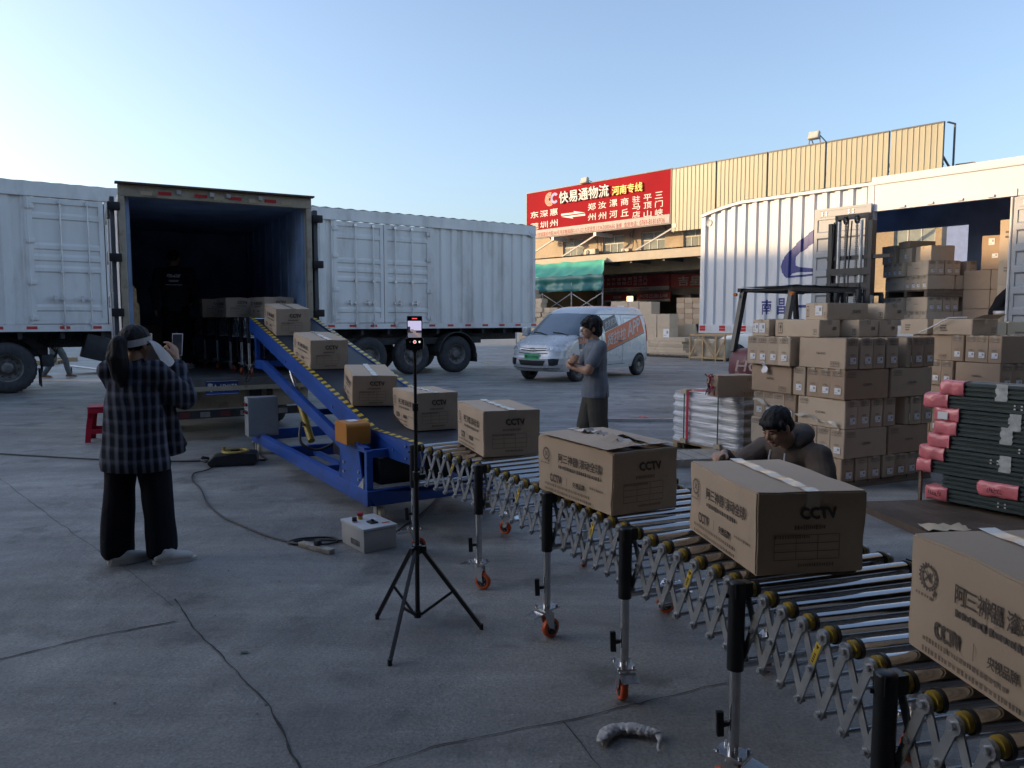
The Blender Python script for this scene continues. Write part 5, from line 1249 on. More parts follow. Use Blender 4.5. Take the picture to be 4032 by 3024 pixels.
# second conveyor inside the truck with its own cartons
rc2 = thing('roller_conveyor', 'folded up roller conveyor with orange casters standing on the truck bed', 'conveyor', tw(1.5, 0.2, TF), T_RZ)
N2 = roller_conveyor(rc2, [(0.35, 0.0), (0.33, 0.45), (0.27, 1.0), (0.2, 1.75), (0.12, 2.5), (0.05, 3.3)], (0, 0), 0.33, 5, 4, zt=0.80, near_detail=False)
for i, (lab, x, y, a) in enumerate((('carton crossing from the belt onto the truck conveyor', 1.72, 0.25, 8), ('middle carton standing on the conveyor inside the truck', 1.33, 0.95, 4), ('farthest carton on the conveyor inside the truck, orange-brown', 1.12, 1.75, -3))):
    P = tw(x, y, TF + 0.80); ride(lab, P, yaw(Vector((0.872, 0.489, 0)), a, Z), 0.56, 0.42, 0.28, 10 + i, mat=[m_card, m_card, m_card3][i], tape='y')
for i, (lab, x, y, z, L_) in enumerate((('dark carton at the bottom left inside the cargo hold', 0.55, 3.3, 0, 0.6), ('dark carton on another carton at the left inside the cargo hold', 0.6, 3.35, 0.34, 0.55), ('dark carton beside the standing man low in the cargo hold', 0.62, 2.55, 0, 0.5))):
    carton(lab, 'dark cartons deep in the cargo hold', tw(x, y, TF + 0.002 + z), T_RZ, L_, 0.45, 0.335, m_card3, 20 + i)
t = thing('timber_bundle', 'upright bundle of brown battens leaning inside the left truck wall', 'timber', tw(0.2, 0.35, TF), T_RZ)
for k in range(6):
    b = MB(); x = 0.02 * (k % 3) - 0.05; b.beam((x, 0.05 * k, 0), (x - 0.06 + 0.01 * k, 0.05 * k + 0.03, 1.1 + 0.12 * math.sin(k * 2.2)), 0.035, 0.045); b.build('batten', m_wood, t)
# ---------------------------------------------------------------- lofted vehicle bodies
class Loft:
    """levels: (z, x front, x rear, half width, front corner radius, rear corner radius)"""
    def __init__(s, lv): s.lv = lv
    def at(s, z):
        lv = s.lv
        z = max(lv[0][0], min(lv[-1][0], z))
        for a, b in zip(lv[:-1], lv[1:]):
            if a[0] <= z <= b[0]:
                f = (z - a[0]) / max(1e-6, b[0] - a[0]); return [p + (q - p) * f for p, q in zip(a, b)]
    def P(s, t, z, side=1):
        """t metres along the outline from the front centre to the side"""
        _, xf, xr, hw, r, rr = s.at(z); w1 = hw - r; al = r * math.pi / 2; cr_ = 0.05
        if t <= w1: return Vector((xf - cr_ * (t / hw) ** 2, side * t, z))
        if t <= w1 + al:
            a = (t - w1) / r; return Vector((xf - cr_ * (w1 / hw) ** 2 - r * (1 - math.cos(a)), side * (w1 + r * math.sin(a)), z))
        x = xf - cr_ * (w1 / hw) ** 2 - r - (t - w1 - al)
        xe = xr + rr
        if x >= xe: return Vector((x, side * hw, z))
        d = xe - x
        if d <= rr * math.pi / 2: a = d / rr; return Vector((xe - rr * math.sin(a), side * (hw - rr * (1 - math.cos(a))), z))
        return Vector((xr, side * max(0.0, hw - rr - (d - rr * math.pi / 2)), z))
    def total(s, z):
        _, xf, xr, hw, r, rr = s.at(z); return (hw - r) + r * math.pi / 2 + (xf - 0.05 * ((hw - r) / hw) ** 2 - r - xr - rr) + rr * math.pi / 2 + (hw - rr)
    def t_of_x(s, x, z):
        _, xf, xr, hw, r, rr = s.at(z); w1 = hw - r; return w1 + r * math.pi / 2 + (xf - 0.05 * (w1 / hw) ** 2 - r - x)
    def N(s, t, z, side):
        e = 0.01; a = s.P(t + e, z, side) - s.P(max(0, t - e), z, side); b = s.P(t, z + e, side) - s.P(t, z - e, side); n = a.cross(b).normalized()
        c = Vector((n.x, n.y, n.z)); ref = s.P(t, z, side) - Vector((s.at(z)[1] - 1.2, 0, z))
        return c if c.dot(ref) > 0 else -c
    def mesh(s, mb, nz=40, nt=60, m=0):
        z0, z1 = s.lv[0][0], s.lv[-1][0]; zs = sorted({round(z0 + (z1 - z0) * i / nz, 4) for i in range(nz + 1)} | {l[0] for l in s.lv}); rows = []
        for z in zs:
            T = s.total(z); L_ = [s.P(T * i / nt, z, 1) for i in range(nt + 1)]; Rr = [s.P(T * i / nt, z, -1) for i in range(nt + 1)][::-1]
            rows.append(L_ + Rr[1:-1])
        mb.grid(rows, m, True, closed=True)
        top = rows[-1]; c = sum(top, Vector()) / len(top) + Z * 0.03; mb.add(top + [c], [(i, (i + 1) % len(top), len(top)) for i in range(len(top))], m, True)
        bot = rows[0]; c = sum(bot, Vector()) / len(bot); mb.add(bot + [c], [((i + 1) % len(bot), i, len(bot)) for i in range(len(bot))], m)
    def patch(s, mb, lo, hi, side=1, m=0, off=0.004, nu=14, nv=6, use_x=False):
        """ruled patch between two outlines lo / hi given as [(t or x, z), ...]"""
        def along(pl, f):
            n = len(pl) - 1; k = min(n - 1, int(f * n)); g = f * n - k; return (pl[k][0] + (pl[k + 1][0] - pl[k][0]) * g, pl[k][1] + (pl[k + 1][1] - pl[k][1]) * g)
        rows = []
        for j in range(nv + 1):
            row = []
            for i in range(nu + 1):
                a, b = along(lo, i / nu), along(hi, i / nu); q = a[0] + (b[0] - a[0]) * j / nv; z = a[1] + (b[1] - a[1]) * j / nv
                t = s.t_of_x(q, z) if use_x else q
                sd = side
                if t < 0: t, sd = -t, -side
                row.append(s.P(t, z, sd) + s.N(max(t, 0.001), z, sd) * off)
            rows.append(row)
        mb.grid(rows, m, True)
    def fnx(s, x0, z0, side, off=0.006, slope=0.0):
        """maps lettering offsets (u to the right as read, v up) on to the side"""
        def f(u, v, k=0):
            x = x0 - u * side; z = z0 + v + slope * u; t = s.t_of_x(x, z); return s.P(t, z, side) + s.N(t, z, side) * (off + 0.0006 * k)
        return f
m_vsilver = M('silver van paint', (0.54, 0.55, 0.565), 0.28, 0.3, var=0.04, scale=2, coat=0.5)
m_vglass = M('tinted windscreen', (0.09, 0.12, 0.15), 0.05, var=0.15, scale=1.5, spec=0.9, coat=0.6)
m_vorange = M('orange vehicle wrap', (0.6, 0.13, 0.035), 0.4, var=0.06)
m_vgrey = M('grey vehicle wrap', (0.1, 0.1, 0.105), 0.4, var=0.08)
m_seam = M('panel seam', (0.1, 0.1, 0.105), 0.6)
m_lamp = M('headlamp lens', (0.5, 0.52, 0.55), 0.08, var=0.35, scale=9, spec=0.9, coat=0.8)
m_chr = M('bright trim', (0.62, 0.63, 0.65), 0.18, 0.9, var=0.05)
VL = Loft([(0.27, 0.70, -3.45, 0.78, 0.30, 0.12), (0.36, 0.84, -3.53, 0.80, 0.36, 0.14), (0.46, 0.885, -3.58, 0.82, 0.38, 0.14), (0.62, 0.88, -3.59, 0.835, 0.40, 0.14), (0.66, 0.85, -3.59, 0.838, 0.40, 0.14), (0.80, 0.82, -3.59, 0.84, 0.42, 0.14),
           (0.94, 0.74, -3.59, 0.84, 0.44, 0.14), (1.02, 0.60, -3.59, 0.838, 0.44, 0.14), (1.10, 0.40, -3.59, 0.835, 0.42, 0.14), (1.16, 0.22, -3.59, 0.83, 0.40, 0.14), (1.40, -0.13, -3.57, 0.80, 0.36, 0.14), (1.66, -0.50, -3.52, 0.755, 0.32, 0.15),
           (1.76, -0.68, -3.49, 0.73, 0.32, 0.16), (1.85, -0.88, -3.45, 0.69, 0.34, 0.2), (1.905, -1.05, -3.38, 0.62, 0.36, 0.25), (1.93, -1.25, -3.25, 0.5, 0.34, 0.25)])
H_ = Vector((-0.633, -0.774)); LF = Vector((0.774, -0.633)); fl = gp(2235, 1502).to_2d(); V0 = fl - LF * 0.74 + Vector((0.2, 0.0))
van = thing('delivery_van', 'silver delivery van with orange slogan wrap and green licence plate parked in the yard', 'van', (V0.x, V0.y, 0), math.atan2(H_.y, H_.x))
b = MB(); VL.mesh(b, 46, 70); body = b.build('body', m_vsilver, van)
def vx(u, v):
    p = V0 + LF * 0.80; P = on_plane(u, v, p, LF); return (P.to_2d() - V0).dot(H_), P.z
def vc(cx, cy): return vx(2000 + cx / 3.687, 1150 + cy / 3.687)
def tw_(z, f): 
    _, xf, xr, hw, r, rr = VL.at(z); return f * (hw - r + r * math.pi / 2)
b = MB(); lo = [(-tw_(1.19, .93), 1.19), (0, 1.175), (tw_(1.19, .93), 1.19)]; hi = [(-tw_(1.72, .80), 1.72), (0, 1.745), (tw_(1.72, .80), 1.72)]
VL.patch(b, lo, hi, 1, 0, 0.006, 30, 10); ws = b.build('windscreen', m_vglass, van)
b = MB()
for y0 in (0.62, -0.02):
    pts = [VL.P(abs(q), z, 1 if q > 0 else -1) + VL.N(abs(q), z, 1 if q > 0 else -1) * 0.02 for q, z in ((y0, 1.17), (y0 - 0.25, 1.22), (y0 - 0.5, 1.235))]
    b.tube(pts, 0.012, 6)
b.build('wiper', m_black, ws)
for sd in (1, -1):
    b = MB(); VL.patch(b, [(0.02, 1.16), (-0.55, 1.14), (-0.98, 1.14)], [(-0.50, 1.62), (-0.75, 1.66), (-0.98, 1.66)], sd, 0, 0.006, 14, 8, True); b.build('side_window', m_vglass, van)
    b = MB(); xx = 0.0; c = VL.P(VL.t_of_x(-0.12, 1.2), 1.2, sd); b.box(-0.09, 0.09, -0.1, 0.1, -0.13, 0.13, 0); o = b.build('wing_mirror', m_vsilver, van, bevel=0.04, seg=3); o.location = c + Vector((0.02, 0.13 * sd, 0.06))
    b = MB(); b.quad((-0.095, 0, 0), -Y, Z, 0.15, 0.2); b.beam((0, -0.06 * sd, -0.06), (0, -0.15 * sd, -0.08), 0.05, 0.05); b.build('mirror_glass', m_vglass, o)
    # seams, painted arch shade, door handle
    b = MB()
    def seam(x0, z0, x1, z1, w=0.008):
        if abs(x1 - x0) < abs(z1 - z0): VL.patch(b, [(x0 - w, z0), (x0 + w, z0)], [(x1 - w, z1), (x1 + w, z1)], sd, 0, 0.003, 1, 12, True)
        else: VL.patch(b, [(x0, z0 - w), (x1, z1 - w)], [(x0, z0 + w), (x1, z1 + w)], sd, 0, 0.003, 16, 1, True)
    seam(0.02, 1.12, -0.05, 0.75); seam(-0.05, 0.75, -0.33, 0.42); seam(-1.08, 0.36, -1.08, 1.70); seam(-2.15, 0.36, -2.12, 1.70); seam(-0.5, 1.70, -2.12, 1.72); seam(-0.4, 0.37, -2.3, 0.37); seam(-2.12, 1.72, -3.4, 1.70)
    for wx0, wx1 in ((-1.18, -1.95), (-2.25, -3.15)):
        seam(wx0, 1.22, wx0, 1.62, 0.005); seam(wx1, 1.22, wx1, 1.62, 0.005); seam(wx0, 1.62, wx1, 1.62, 0.005)
    b.build('panel_seam', m_seam, van)
    b = MB()
    for wx in (0.0, -3.05):
        rr_ = 0.345; n = 22; lo_, hi_ = [], []
        for i in range(n + 1):
            a = R(-2 + 184 * i / n); x, z = wx + rr_ * math.cos(a), 0.30 + rr_ * math.sin(a); lo_.append((x, 0.272)); hi_.append((x, max(z, 0.275)))
        VL.patch(b, lo_, hi_, sd, 0, 0.004, 44, 8, True)
    b.build('arch_shade', M('arch shadow', (0.012, 0.012, 0.013), 0.9), van)  # black patch on the body, painted as the shade in the wheel hollow
    b = MB(); VL.patch(b, [(-1.85, 0.985), (-2.1, 0.985)], [(-1.85, 1.02), (-2.1, 1.02)], sd, 0, 0.03, 4, 1, True); b.build('door_handle', m_darkgrey, van)
    for wx in (0.0, -3.05): wheel('wheel', van, (wx, 0.842 * sd, 0.295), (0, sd, 0), 0.295, 0.19, 0.185, 8, 0.05)
    # lamps
    b = MB(); VL.patch(b, [(0.40, 0.80), (0.62, 0.78), (0.86, 0.80), (1.08, 0.90)], [(0.40, 0.83), (0.60, 0.93), (0.84, 0.985), (1.08, 0.99)], sd, 0, 0.008, 16, 6); ho = b.build('headlamp', m_lamp, van)
    b = MB()
    for q in (0.55, 0.72): 
        c = VL.P(q, 0.865, sd); nn = VL.N(q, 0.865, sd); b.lathe([(0.055, 0.0), (0.05, 0.004), (0.03, -0.001), (0.0, 0.002)], c + nn * 0.012, nn, 16)
    b.build('reflector_bowl', m_chr, ho)
    b = MB(); VL.patch(b, [(0.52, 0.44), (0.62, 0.43), (0.75, 0.46)], [(0.50, 0.60), (0.64, 0.61), (0.78, 0.60)], sd, 0, 0.006, 8, 4); b.build('fog_lamp_recess', m_black, van)
    b = MB(); VL.patch(b, [(-3.44, 0.95), (-3.52, 0.95)], [(-3.42, 1.45), (-3.5, 1.45)], sd, 0, 0.006, 3, 6, True); b.build('tail_lamp', m_red, van)
    b = MB(); VL.patch(b, [(-3.42, 0.34), (-3.53, 0.36)], [(-3.42, 0.52), (-3.57, 0.56)], sd, 0, 0.01, 6, 2, True); b.build('bumper_corner', m_vsilver, van)
b = MB(); VL.patch(b, [(-0.4, 0.80), (0, 0.775), (0.4, 0.80)], [(-0.4, 0.86), (0, 0.85), (0.4, 0.86)], 1, 0, 0.006, 14, 2); g = b.build('grille', m_black, van)
b = MB(); VL.patch(b, [(-0.42, 0.825), (0, 0.805), (0.42, 0.825)], [(-0.42, 0.84), (0, 0.82), (0.42, 0.84)], 1, 0, 0.014, 14, 1); b.build('grille_bar', m_chr, g)
b = MB(); VL.patch(b, [(-0.45, 0.73), (0, 0.705), (0.45, 0.73)], [(-0.45, 0.75), (0, 0.725), (0.45, 0.75)], 1, 0, 0.01, 14, 1); VL.patch(b, [(-0.78, 0.37), (0, 0.335), (0.78, 0.37)], [(-0.78, 0.385), (0, 0.35), (0.78, 0.385)], 1, 0, 0.006, 14, 1)
b.build('bumper_trim', m_darkgrey, van)
b = MB(); VL.patch(b, [(-0.36, 0.43), (0, 0.42), (0.36, 0.43)], [(-0.42, 0.56), (0, 0.55), (0.42, 0.56)], 1, 0, 0.007, 14, 3); b.build('lower_grille', m_black, van)
b = MB(); c = VL.P(0, 0.83, 1) + Vector((0.02, 0, 0)); n = 24; rows = [[c + Vector((0, 0.085 * k_ * math.cos(2 * math.pi * i / n), 0.045 * k_ * math.sin(2 * math.pi * i / n))) for i in range(n)] for k_ in (1.0, 0.8)]
b.grid(rows, closed=True); b.quad(c, Y, Z, 0.1, 0.016); b.build('badge', m_chr, van)
b = MB(); c = VL.P(0, 0.64, 1) + Vector((0.018, 0, 0)); b.box(c.x - 0.008, c.x, -0.235, 0.235, 0.575, 0.715, 0); text(b, '粤S·DS7920', (c.x + 0.003, 0, 0.645), Y, Z, 0.42, 0.085, 1, 0.02)
b.build('licence_plate', [M('green plate', (0.12, 0.5, 0.22), 0.4), m_black], van)
b = MB()
q = [vc(1395, 592), vc(1420, 850), vc(1965, 575), vc(1930, 335)]
VL.patch(b, [q[1], q[2]], [q[0], q[3]], 1, 0, 0.005, 24, 6, True)
k_ = [vc(1365, 420), vc(1400, 582), vc(1597, 490), vc(1570, 325)]; VL.patch(b, [k_[1], k_[2]], [k_[0], k_[3]], 1, 1, 0.005, 10, 4, True)
k_ = [vc(1005, 662), vc(1012, 745), vc(1180, 725), vc(1180, 650)]; VL.patch(b, [k_[1], k_[2]], [k_[0], k_[3]], 1, 0, 0.005, 8, 3, True)
k_ = [vc(1012, 750), vc(1015, 830), vc(1180, 815), vc(1180, 730)]; VL.patch(b, [k_[1], k_[2]], [k_[0], k_[3]], 1, 1, 0.005, 8, 3, True)
e0, e1 = vc(1420, 855), vc(1965, 580); VL.patch(b, [(e0[0], e0[1] - 0.03), (e1[0], e1[1] - 0.03)], [e0, e1], 1, 1, 0.0055, 16, 1, True)
wr = b.build('slogan_wrap', [m_vorange, m_vgrey], van)
b = MB()
def vtext(body, p0, p1, h, shear, bold=0.03):
    a, c = vc(*p0), vc(*p1); w = abs(c[0] - a[0]); sl = (c[1] - a[1]) / w; f = VL.fnx((a[0] + c[0]) / 2, (a[1] + c[1]) / 2, 1, 0.009, sl)
    text(b, body, None, None, None, w, h, 0, bold, shear, fn=f)
vtext('货拉拉', (1425, 700), (1700, 590), 0.33, 0.15, 0.035); vtext('APP', (1730, 555), (1915, 460), 0.36, 0.12, 0.04); vtext('拉货就找', (1405, 490), (1580, 395), 0.2, 0.15, 0.03)

for i in range(4):
    a_, c_ = vc(1028 + 34 * i, 704 - 3 * i), vc(1054 + 34 * i, 702 - 3 * i); f_ = VL.fnx((a_[0] + c_[0]) / 2, a_[1], 1, 0.009); w_ = abs(c_[0] - a_[0])
    for dx, dy, ww, hh in ((-.3, 0, .2, 1), (.15, .35, .6, .2), (.15, -.05, .6, .2), (.3, -.25, .2, .5)): b.add([f_(w_ * (dx - ww / 2), 0.1 * (dy - hh / 2)), f_(w_ * (dx + ww / 2), 0.1 * (dy - hh / 2)), f_(w_ * (dx + ww / 2), 0.1 * (dy + hh / 2)), f_(w_ * (dx - ww / 2), 0.1 * (dy + hh / 2))], [(0, 1, 2, 3)], 0)
vtext('同', (1050, 792), (1078, 789), 0.12, 0.1)
b.build('slogan_lettering', m_vwhite, wr)

# ---------------------------------------------------------------- white car half hidden behind the right trailer
SL = Loft([(0.28, 0.72, -3.4, 0.80, 0.3, 0.2), (0.42, 0.84, -3.5, 0.86, 0.36, 0.22), (0.62, 0.86, -3.52, 0.88, 0.38, 0.22), (0.80, 0.80, -3.52, 0.885, 0.4, 0.22), (0.93, 0.62, -3.5, 0.88, 0.42, 0.22), (1.0, 0.30, -3.48, 0.87, 0.40, 0.22), (1.06, -0.35, -3.46, 0.86, 0.36, 0.2),
           (1.35, -0.85, -3.35, 0.78, 0.32, 0.2), (1.62, -1.2, -3.15, 0.68, 0.3, 0.25), (1.70, -1.5, -2.9, 0.5, 0.28, 0.25)])
fw_ = gp(2903, 1421); cd = Vector((-0.86, 0.51)); cl = Vector((-cd.y, cd.x)); C0 = fw_.to_2d() - cl * 0.8
car = thing('white_car', 'white car parked behind the right trailer with its bonnet and front wheel showing', 'car', (C0.x, C0.y, 0), math.atan2(cd.y, cd.x))
m_carw = M('white car paint', (0.72, 0.72, 0.71), 0.25, var=0.03, coat=0.6)
b = MB(); SL.mesh(b, 36, 60); b.build('body', m_carw, car)
for sd in (1, -1):
    for wx in (0.0, -2.65): wheel('wheel', car, (wx, 0.885 * sd, 0.31), (0, sd, 0), 0.31, 0.2, 0.21, 5, 0.05)
    b = MB()
    for wx in (0.0, -2.65):
        lo_, hi_ = [], []
        for i in range(21):
            a = R(180 * i / 20); lo_.append((wx + 0.35 * math.cos(a), 0.282)); hi_.append((wx + 0.35 * math.cos(a), max(0.285, 0.30 + 0.35 * math.sin(a))))
        SL.patch(b, lo_, hi_, sd, 0, 0.004, 40, 6, True)
    b.build('arch_shade', MATS['arch shadow'], car)  # shade of the wheel hollow painted as a black patch
    b = MB(); SL.patch(b, [(0.5, 0.70), (0.9, 0.72)], [(0.5, 0.80), (0.95, 0.86)], sd, 0, 0.007, 8, 4); b.build('headlamp', m_lamp, car)
    b = MB(); SL.patch(b, [(-0.9, 1.1), (-3.1, 1.12)], [(-1.35, 1.55), (-2.9, 1.52)], sd, 0, 0.006, 10, 4, True); b.build('side_window', m_vglass, car)
    b = MB(); SL.patch(b, [(-0.75, 0.4), (-0.76, 0.4)], [(-0.75, 1.04), (-0.76, 1.04)], sd, 0, 0.004, 1, 6, True); SL.patch(b, [(-1.75, 0.4), (-1.76, 0.4)], [(-1.75, 1.04), (-1.76, 1.04)], sd, 0, 0.004, 1, 6, True); b.build('panel_seam', m_seam, car)
b = MB(); SL.patch(b, [(-tw_(1.1, .6), 1.09), (tw_(1.1, .6), 1.09)], [(-0.55, 1.57), (0.55, 1.57)], 1, 0, 0.006, 14, 6); b.build('windscreen', m_vglass, car)

# ---------------------------------------------------------------- forklift
FK = Vector((3.62, 11.72, 0)); fk_rz = math.atan2(0.613, 0.79)
fk = thing('forklift', 'black forklift with raised mast and overhead guard facing the open trailer bay', 'forklift', FK, fk_rz)
m_maroon = M('scuffed maroon counterweight', (0.13, 0.035, 0.04), 0.55, var=0.3, scale=7, dirt=(0.3, 0.27, 0.25), dscale=6, dlo=0.56, dhi=0.7)
m_fkb = M('forklift black', (0.016, 0.02, 0.026), 0.42, var=0.3, dirt=(0.04, 0.04, 0.042), dscale=5, dlo=.55, dhi=.8)
b = MB(); rows = []
for z, xo, w in ((0.32, 0.1, 0.46), (0.5, 0.04, 0.52), (0.78, 0.0, 0.55), (1.0, 0.02, 0.55), (1.1, 0.1, 0.52), (1.13, 0.2, 0.46)):
    ring = []
    for i in range(13):
        a = R(90 + 180 * i / 12); ring.append(Vector((xo + 0.28 + 0.28 * math.cos(a), w * math.sin(a) if abs(math.sin(a)) < .99 else w * math.sin(a), z)))
    ring += [Vector((0.75, -w, z)), Vector((0.75, w, z))]; rows.append(ring)
b.grid(rows, closed=True); b.add(rows[-1], [tuple(range(15))]); b.add(rows[0], [tuple(range(15))[::-1]])
cw = b.build('counterweight', m_maroon, fk)
b = MB(); b.box(-0.012, 0.3, -0.3, 0.3, 0.36, 0.68); b.build('tow_recess', m_black, cw)
b = MB(); text(b, 'HC', (-0.035, 0.0, 0.88), -Y, Z, 0.42, 0.17, 0, 0.03, 0.2); b.build('lettering', M('cream worn lettering', (0.42, 0.3, 0.28), 0.6), cw)
b = MB(); b.box(0.6, 2.05, -0.5, 0.5, 0.3, 0.75); b.box(0.55, 1.35, -0.45, 0.45, 0.75, 1.08); b.box(1.85, 2.1, -0.48, 0.48, 0.75, 1.15)
b.build('chassis', m_fkb, fk, bevel=0.03)
b = MB(); b.box(0.75, 1.3, -0.24, 0.24, 1.08, 1.18); b.box(0.72, 0.84, -0.22, 0.22, 1.18, 1.6); b.build('seat', m_black, fk, bevel=0.04)
b = MB(); b.tube([Vector((1.62 + 0.13 * math.cos(a) * 0.6, 0.17 * math.sin(a), 1.28 + 0.1 * math.cos(a))) for a in [2 * math.pi * i / 20 for i in range(21)]], 0.014, 6); b.cyl((1.62, 0, 1.28), (1.9, 0, 1.0), 0.025); b.build('steering_wheel', m_black, fk)
b = MB()
for s_ in (-1, 1):
    b.beam((0.18, 0.43 * s_, 1.08), (0.42, 0.43 * s_, 2.03), 0.07, 0.1); b.beam((2.0, 0.43 * s_, 1.1), (1.86, 0.43 * s_, 2.03), 0.06, 0.08); b.beam((0.34, 0.46 * s_, 2.05), (2.15, 0.46 * s_, 2.05), 0.06, 0.06)
for k in range(8): b.beam((0.4 + k * 0.24, -0.46, 2.05), (0.4 + k * 0.24, 0.46, 2.05), 0.03, 0.04)
b.build('overhead_guard', m_fkb, fk)
b = MB(); rows = [[Vector((0.28 + 2.1 * i / 20, -0.56 + 1.12 * j / 6, 2.095 + 0.012 * mnoise.noise(Vector((i * .7, j, 0))) + 0.012 * (abs(j - 3) == 3))) for j in range(7)] for i in range(21)]
b.grid(rows, smooth=False); b.build('roof_sheet', m_darkgrey, fk)
b = MB(); b.cyl((0.32, 0.5, 1.98), (0.28, 0.5, 1.98), 0.03, n=12); b.cyl((0.32, -0.5, 1.98), (0.28, -0.5, 1.98), 0.03, n=12); b.build('rear_lamp', M('amber lens', (0.5, 0.14, 0.03), 0.2), fk)
MX = 2.86; MT = 3.38
b = MB()
for s_ in (-1, 1):
    b.beam((MX, 0.36 * s_, 0.1), (MX, 0.36 * s_, MT - 0.12), 0.15, 0.07, up=(0, 1, 0)); b.beam((MX + 0.03, 0.27 * s_, 0.6), (MX + 0.03, 0.27 * s_, MT), 0.12, 0.05, up=(0, 1, 0))
for z in (0.5, 2.1, 2.35): b.box(MX - 0.09, MX - 0.03, -0.4, 0.4, z, z + 0.12)
b.box(MX - 0.03, MX + 0.09, -0.3, 0.3, MT - 0.06, MT + 0.02); b.box(MX - 0.05, MX + 0.05, -0.7, 0.42, 2.62, 2.68)
mo = b.build('mast', m_fkb, fk)
b = MB(); b.cyl((MX - 0.06, 0.2, 0.5), (MX - 0.06, 0.2, 2.2), 0.05, n=12); b.cyl((MX - 0.06, 0.2, 2.2), (MX - 0.06, 0.2, MT - 0.1), 0.03, n=12, m=1); b.cyl((MX - 0.06, -0.2, 0.5), (MX - 0.06, -0.2, 2.2), 0.05, n=12); b.cyl((MX - 0.06, -0.2, 2.2), (MX - 0.06, -0.2, MT - 0.1), 0.03, n=12, m=1)
b.build('lift_cylinder', [m_fkb, m_steel], mo)
b = MB()
for yy in (-0.1, 0.1):
    for k in range(70): b.box(MX - 0.03, MX - 0.01, yy - 0.015 - 0.004 * (k % 2), yy + 0.015 + 0.004 * (k % 2), 0.9 + k * 0.035, 0.93 + k * 0.035)
    b.lathe([(0.07, -0.02), (0.05, -0.012), (0.05, 0.012), (0.07, 0.02)], (MX - 0.02, yy, MT - 0.08), Y, 16)
b.build('lift_chain', m_darkgrey, mo)
b = MB(); 
for yy in (-0.02, 0.04, 0.3): b.tube([(MX - 0.08, yy, 0.8), (MX - 0.1, yy, 1.6), (MX - 0.08, yy + 0.02, 2.4), (MX - 0.05, yy, MT - 0.1)], 0.013, 6)
b.build('hose', m_black, mo)
b = MB(); text(b, 'HC', (MX - 0.08, -0.36, 1.85), -Y if False else X, Z, 0.1, 0.3, 0, 0.03); b.v = [(v[0], -0.437, v[2]) for v in b.v]; b.build('lettering', m_vwhite, mo)
b = MB(); b.box(MX + 0.12, MX + 0.18, -0.5, 0.5, 0.35, 0.45); b.box(MX + 0.12, MX + 0.18, -0.5, 0.5, 0.85, 0.95)
for s_ in (-1, 1): b.beam((MX + 0.15, 0.48 * s_, 0.4), (MX + 0.15, 0.48 * s_, 2.02), 0.06, 0.06); b.beam((MX + 0.15, 0.18 * s_, 0.9), (MX + 0.15, 0.18 * s_, 2.0), 0.03, 0.03)
b.beam((MX + 0.15, -0.5, 2.02), (MX + 0.15, 0.5, 2.02), 0.06, 0.06)
b.build('load_backrest', m_fkb, fk)
for s_ in (-1, 1):
    b = MB(); b.box(MX + 0.19, MX + 0.24, 0.24 * s_ - 0.06, 0.24 * s_ + 0.06, 0.25, 0.98); b.box(MX + 0.24, MX + 1.3, 0.24 * s_ - 0.06, 0.24 * s_ + 0.06, 0.25, 0.29); b.build('fork', m_fkb, fk)
    wheel('wheel', fk, (1.95, 0.56 * s_, 0.34), (0, s_, 0), 0.34, 0.22, 0.2, 6, 0.05); wheel('wheel', fk, (0.5, 0.50 * s_, 0.27), (0, s_, 0), 0.27, 0.18, 0.15, 6, 0.04)
    b = MB(); rows = []
    for k in range(10):
        a = R(-10 + k * 22); rows.append([Vector((1.95 + 0.42 * math.cos(a), 0.42 * s_, 0.36 + 0.42 * math.sin(a))), Vector((1.95 + 0.42 * math.cos(a), 0.64 * s_, 0.36 + 0.42 * math.sin(a)))])
    b.grid(rows); b.build('mudguard', m_fkb, fk)
# ---------------------------------------------------------------- stacks of cartons
ORD = ['first', 'second', 'third', 'fourth', 'fifth', 'sixth', 'seventh', 'eighth', 'ninth', 'tenth']
class Fr:
    """local frame: x to the right along the right-hand face, y away along the left-hand face"""
    def __init__(s, Q, deg): s.Q = Vector((Q[0], Q[1], 0)); s.a = R(deg); s.ex = Vector((math.cos(s.a), math.sin(s.a), 0)); s.ey = Vector((-math.sin(s.a), math.cos(s.a), 0))
    def w(s, x, y, z=0.0): return s.Q + s.ex * x + s.ey * y + Z * z
def end_marks(face, inv=False): return [(face, Icons(0.0, 0.36, 0.75, 0.15, 4)), (face, Lines(0.0, -0.02, 0.3, 1, 0.1, 0.02, 0, 3)), (face, Lines(0.0, -0.05, 0.4, 1, 0.1, 0.015, 0, 4))]
def long_marks(face, word='COLMO', inv=False):
    return [(face, T_(word, 0.0, 0.0, 0.2, 0.075, 0, 0.012, 0, inv)), (face, Icons(-0.36 if not inv else 0.3, 0.34 if not inv else -0.34, 0.2, 0.16, 4))]
CN, CL = 0.163, 0.575
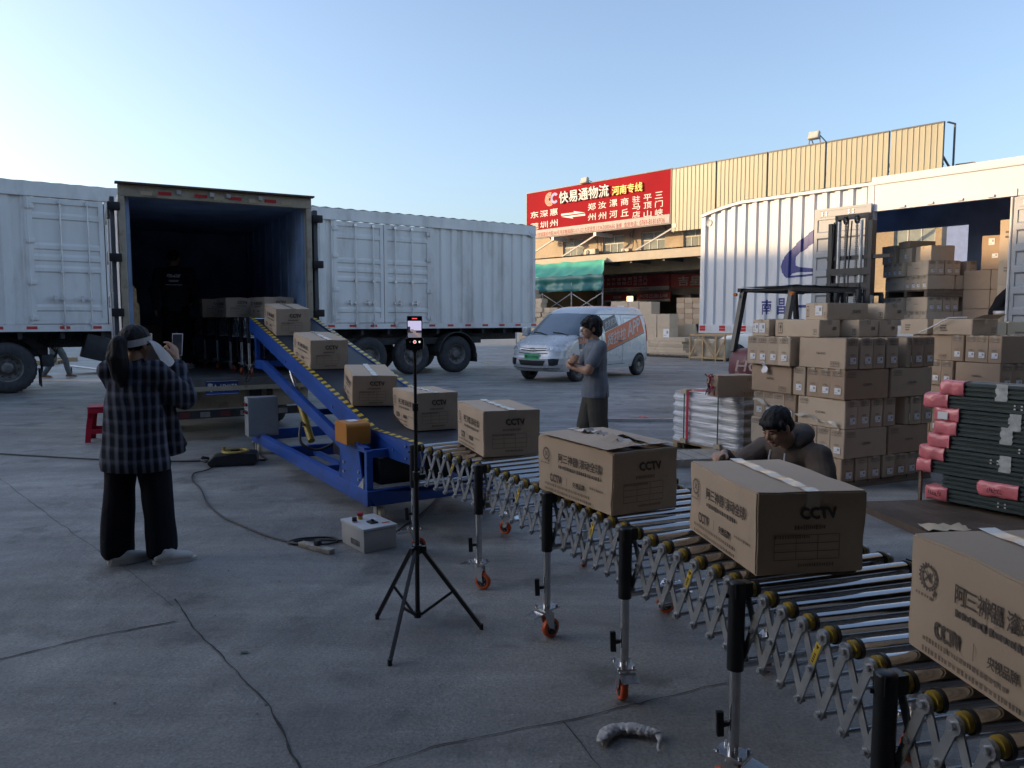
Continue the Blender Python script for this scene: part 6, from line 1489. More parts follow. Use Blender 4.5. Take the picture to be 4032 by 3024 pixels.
def put_narrow(fr, x, y, z, h, along, label, group, seed, faces, inv=False, mat=None, lab=True, detail=True, word='COLMO'):
    """narrow carton (CN x CL): along = direction of its long side"""
    jx, jy, ja = rnd.uniform(-.008, .008), rnd.uniform(-.012, .012), rnd.uniform(-.012, .012)
    if mat is None: mat = [m_card, m_card, m_card2, m_card, m_card3][rnd.randrange(5)]
    o_rz = fr.a + ja * 1.5
    mk, lb = [], []
    if along == 'y':
        L, W = CN, CL; c = fr.w(x + L / 2 + jx, y + W / 2 + jy, z)
        if detail:
            if 'x' in faces: mk += long_marks('-x', word, inv)
            if 'y' in faces: mk += end_marks('-y'); lb += [('-y', 0.05, -0.22, 0.075, 0.06)] if lab else []
    else:
        L, W = CL, CN; c = fr.w(x + L / 2 + jx, y + W / 2 + jy, z)
        if detail:
            if 'x' in faces: mk += end_marks('-x'); lb += [('-x', 0.05, -0.22, 0.075, 0.06)] if lab else []
            if 'y' in faces: mk += long_marks('-y', word, inv) if seed % 2 else []
    return carton(label, group, c, o_rz, L, W, h - 0.004, mat or m_card, seed % 6, tape='y' if along == 'y' else 'x', marks=mk, labels=lb, bulge=0.004)
def tall_stack(fr, rows, group, where, seed0, right=True, n_right=7, n_far=4, mat=None, detail=True, pattern0=0, gap=0.012, lightlabels=True):
    names = {0: 'bottom', len(rows) - 1: 'top'}
    for r, (z0, z1) in enumerate(rows):
        rn = names.get(r, ORD[r]) + ' row'; h = z1 - z0; A = (r + pattern0) % 2 == 0; sh_ = rnd.uniform(-.02, .02)
        if A:
            for i in range(n_right if right else 1):
                put_narrow(fr, sh_ + i * (CN + gap + (0.03 if i == 4 and r else 0)), sh_ * .5, z0, h, 'y', 'carton %s from the corner on the shaded side of %s, %s' % (ORD[i], where, rn) if i else 'carton with its long side out at the corner of %s, %s' % (where, rn), group, seed0 + r * 7 + i, 'xy' if i == 0 else 'y', inv=r >= 3, mat=mat, detail=detail)
            for i in range(n_far):
                put_narrow(fr, sh_ - (0.07 if r == len(rows) - 1 else 0), CL + 0.03 + i * (CN - 0.012), z0, h, 'x', 'carton end %s along the far lit side of %s, %s' % (ORD[i], where, rn), group, seed0 + r * 7 + i + 3, 'x', mat=mat, detail=detail)
        else:
            for i in range(4):
                put_narrow(fr, sh_, sh_ * .5 + i * (CN - 0.012 + 0.01 * (i % 2)), z0, h, 'x', 'carton end %s from the corner on the lit side of %s, %s' % (ORD[i], where, rn), group, seed0 + r * 5 + i, 'xy' if i == 0 else 'x', mat=mat, detail=detail)
            if right:
                put_narrow(fr, CL + 0.035 + sh_, 0.0, z0, h, 'x', 'carton with long side out, far half of shaded side, %s, %s' % (where, rn), group, seed0 + r + 40, 'y', mat=mat, detail=detail)
            put_narrow(fr, sh_ - 0.01, 0.64, z0, h, 'y', 'carton with long side out, far lit side of %s, %s' % (where, rn), group, seed0 + r + 50, 'x', inv=r >= 3, mat=mat, detail=detail)
def pallet(label, fr, x0, x1, y0, y1, z=0.0, h=0.12, mat=None, group='timber pallets'):
    t = thing('pallet', label, 'pallet', fr.w(x0, y0, z), fr.a, group); w, d = x1 - x0, y1 - y0; mat = mat or m_oldwood
    b = MB(); n = max(5, int(w / 0.16))
    for k in range(n): b.box(w * k / n + 0.008, w * (k + 1) / n - 0.008, 0, d, h - 0.022, h)
    b.build('deck_board', mat, t)
    for k in range(3):
        b = MB(); yy = d * k / 2 - (0.04 * k); b.box(0.01, w - 0.01, yy, yy + 0.08, 0.02, h - 0.022); b.box(0, w, yy, yy + 0.08, 0, 0.018); b.build('bearer', mat, t)
    return t
MS = Fr((3.105, 7.13), 25)
pallet('dark low pallet under the big carton stack behind the seated man', MS, -0.02, 1.24, 0.0, 1.2, 0, 0.065)
ROWS = [(0.067, 0.285), (0.286, 0.563), (0.564, 0.842), (0.843, 1.127), (1.128, 1.42)]
GM = 'cartons of the big stack behind the seated man'
tall_stack(MS, ROWS, GM, 'big stack', 100)
HB = 0.168
for i, (lab, x, y, z, L, W, fx) in enumerate((
        ('flat carton lying on the big stack, nearest in its lower loose layer', 0.03, 0.37, 1.421, 0.28, CL, 0), ('flat carton lying on the big stack, second in the lower loose layer', 0.47, 0.29, 1.421, 0.28, CL, 0),
        ('dark flat carton at the right end of the lower loose layer on the big stack', 0.78, 0.31, 1.421, 0.28, CL, 0), ('flat carton with two white labels at the far left on the big stack', -0.03, 0.965, 1.421, CL, 0.25, 1),
        ('topmost flat carton with a white label on the big stack', 0.25, 0.48, 1.421 + HB, CL, 0.28, 1), ('topmost right flat carton without label on the big stack', 0.93, 0.36, 1.421 + HB, 0.28, CL, 0))):
    lb = [('-x', 0.15, 0.05, 0.09, 0.1)] if fx else []
    if i == 3: lb = [('-x', 0.12, 0.0, 0.09, 0.1), ('-x', -0.25, 0.0, 0.08, 0.1)]
    carton(lab, 'loose flat cartons on top of the big stack', MS.w(x + L / 2, y + W / 2, z), MS.a + rnd.uniform(-.03, .03), L, W, HB, m_card2, 30 + i, 'y' if L < W else 'x', marks=[('-x', Icons(-0.36, 0, 0.12, 0.6, 1)), ('-y', T_('COLMO', 0.2, 0, 0.2, 0.2, 1)), ('-x', Icons(0.42, -.2, .08, .3, 1))], labels=lb)
# loose labels and torn tape on the stack
b = MB()
for (y, z0, z1, w) in ((0.98, 0.80, 0.92, 0.03),):
    pass
o = MB(); rows = []
for i in range(24):
    t_ = i / 23; rows.append([Vector((-0.03 - 0.01 * math.sin(i), 1.18 - 1.12 * t_, 0.735 - 0.14 * t_ + 0.018 * math.sin(i * 1.3))), Vector((-0.034 - 0.012 * math.sin(i * 1.7), 1.18 - 1.12 * t_, 0.755 - 0.14 * t_ + 0.02 * math.sin(i * 0.9)))])
o.grid(rows); fl_ = o.build('film_strip', M('twisted clear film', (0.6, 0.58, 0.52), 0.15, var=0.15, spec=0.9, coat=0.5), None, loc=MS.Q, rz=MS.a); tag(fl_, 'twisted strip of clear film around the left side of the big stack', 'film strip')
for k, (lab, y, z, rot) in enumerate((('white paper tag dangling from the top row of the big stack', 0.66, 1.36, 0.5), ('crumpled white tag hanging below the top row of the big stack', 0.98, 1.10, -0.2))):
    o = MB(); rows = []
    for i in range(7): rows.append([Vector((-0.02 - 0.012 * math.sin(i + k), -0.035 + 0.01 * math.sin(i), 0.06 - 0.02 * i)), Vector((-0.014 - 0.015 * math.cos(i * 1.3), 0.035, 0.06 - 0.02 * i))])
    o.grid(rows); p_ = o.build('paper_tag', m_label, None, loc=MS.w(-0.06, y, z), rz=MS.a); p_.rotation_euler.x = rot; tag(p_, lab, 'paper tag', 'loose tags on the big stack')
# second stack further right
S2 = Fr((5.12, 8.05), 15)
pallet('pallet under the dark second stack behind the steel pile', S2, -0.02, 1.2, 0, 1.2, 0, 0.065)
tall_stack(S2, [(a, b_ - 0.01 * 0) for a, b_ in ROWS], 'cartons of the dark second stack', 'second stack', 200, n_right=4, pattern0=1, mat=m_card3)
for i, (lab, x, y, L, W, mk) in enumerate((('open-topped carton with tape end on the second stack', -0.02, 0.42, 0.42, 0.48, 'x'), ('plain carton at the far end on top of the second stack', -0.05, 0.95, 0.4, 0.42, 'x'))):
    o = carton(lab, 'loose cartons on the second stack', S2.w(x + L / 2, y + W / 2, 1.421), S2.a + 0.15 * (1 - i), L, W, 0.175, m_card, 36 + i, 'y', marks=[('-x', Lines(-0.2, 0.1, 0.2, 3, 0.16, 0.1, 0, i)), ('-y', Icons(0.3, -.2, .2, .3, 2))])
    if i == 0:
        b = MB(); b.add([(-L / 2, -W / 2, 0.178), (L / 2, -W / 2, 0.178), (L / 2 - .03, -W / 2 - 0.11, 0.23), (-L / 2 + .03, -W / 2 - 0.1, 0.22)], [(0, 1, 2, 3)]); b.build('top_flap', m_card, o)
o = MB(); o.tube([S2.w(-0.12, 1.0, 1.44), S2.w(-0.1, 0.8, 1.52), S2.w(-0.08, 0.62, 1.61), S2.w(0.1, 0.55, 1.615)], 0.008, 6); tag(o.build('packing_strap', m_label), 'pale packing strap trailing over the cartons on the second stack', 'strap')
# third: bleached cartons beyond
S3 = Fr((5.95, 9.85), 5)
for i in range(3):
    for r in range(4):
        nm = ['left', 'middle', 'right'][i]
        carton('bleached carton, %s column, %s layer of the pale stack beyond the dark stack' % (nm, ['bottom', 'second', 'third', 'top'][r]), 'bleached cartons of the pale stack', S3.w(0.2 + i * 0.4, 0.25, 0.02 + r * 0.385), S3.a, 0.385, 0.5, 0.383, m_cardbeige, 50 + i, 'x',
               marks=[('-y', Lines(0, .15, .5, 2, .12, .07, 1, i)), ('-y', Icons(0.05, -.3, .5, .16, 4))] if r > 1 else ())
# ---------------------------------------------------------------- film-wrapped pallet load
wa_, wb_ = gp(2905, 1815), gp(2657, 1765); wd = (wb_ - wa_); WPL = wd.length + 0.05; WP = Fr((wa_.x, wa_.y), math.degrees(math.atan2(wd.y, wd.x)) - 90)
pallet('pale pallet under the film-wrapped load', WP, 0, 0.85, 0, WPL, 0, 0.1, m_wood)
m_film = M('wrinkled stretch film', (0.74, 0.74, 0.74), 0.2, var=0.35, scale=5, stretch=(1, 0.35, 5), bump=0.03, bscale=7, spec=0.8, coat=0.4)
m_film_shade = M('shaded film over brown cartons', (0.33, 0.27, 0.22), 0.25, var=0.2, scale=4, stretch=(0.5, 1, 4), bump=0.02, bscale=8, spec=0.6)  # film over cartons, right-face shade put into the browner colour
b = MB(); rows = []; nz = 30; LY, LX = WPL + 0.03, 0.87; per = []
for i in range(24): per.append((0.0, LY * (1 - i / 24)))
for i in range(20): per.append((LX * i / 20, 0.0))
for i in range(24): per.append((LX, LY * i / 24))
for i in range(20): per.append((LX * (1 - i / 20), LY))
for j in range(nz + 1):
    z = 0.1 + 0.62 * j / nz; ring = []
    for x, y in per:
        cx, cy = x - LX / 2, y - LY / 2; n = mnoise.noise(Vector((x * 2, y * 2, z * 16))) * 0.012 + 0.008 * math.sin(z * 62 + 2 * mnoise.noise(Vector((x * 3, y * 3, 0))))
        sc_ = 1 + n / 0.4; e = 1.0
        kx, ky = abs(cx) / (LX / 2), abs(cy) / (LY / 2); rr = 1 - 0.05 * (min(kx, ky) ** 6); top = 1 - 0.03 * max(0, (j - nz + 3) / 3) ** 2
        ring.append(Vector((LX / 2 + cx * sc_ * rr * top, LY / 2 + cy * sc_ * rr * top, z)))
    rows.append(ring)
b.grid(rows, 0, True, closed=True)
nper = len(per)
for k in range(len(b.f)):
    i = k % nper
    if 26 <= i < 44: b.mi[k] = 1
b.add(rows[-1] + [Vector((LX / 2, LY / 2, 0.73))], [(i, (i + 1) % nper, nper) for i in range(nper)], 0, True)
wl = thing('wrapped_load', 'white film-wrapped pallet load with green straps and one red strap', 'wrapped load', WP.Q, WP.a)
b.build('film_wrap', [m_film, m_film_shade], wl)
m_strapg = M('green packing strap', (0.03, 0.08, 0.06), 0.4); m_strapr = M('red packing strap', (0.55, 0.03, 0.06), 0.3)
for y, m_, w in ((LY * 0.76, m_strapg, 0.016), (LY * 0.71, m_strapr, 0.034), (LY * 0.26, m_strapg, 0.016)):
    b = MB(); b.box(-0.035, -0.03, y - w / 2, y + w / 2, 0.02 if m_ is m_strapg else 0.14, 0.735); b.box(-0.03, LX + .02, y - w / 2, y + w / 2, 0.735, 0.739); b.box(LX + 0.02, LX + 0.024, y - w / 2, y + w / 2, 0.02, 0.735)
    so = b.build('strap', m_, wl)
    if m_ is m_strapg:
        for z in (0.70, 0.1):
            c = MB(); c.box(-0.048, -0.02, y - 0.045, y + 0.045, z, z + 0.05); c.box(-0.048, 0.05, y - 0.045, y + 0.045, z + 0.045, z + 0.052); c.build('edge_protector', m_cardbeige, so)
b = MB(); pts = [Vector((0.0 + 0.05 * i, LY * 0.6 - 0.09 * i, 0.742 + 0.006 * math.sin(i * 2))) for i in range(9)]; b.tube(pts, 0.006, 5); b.build('red_cord', m_strapr, wl)
cpt = gp(2856, 1568, 0.737)
o = carton('small brown carton sitting on the film-wrapped pallet load', None, WP.w(0.42, 0.30, 0.737) * 0 + cpt + WP.ex * 0.22 + WP.ey * 0.13, WP.a - 0.35, 0.44, 0.26, 0.24, m_card3, 41, None, marks=[('-y', Icons(0.35, 0.3, 0.12, 0.14, 1)), ('-y', Icons(0.3, -0.35, 0.3, 0.14, 2))])
b = MB()
for i in range(40):
    a = rnd.random() * 6.28; p = Vector((-0.235 + rnd.uniform(-.03, .02), rnd.uniform(-.08, .1), rnd.uniform(0.06, 0.25))); q = p + Vector((rnd.uniform(-.05, .02), rnd.uniform(-.05, .05), rnd.uniform(-.06, .03)))
    b.tube([p, (p + q) / 2 + Vector((0, 0, .012)), q], 0.006, 4, i % 2)
nt_ = b.build('netting', [m_strapr, m_black]); nt_.location = o.location; nt_.rotation_euler = o.rotation_euler; tag(nt_, 'tangle of red and black netting hanging from the small carton', 'netting')
fp = gp(2750, 1838)
pallet('flat pale pallet on the ground beside the film-wrapped load', Fr((fp.x - 0.35, fp.y - .1), 12), 0, 0.85, 0, 0.6, 0, 0.09, M('bleached timber', (0.4, 0.36, 0.3), 0.8, var=0.2, scale=3, stretch=(1, 8, 1)))

# ---------------------------------------------------------------- steel profile pile with pink foam ends
m_prof = M('green-grey steel profile', (0.045, 0.065, 0.068), 0.4, 0.3, var=0.15, scale=4, stretch=(0.4, 4, 4), spec=0.6)
m_foam = M('pink foam wrap', (0.62, 0.16, 0.19), 0.35, var=0.1, scale=8, bump=0.01, bscale=14, spec=0.6, coat=0.3)
m_pen = M('marker pen', (0.03, 0.02, 0.03), 0.7)
PP = Fr((3.50, 6.42), math.degrees(math.atan2(-0.83, 0.55)))   # x along the bars towards the camera, y to the right/back
def foam(x0, x1, y0, y1, z0, z1, seed):
    b = MB(); rows = []; n = 20
    for i in range(15):
        t = i / 14; x = x0 + (x1 - x0) * t; e = min(1, math.sin(math.pi * min(t, 0.5)) * 2.5 + 0.25) if t < .25 else 1
        ring = []
        for k in range(n):
            a = 2 * math.pi * k / n; ca, sa = math.cos(a), math.sin(a); p_ = 0.4; cy, cz = math.copysign(abs(ca) ** p_, ca), math.copysign(abs(sa) ** p_, sa)
            w = mnoise.noise(Vector((x * 16, cy * 2 + seed, cz * 2))) * 0.011
            ring.append(Vector((x, (y0 + y1) / 2 + cy * ((y1 - y0) / 2 * e + w), (z0 + z1) / 2 + cz * ((z1 - z0) / 2 * e + w))))
        rows.append(ring)
    b.grid(rows, closed=True); b.add(rows[0], [tuple(range(n))]); b.add(rows[-1], [tuple(range(n))[::-1]]); return b
def bar(b, x0, x1, z0, z1, d):
    h = z1 - z0; pts = [(0.012, 0.0), (0.0, 0.006), (0.0, h * 0.26), (0.014, h * 0.31), (0.014, h * 0.37), (0.002, h * 0.42), (0.002, h * 0.6), (0.014, h * 0.65), (0.014, h * 0.71), (0.0, h * 0.76), (0.0, h - 0.006), (0.01, h), (d, h), (d, 0.0)]
    vs0 = [Vector((x0, y, z0 + z)) for y, z in pts]; vs1 = [Vector((x1, y, z0 + z)) for y, z in pts]; n = len(pts)
    b.add(vs0 + vs1, [(i, (i + 1) % n, n + (i + 1) % n, n + i) for i in range(n)] + [tuple(range(n))[::-1], tuple(range(n, 2 * n))])
NL = 9; hz_ = 0.107; xoff = [0.02, 0.12, -0.06, -0.05, 0.02, 0.07, 0.065, -0.03, 0.10]
wl_ = [(0.17, 0), (0.30, 1), (0.11, 0), (0.2, 0), (0.17, 0), (0.17, 0), (0.19, 2), (0.19, 0), (0.18, 0)]
lay = ['bottom', 'second', 'third', 'fourth', 'fifth', 'sixth', 'seventh', 'eighth', 'top']
for k in range(NL):
    z0 = 0.09 + k * (hz_ + 0.004); x0 = xoff[k]; L_ = 3.2
    t = thing('steel_profile', 'dark steel profile bundle with pink foam end, %s layer of the pile' % lay[k], 'steel profile', PP.w(0, 0, 0), PP.a, 'foam-ended steel profiles stacked on the right')
    b = MB(); bar(b, x0 + 0.02, x0 + L_, z0, z0 + hz_, 0.13); b.build('bar', m_prof, t)
    if k % 2 == 0:
        b = MB(); bar(b, x0 + 0.1, x0 + L_, z0, z0 + hz_, 0.1); b.v = [(v[0], v[1] + 0.15, v[2]) for v in b.v]; b.build('bar', m_prof, t)
    fx = x0 + (0.30 if k == 1 else 0.0)
    fo = foam(fx - 0.03, fx + wl_[k][0], -0.022, 0.15, z0 - 0.006, z0 + hz_ + 0.012, k).build('foam_wrap', m_foam, t)
    if wl_[k][1] == 2:
        b = MB(); b.quad((fx + 0.07, -0.036, z0 + 0.05), X, Z, 0.08, 0.06); b.build('shipping_label', m_label, fo)
    if k in (0, 1):
        b = MB(); P = Vector((fx + wl_[k][0] * 0.45, -0.036, z0 + 0.05)); r_ = random.Random(k)
        for i in range(6):
            q = P + Vector((-0.05 + i * 0.019, 0, r_.uniform(-.012, .012))); b.beam(q, q + Vector((r_.uniform(-.008, .01), 0, r_.uniform(.016, .03))), 0.003, 0.004); b.beam(q, q + Vector((0.014, 0, r_.uniform(-.01, .01))), 0.003, 0.004)
        b.build('pen_mark', m_pen, fo)
    if k in (3, 5, 6, 8):
        b = MB(); xx = x0 + [0, 0, 0, .62, 0, .5, .56, 0, .42][k]; rows = []
        for i in range(7):
            zz = z0 + hz_ + 0.006 - 0.022 * i; rows.append([Vector((xx + 0.008 * math.sin(i * 2), -0.006 - 0.004 * (i % 2), zz)), Vector((xx + 0.04, -0.01, zz)), Vector((xx + 0.085 + 0.006 * math.sin(i * 3), -0.006, zz))])
        b.grid(rows); b.build('tape', M('milky tape', (0.42, 0.45, 0.45), 0.2, var=0.25, scale=20, spec=0.8), t)
    b = MB()
    for xx in (0.55 + 0.13 * (k % 3), 0.60 + 0.13 * (k % 3)):
        for q in (0.3, 0.55): b.box(x0 + xx, x0 + xx + 0.012, -0.001, 0.003, z0 + hz_ * q, z0 + hz_ * q + 0.012)
    b.build('slot', m_silver, t)
t = thing('foam_block', 'pink foam-wrapped block standing on top of the steel profile pile', 'foam block', PP.w(0.78, 0.03, 0), PP.a)
foam(0, 0.2, 0, 0.14, 1.087, 1.24, 33).build('foam_wrap', m_foam, t)
b = MB(); b.beam((0, 0, 0.0), (0.0, 0, 0.52), 0.02, 0.03); tag(b.build('batten', m_oldwood, None, loc=PP.w(-0.05, 0.02, 0), rz=PP.a), 'thin timber batten upright at the foam end of the steel pile', 'batten')

# deck under the pile
d0, d1 = gp(3428, 2030), gp(3850, 2215); dd = (d1 - d0).normalized(); dn = Vector((-dd.y, dd.x, 0))
if dn.x < 0: dn = -dn
b = MB(); 
for k in range(6):
    a = k * 0.2; vs = [d0 - dd * 0.25 + dn * (a + .004), d0 + dd * 2.6 + dn * (a + .004), d0 + dd * 2.6 + dn * (a + 0.196), d0 - dd * 0.25 + dn * (a + 0.196)]
    b.add([v + Z * 0.0 for v in vs] + [v + Z * 0.055 for v in vs], [(4, 5, 6, 7), (0, 1, 5, 4), (1, 2, 6, 5), (2, 3, 7, 6), (3, 0, 4, 7)])
tag(b.build('plank_deck', M('dirty brown planks', (0.085, 0.062, 0.045), 0.75, var=0.35, scale=2.5, stretch=(1, 1, 1), dirt=(0.14, 0.12, 0.1), dscale=2)), 'low deck of dirty brown planks under the steel profile pile', 'deck')
b = MB(); rows = []
sp0 = gp(3720, 2085, 0.06)
for i in range(9): rows.append([sp0 + Vector((-0.16 + 0.04 * i, -0.08 + 0.04 * j + 0.02 * math.sin(i * 1.7), 0.012 + 0.045 * abs(mnoise.noise(Vector((i * .6, j * .7, 1)))))) for j in range(5)])
b.grid(rows); tag(b.build('kraft_paper', m_cardbeige), 'crumpled kraft paper lying on the planks below the steel pile', 'paper')

# ---------------------------------------------------------------- cartons inside the right trailer
TB = lambda x, y, z: B0 + Vector((0.613 * x + 0.79 * y, -0.79 * x + 0.613 * y, z))
class FrB:
    def __init__(s, x, y, deg): s.x, s.y = x, y; P = TB(x, y, 0); s.Q = Vector((P.x, P.y, 0)); s.a = B_RZ + R(deg); s.ex = Vector((math.cos(s.a), math.sin(s.a), 0)); s.ey = Vector((-math.sin(s.a), math.cos(s.a), 0))
    w = Fr.w
FZ = BZ0 + 0.155
xs_ = xB(3652, 1000, -0.35)[0]
fb = FrB(xs_, 0.40, 62); GI = 'cartons stacked inside the right trailer'
hh = 0.27
rowsB = [(FZ + 0.05 + hh * k, FZ + 0.05 + hh * (k + 1)) for k in range(2)]; zt_ = rowsB[-1][1]
rowsB2 = [(zt_ + 0.14 + hh * k, zt_ + 0.14 + hh * (k + 1)) for k in range(3)]
pallet('pallet between the two tiers of cartons inside the right trailer', fb, -0.02, 1.2, -0.02, 1.2, zt_, 0.135)
pallet('pallet on the floor of the right trailer under the cartons', fb, -0.02, 1.2, -0.02, 1.2, FZ - 0.08, 0.125)
tall_stack(fb, rowsB, GI, 'lower trailer tier', 300, n_right=6, pattern0=1, mat=m_card2)
tall_stack(fb, rowsB2[:2], GI, 'upper trailer tier', 340, n_right=6, pattern0=1, mat=m_card2)
zz = rowsB2[1][1]
for i, (lab, x, y, L, W, H) in enumerate((('dark carton right of centre on the upper tier in the trailer', 0.05, 0.0, 0.5, 0.42, 0.28), ('carton with label behind it on the upper tier in the trailer', 0.02, 0.5, 0.5, 0.36, 0.28), ('shallow carton with a pale slot topping the middle of the trailer load', 0.0, 0.52, 0.55, 0.34, 0.13), ('lower carton of the far pair on the trailer load', 0.0, 0.95, 0.56, 0.4, 0.18), ('upper carton of the far pair on the trailer load', 0.0, 0.97, 0.56, 0.4, 0.18))):
    z = zz + {2: 0.281, 4: 0.181}.get(i, 0.0); carton(lab, GI, fb.w(x + L / 2, y + W / 2, z), fb.a, L, W, H, m_card2 if i not in (2,) else m_card3, 60 + i, 'x', labels=[('-x', 0.1, -.1, .08, .08)] if i in (1, 3) else ())
xr_ = xB(3865, 1000, -1.2)[0]; GD = 'dark cartons at the right inside the trailer'
for c in range(3):
    for r in range(3 if c < 2 else 2):
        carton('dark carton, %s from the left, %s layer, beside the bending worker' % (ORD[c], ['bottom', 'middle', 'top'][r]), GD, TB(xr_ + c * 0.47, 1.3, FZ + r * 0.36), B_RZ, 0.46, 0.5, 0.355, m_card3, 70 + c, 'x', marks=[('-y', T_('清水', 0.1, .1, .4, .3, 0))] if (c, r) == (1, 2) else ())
carton('big dark carton with two white labels on the dark cartons in the trailer', GD, TB(xr_ + 0.38, 1.32, FZ + 1.082), B_RZ, 0.66, 0.5, 0.62, m_card3, 75, 'x', labels=[('-y', -0.25, .32, .1, .12), ('-y', -0.15, -.1, .1, .08)])
xt_ = xB(3965, 1000, -0.75)[0]
for i, (lab, z, h) in enumerate((('tall pale carton lowest behind the bending worker', 0, 0.78), ('pale carton with printed band above the bending worker', 0.782, 0.42), ('topmost tall tan carton at the right edge of the trailer bay', 1.204, 0.72))):
    carton(lab, 'pale cartons behind the bending worker', TB(xt_ + 0.12, 0.95, FZ + z), B_RZ, 0.46, 0.5, h, m_card2, 80 + i, 'x', marks=[('-y', Lines(0.15, -.1, .4, 1, .12, .1, 0, i + 5)), ('-y', Lines(0, .2, .6, 2, .12, .06, 0, i))])

# ---------------------------------------------------------------- goods in front of the warehouse
def FW_(x, y, z=0.0): return F0 + Vector((F_D.x * x - F_N.x * y, F_D.y * x - F_N.y * y, z))
pile_x0 = xF(2075, 1200, 2.2)[0]; GP = 'small cartons piled by the awning'
seq = 0
for c in range(6):
    top = [8, 9, 7, 5, 5, 4][c] + 4
    for r in range(top):
        if r < 3 and c > 0: continue
        H = 0.24; x = pile_x0 + 0.1 + c * 0.56 + 0.06 * math.sin(r * 2.3 + c); y = -2.35 + 0.05 * math.sin(r * 1.7 + c * 2)
        carton('small carton, column %s from the truck, layer %s up, in the pile by the awning' % (ORD[c], ORD[min(r, 9)] if r < 10 else ['eleventh', 'twelfth', 'thirteenth'][r - 10]), GP, FW_(x, y, 0.01 + r * H), F_RZ + rnd.uniform(-.12, .12), 0.52 + rnd.uniform(-.03, .03), 0.4, H - 0.004, [m_card2, m_card, m_cardbeige][(r + c) % 3 if (r * c) % 4 else 0], 90 + seq % 8, None); seq += 1
def bgc(lab, u0, v0, u1, v1, off, D_=0.6, mat=None, grp='big cartons behind the van', labels=()):
    a, c = xF(u0, v1, off), xF(u1, v0, off); z0 = max(0.01, a[1]); W = c[0] - a[0]
    return carton(lab, grp, FW_((a[0] + c[0]) / 2, -off + D_ / 2, z0), F_RZ, W, D_, c[1] - z0, mat or m_card2, 100, 'x', labels=labels)
bgc('big carton with white label above the van roof', 2405, 1186, 2472, 1262, 3.5, labels=[('-y', 0.1, 0.1, 0.4, 0.3)]); bgc('big carton right of the labelled one above the van roof', 2473, 1186, 2515, 1262, 3.5); bgc('wide big carton behind the rear roof of the van', 2516, 1188, 2565, 1262, 3.5)
bgc('lower big carton hidden mostly by the van', 2440, 1263, 2560, 1400, 3.6); bgc('big carton at shoulder height just right of the van', 2532, 1236, 2586, 1287, 4.2); bgc('big carton second right of the van, upper', 2587, 1236, 2637, 1287, 4.2)
bgc('big carton under the upper pair beside the van', 2530, 1288, 2585, 1335, 4.2); bgc('big carton with white label low beside the pale boards', 2587, 1288, 2636, 1335, 4.2, labels=[('-y', 0.25, 0, 0.3, 0.35)])
for r in range(5):
    for c in range(3):
        u0 = 2664 + c * 32
        bgc('brown carton in the doorway stack, %s column, %s layer from the top' % (['left', 'middle', 'right'][c], ORD[r]), u0, 1172 + r * 21, u0 + 31, 1192.5 + r * 21, 0.6, mat=m_card if (r + c) % 2 else m_card3, grp='cartons stacked in the warehouse doorway')
b = MB(); a, c = xF(2636, 1418, 3.0), xF(2738, 1276, 3.0)
t = thing('board_stack', 'pale boards standing upright beside the crate in front of the warehouse', 'boards', FW_(a[0], -3.0), F_RZ)
for k in range(4):
    b = MB(); b.box(0.02 * k, c[0] - a[0] - 0.02 * k, 0.05 * k, 0.05 * k + 0.04, 0, c[1] - 0.05 * k); b.build('board', m_cardbeige, t)
for k, (u0, u1, v0, v1) in enumerate(((2545, 2697, 1329, 1342), (2560, 2685, 1345, 1352), (2552, 2690, 1354, 1364), (2545, 2690, 1368, 1378), (2555, 2700, 1380, 1388), (2556, 2712, 1389, 1398))):
    a, c = xF(u0, v1, 4.4), xF(u1, v0, 4.4)
    t = tag(MB().box(0, c[0] - a[0], 0, 1.2, 0, c[1] - a[1] - 0.01).build('flat_pack', [m_card2, m_cardbeige, m_card][k % 3], None, bevel=0.01, loc=FW_(a[0], -4.4, a[1]), rz=F_RZ), 'long flat brown pack, %s from the top of the pile right of the van' % ORD[k], 'flat pack', 'flat packs piled right of the van')
a, c = xF(2540, 1418, 4.4), xF(2712, 1399, 4.4)
pallet('dark pallet under the flat packs right of the van', FrB(0, 0, 0) if False else Fr(FW_(a[0], -4.4).to_2d(), math.degrees(F_RZ)), 0, c[0] - a[0], 0, 1.1, 0.0, max(0.12, c[1]), m_black)
a, c = xF(2712, 1408, 5.5), xF(2856, 1318, 5.5); w, h = c[0] - a[0], c[1]
cr_ = thing('timber_crate', 'pale timber crate frame around a film-wrapped carton by the right trailer', 'crate', FW_(a[0], -5.5), F_RZ)
b = MB(); tt = 0.06
for x in (0, w * 0.36, w * 0.72, w - tt):
    for y in (0, 0.9): b.box(x, x + tt, y, y + tt, 0, h)
for z in (0.08, h - tt):
    for y in (-0.02, 0.96): b.box(0, w, y, y + 0.02, z, z + tt * 1.3)
for k in range(3):
    x0 = w * 0.36 * k; b.beam((x0 + 0.05, -0.03, 0.15), (x0 + w * 0.3, -0.03, h - 0.1), 0.03, 0.06) if k != 1 else b.beam((x0 + w * 0.34, -0.03, 0.15), (x0 + 0.05, -0.03, h - 0.1), 0.03, 0.06)
b.build('frame', m_wood, cr_)
b = MB(); b.box(0.08, w - 0.12, 0.1, 0.86, 0.1, h - 0.18); b.build('packed_goods', M('film wrapped carton', (0.42, 0.35, 0.26), 0.2, var=0.4, scale=2.5, bump=0.02, bscale=5, spec=0.8), cr_, bevel=0.05)
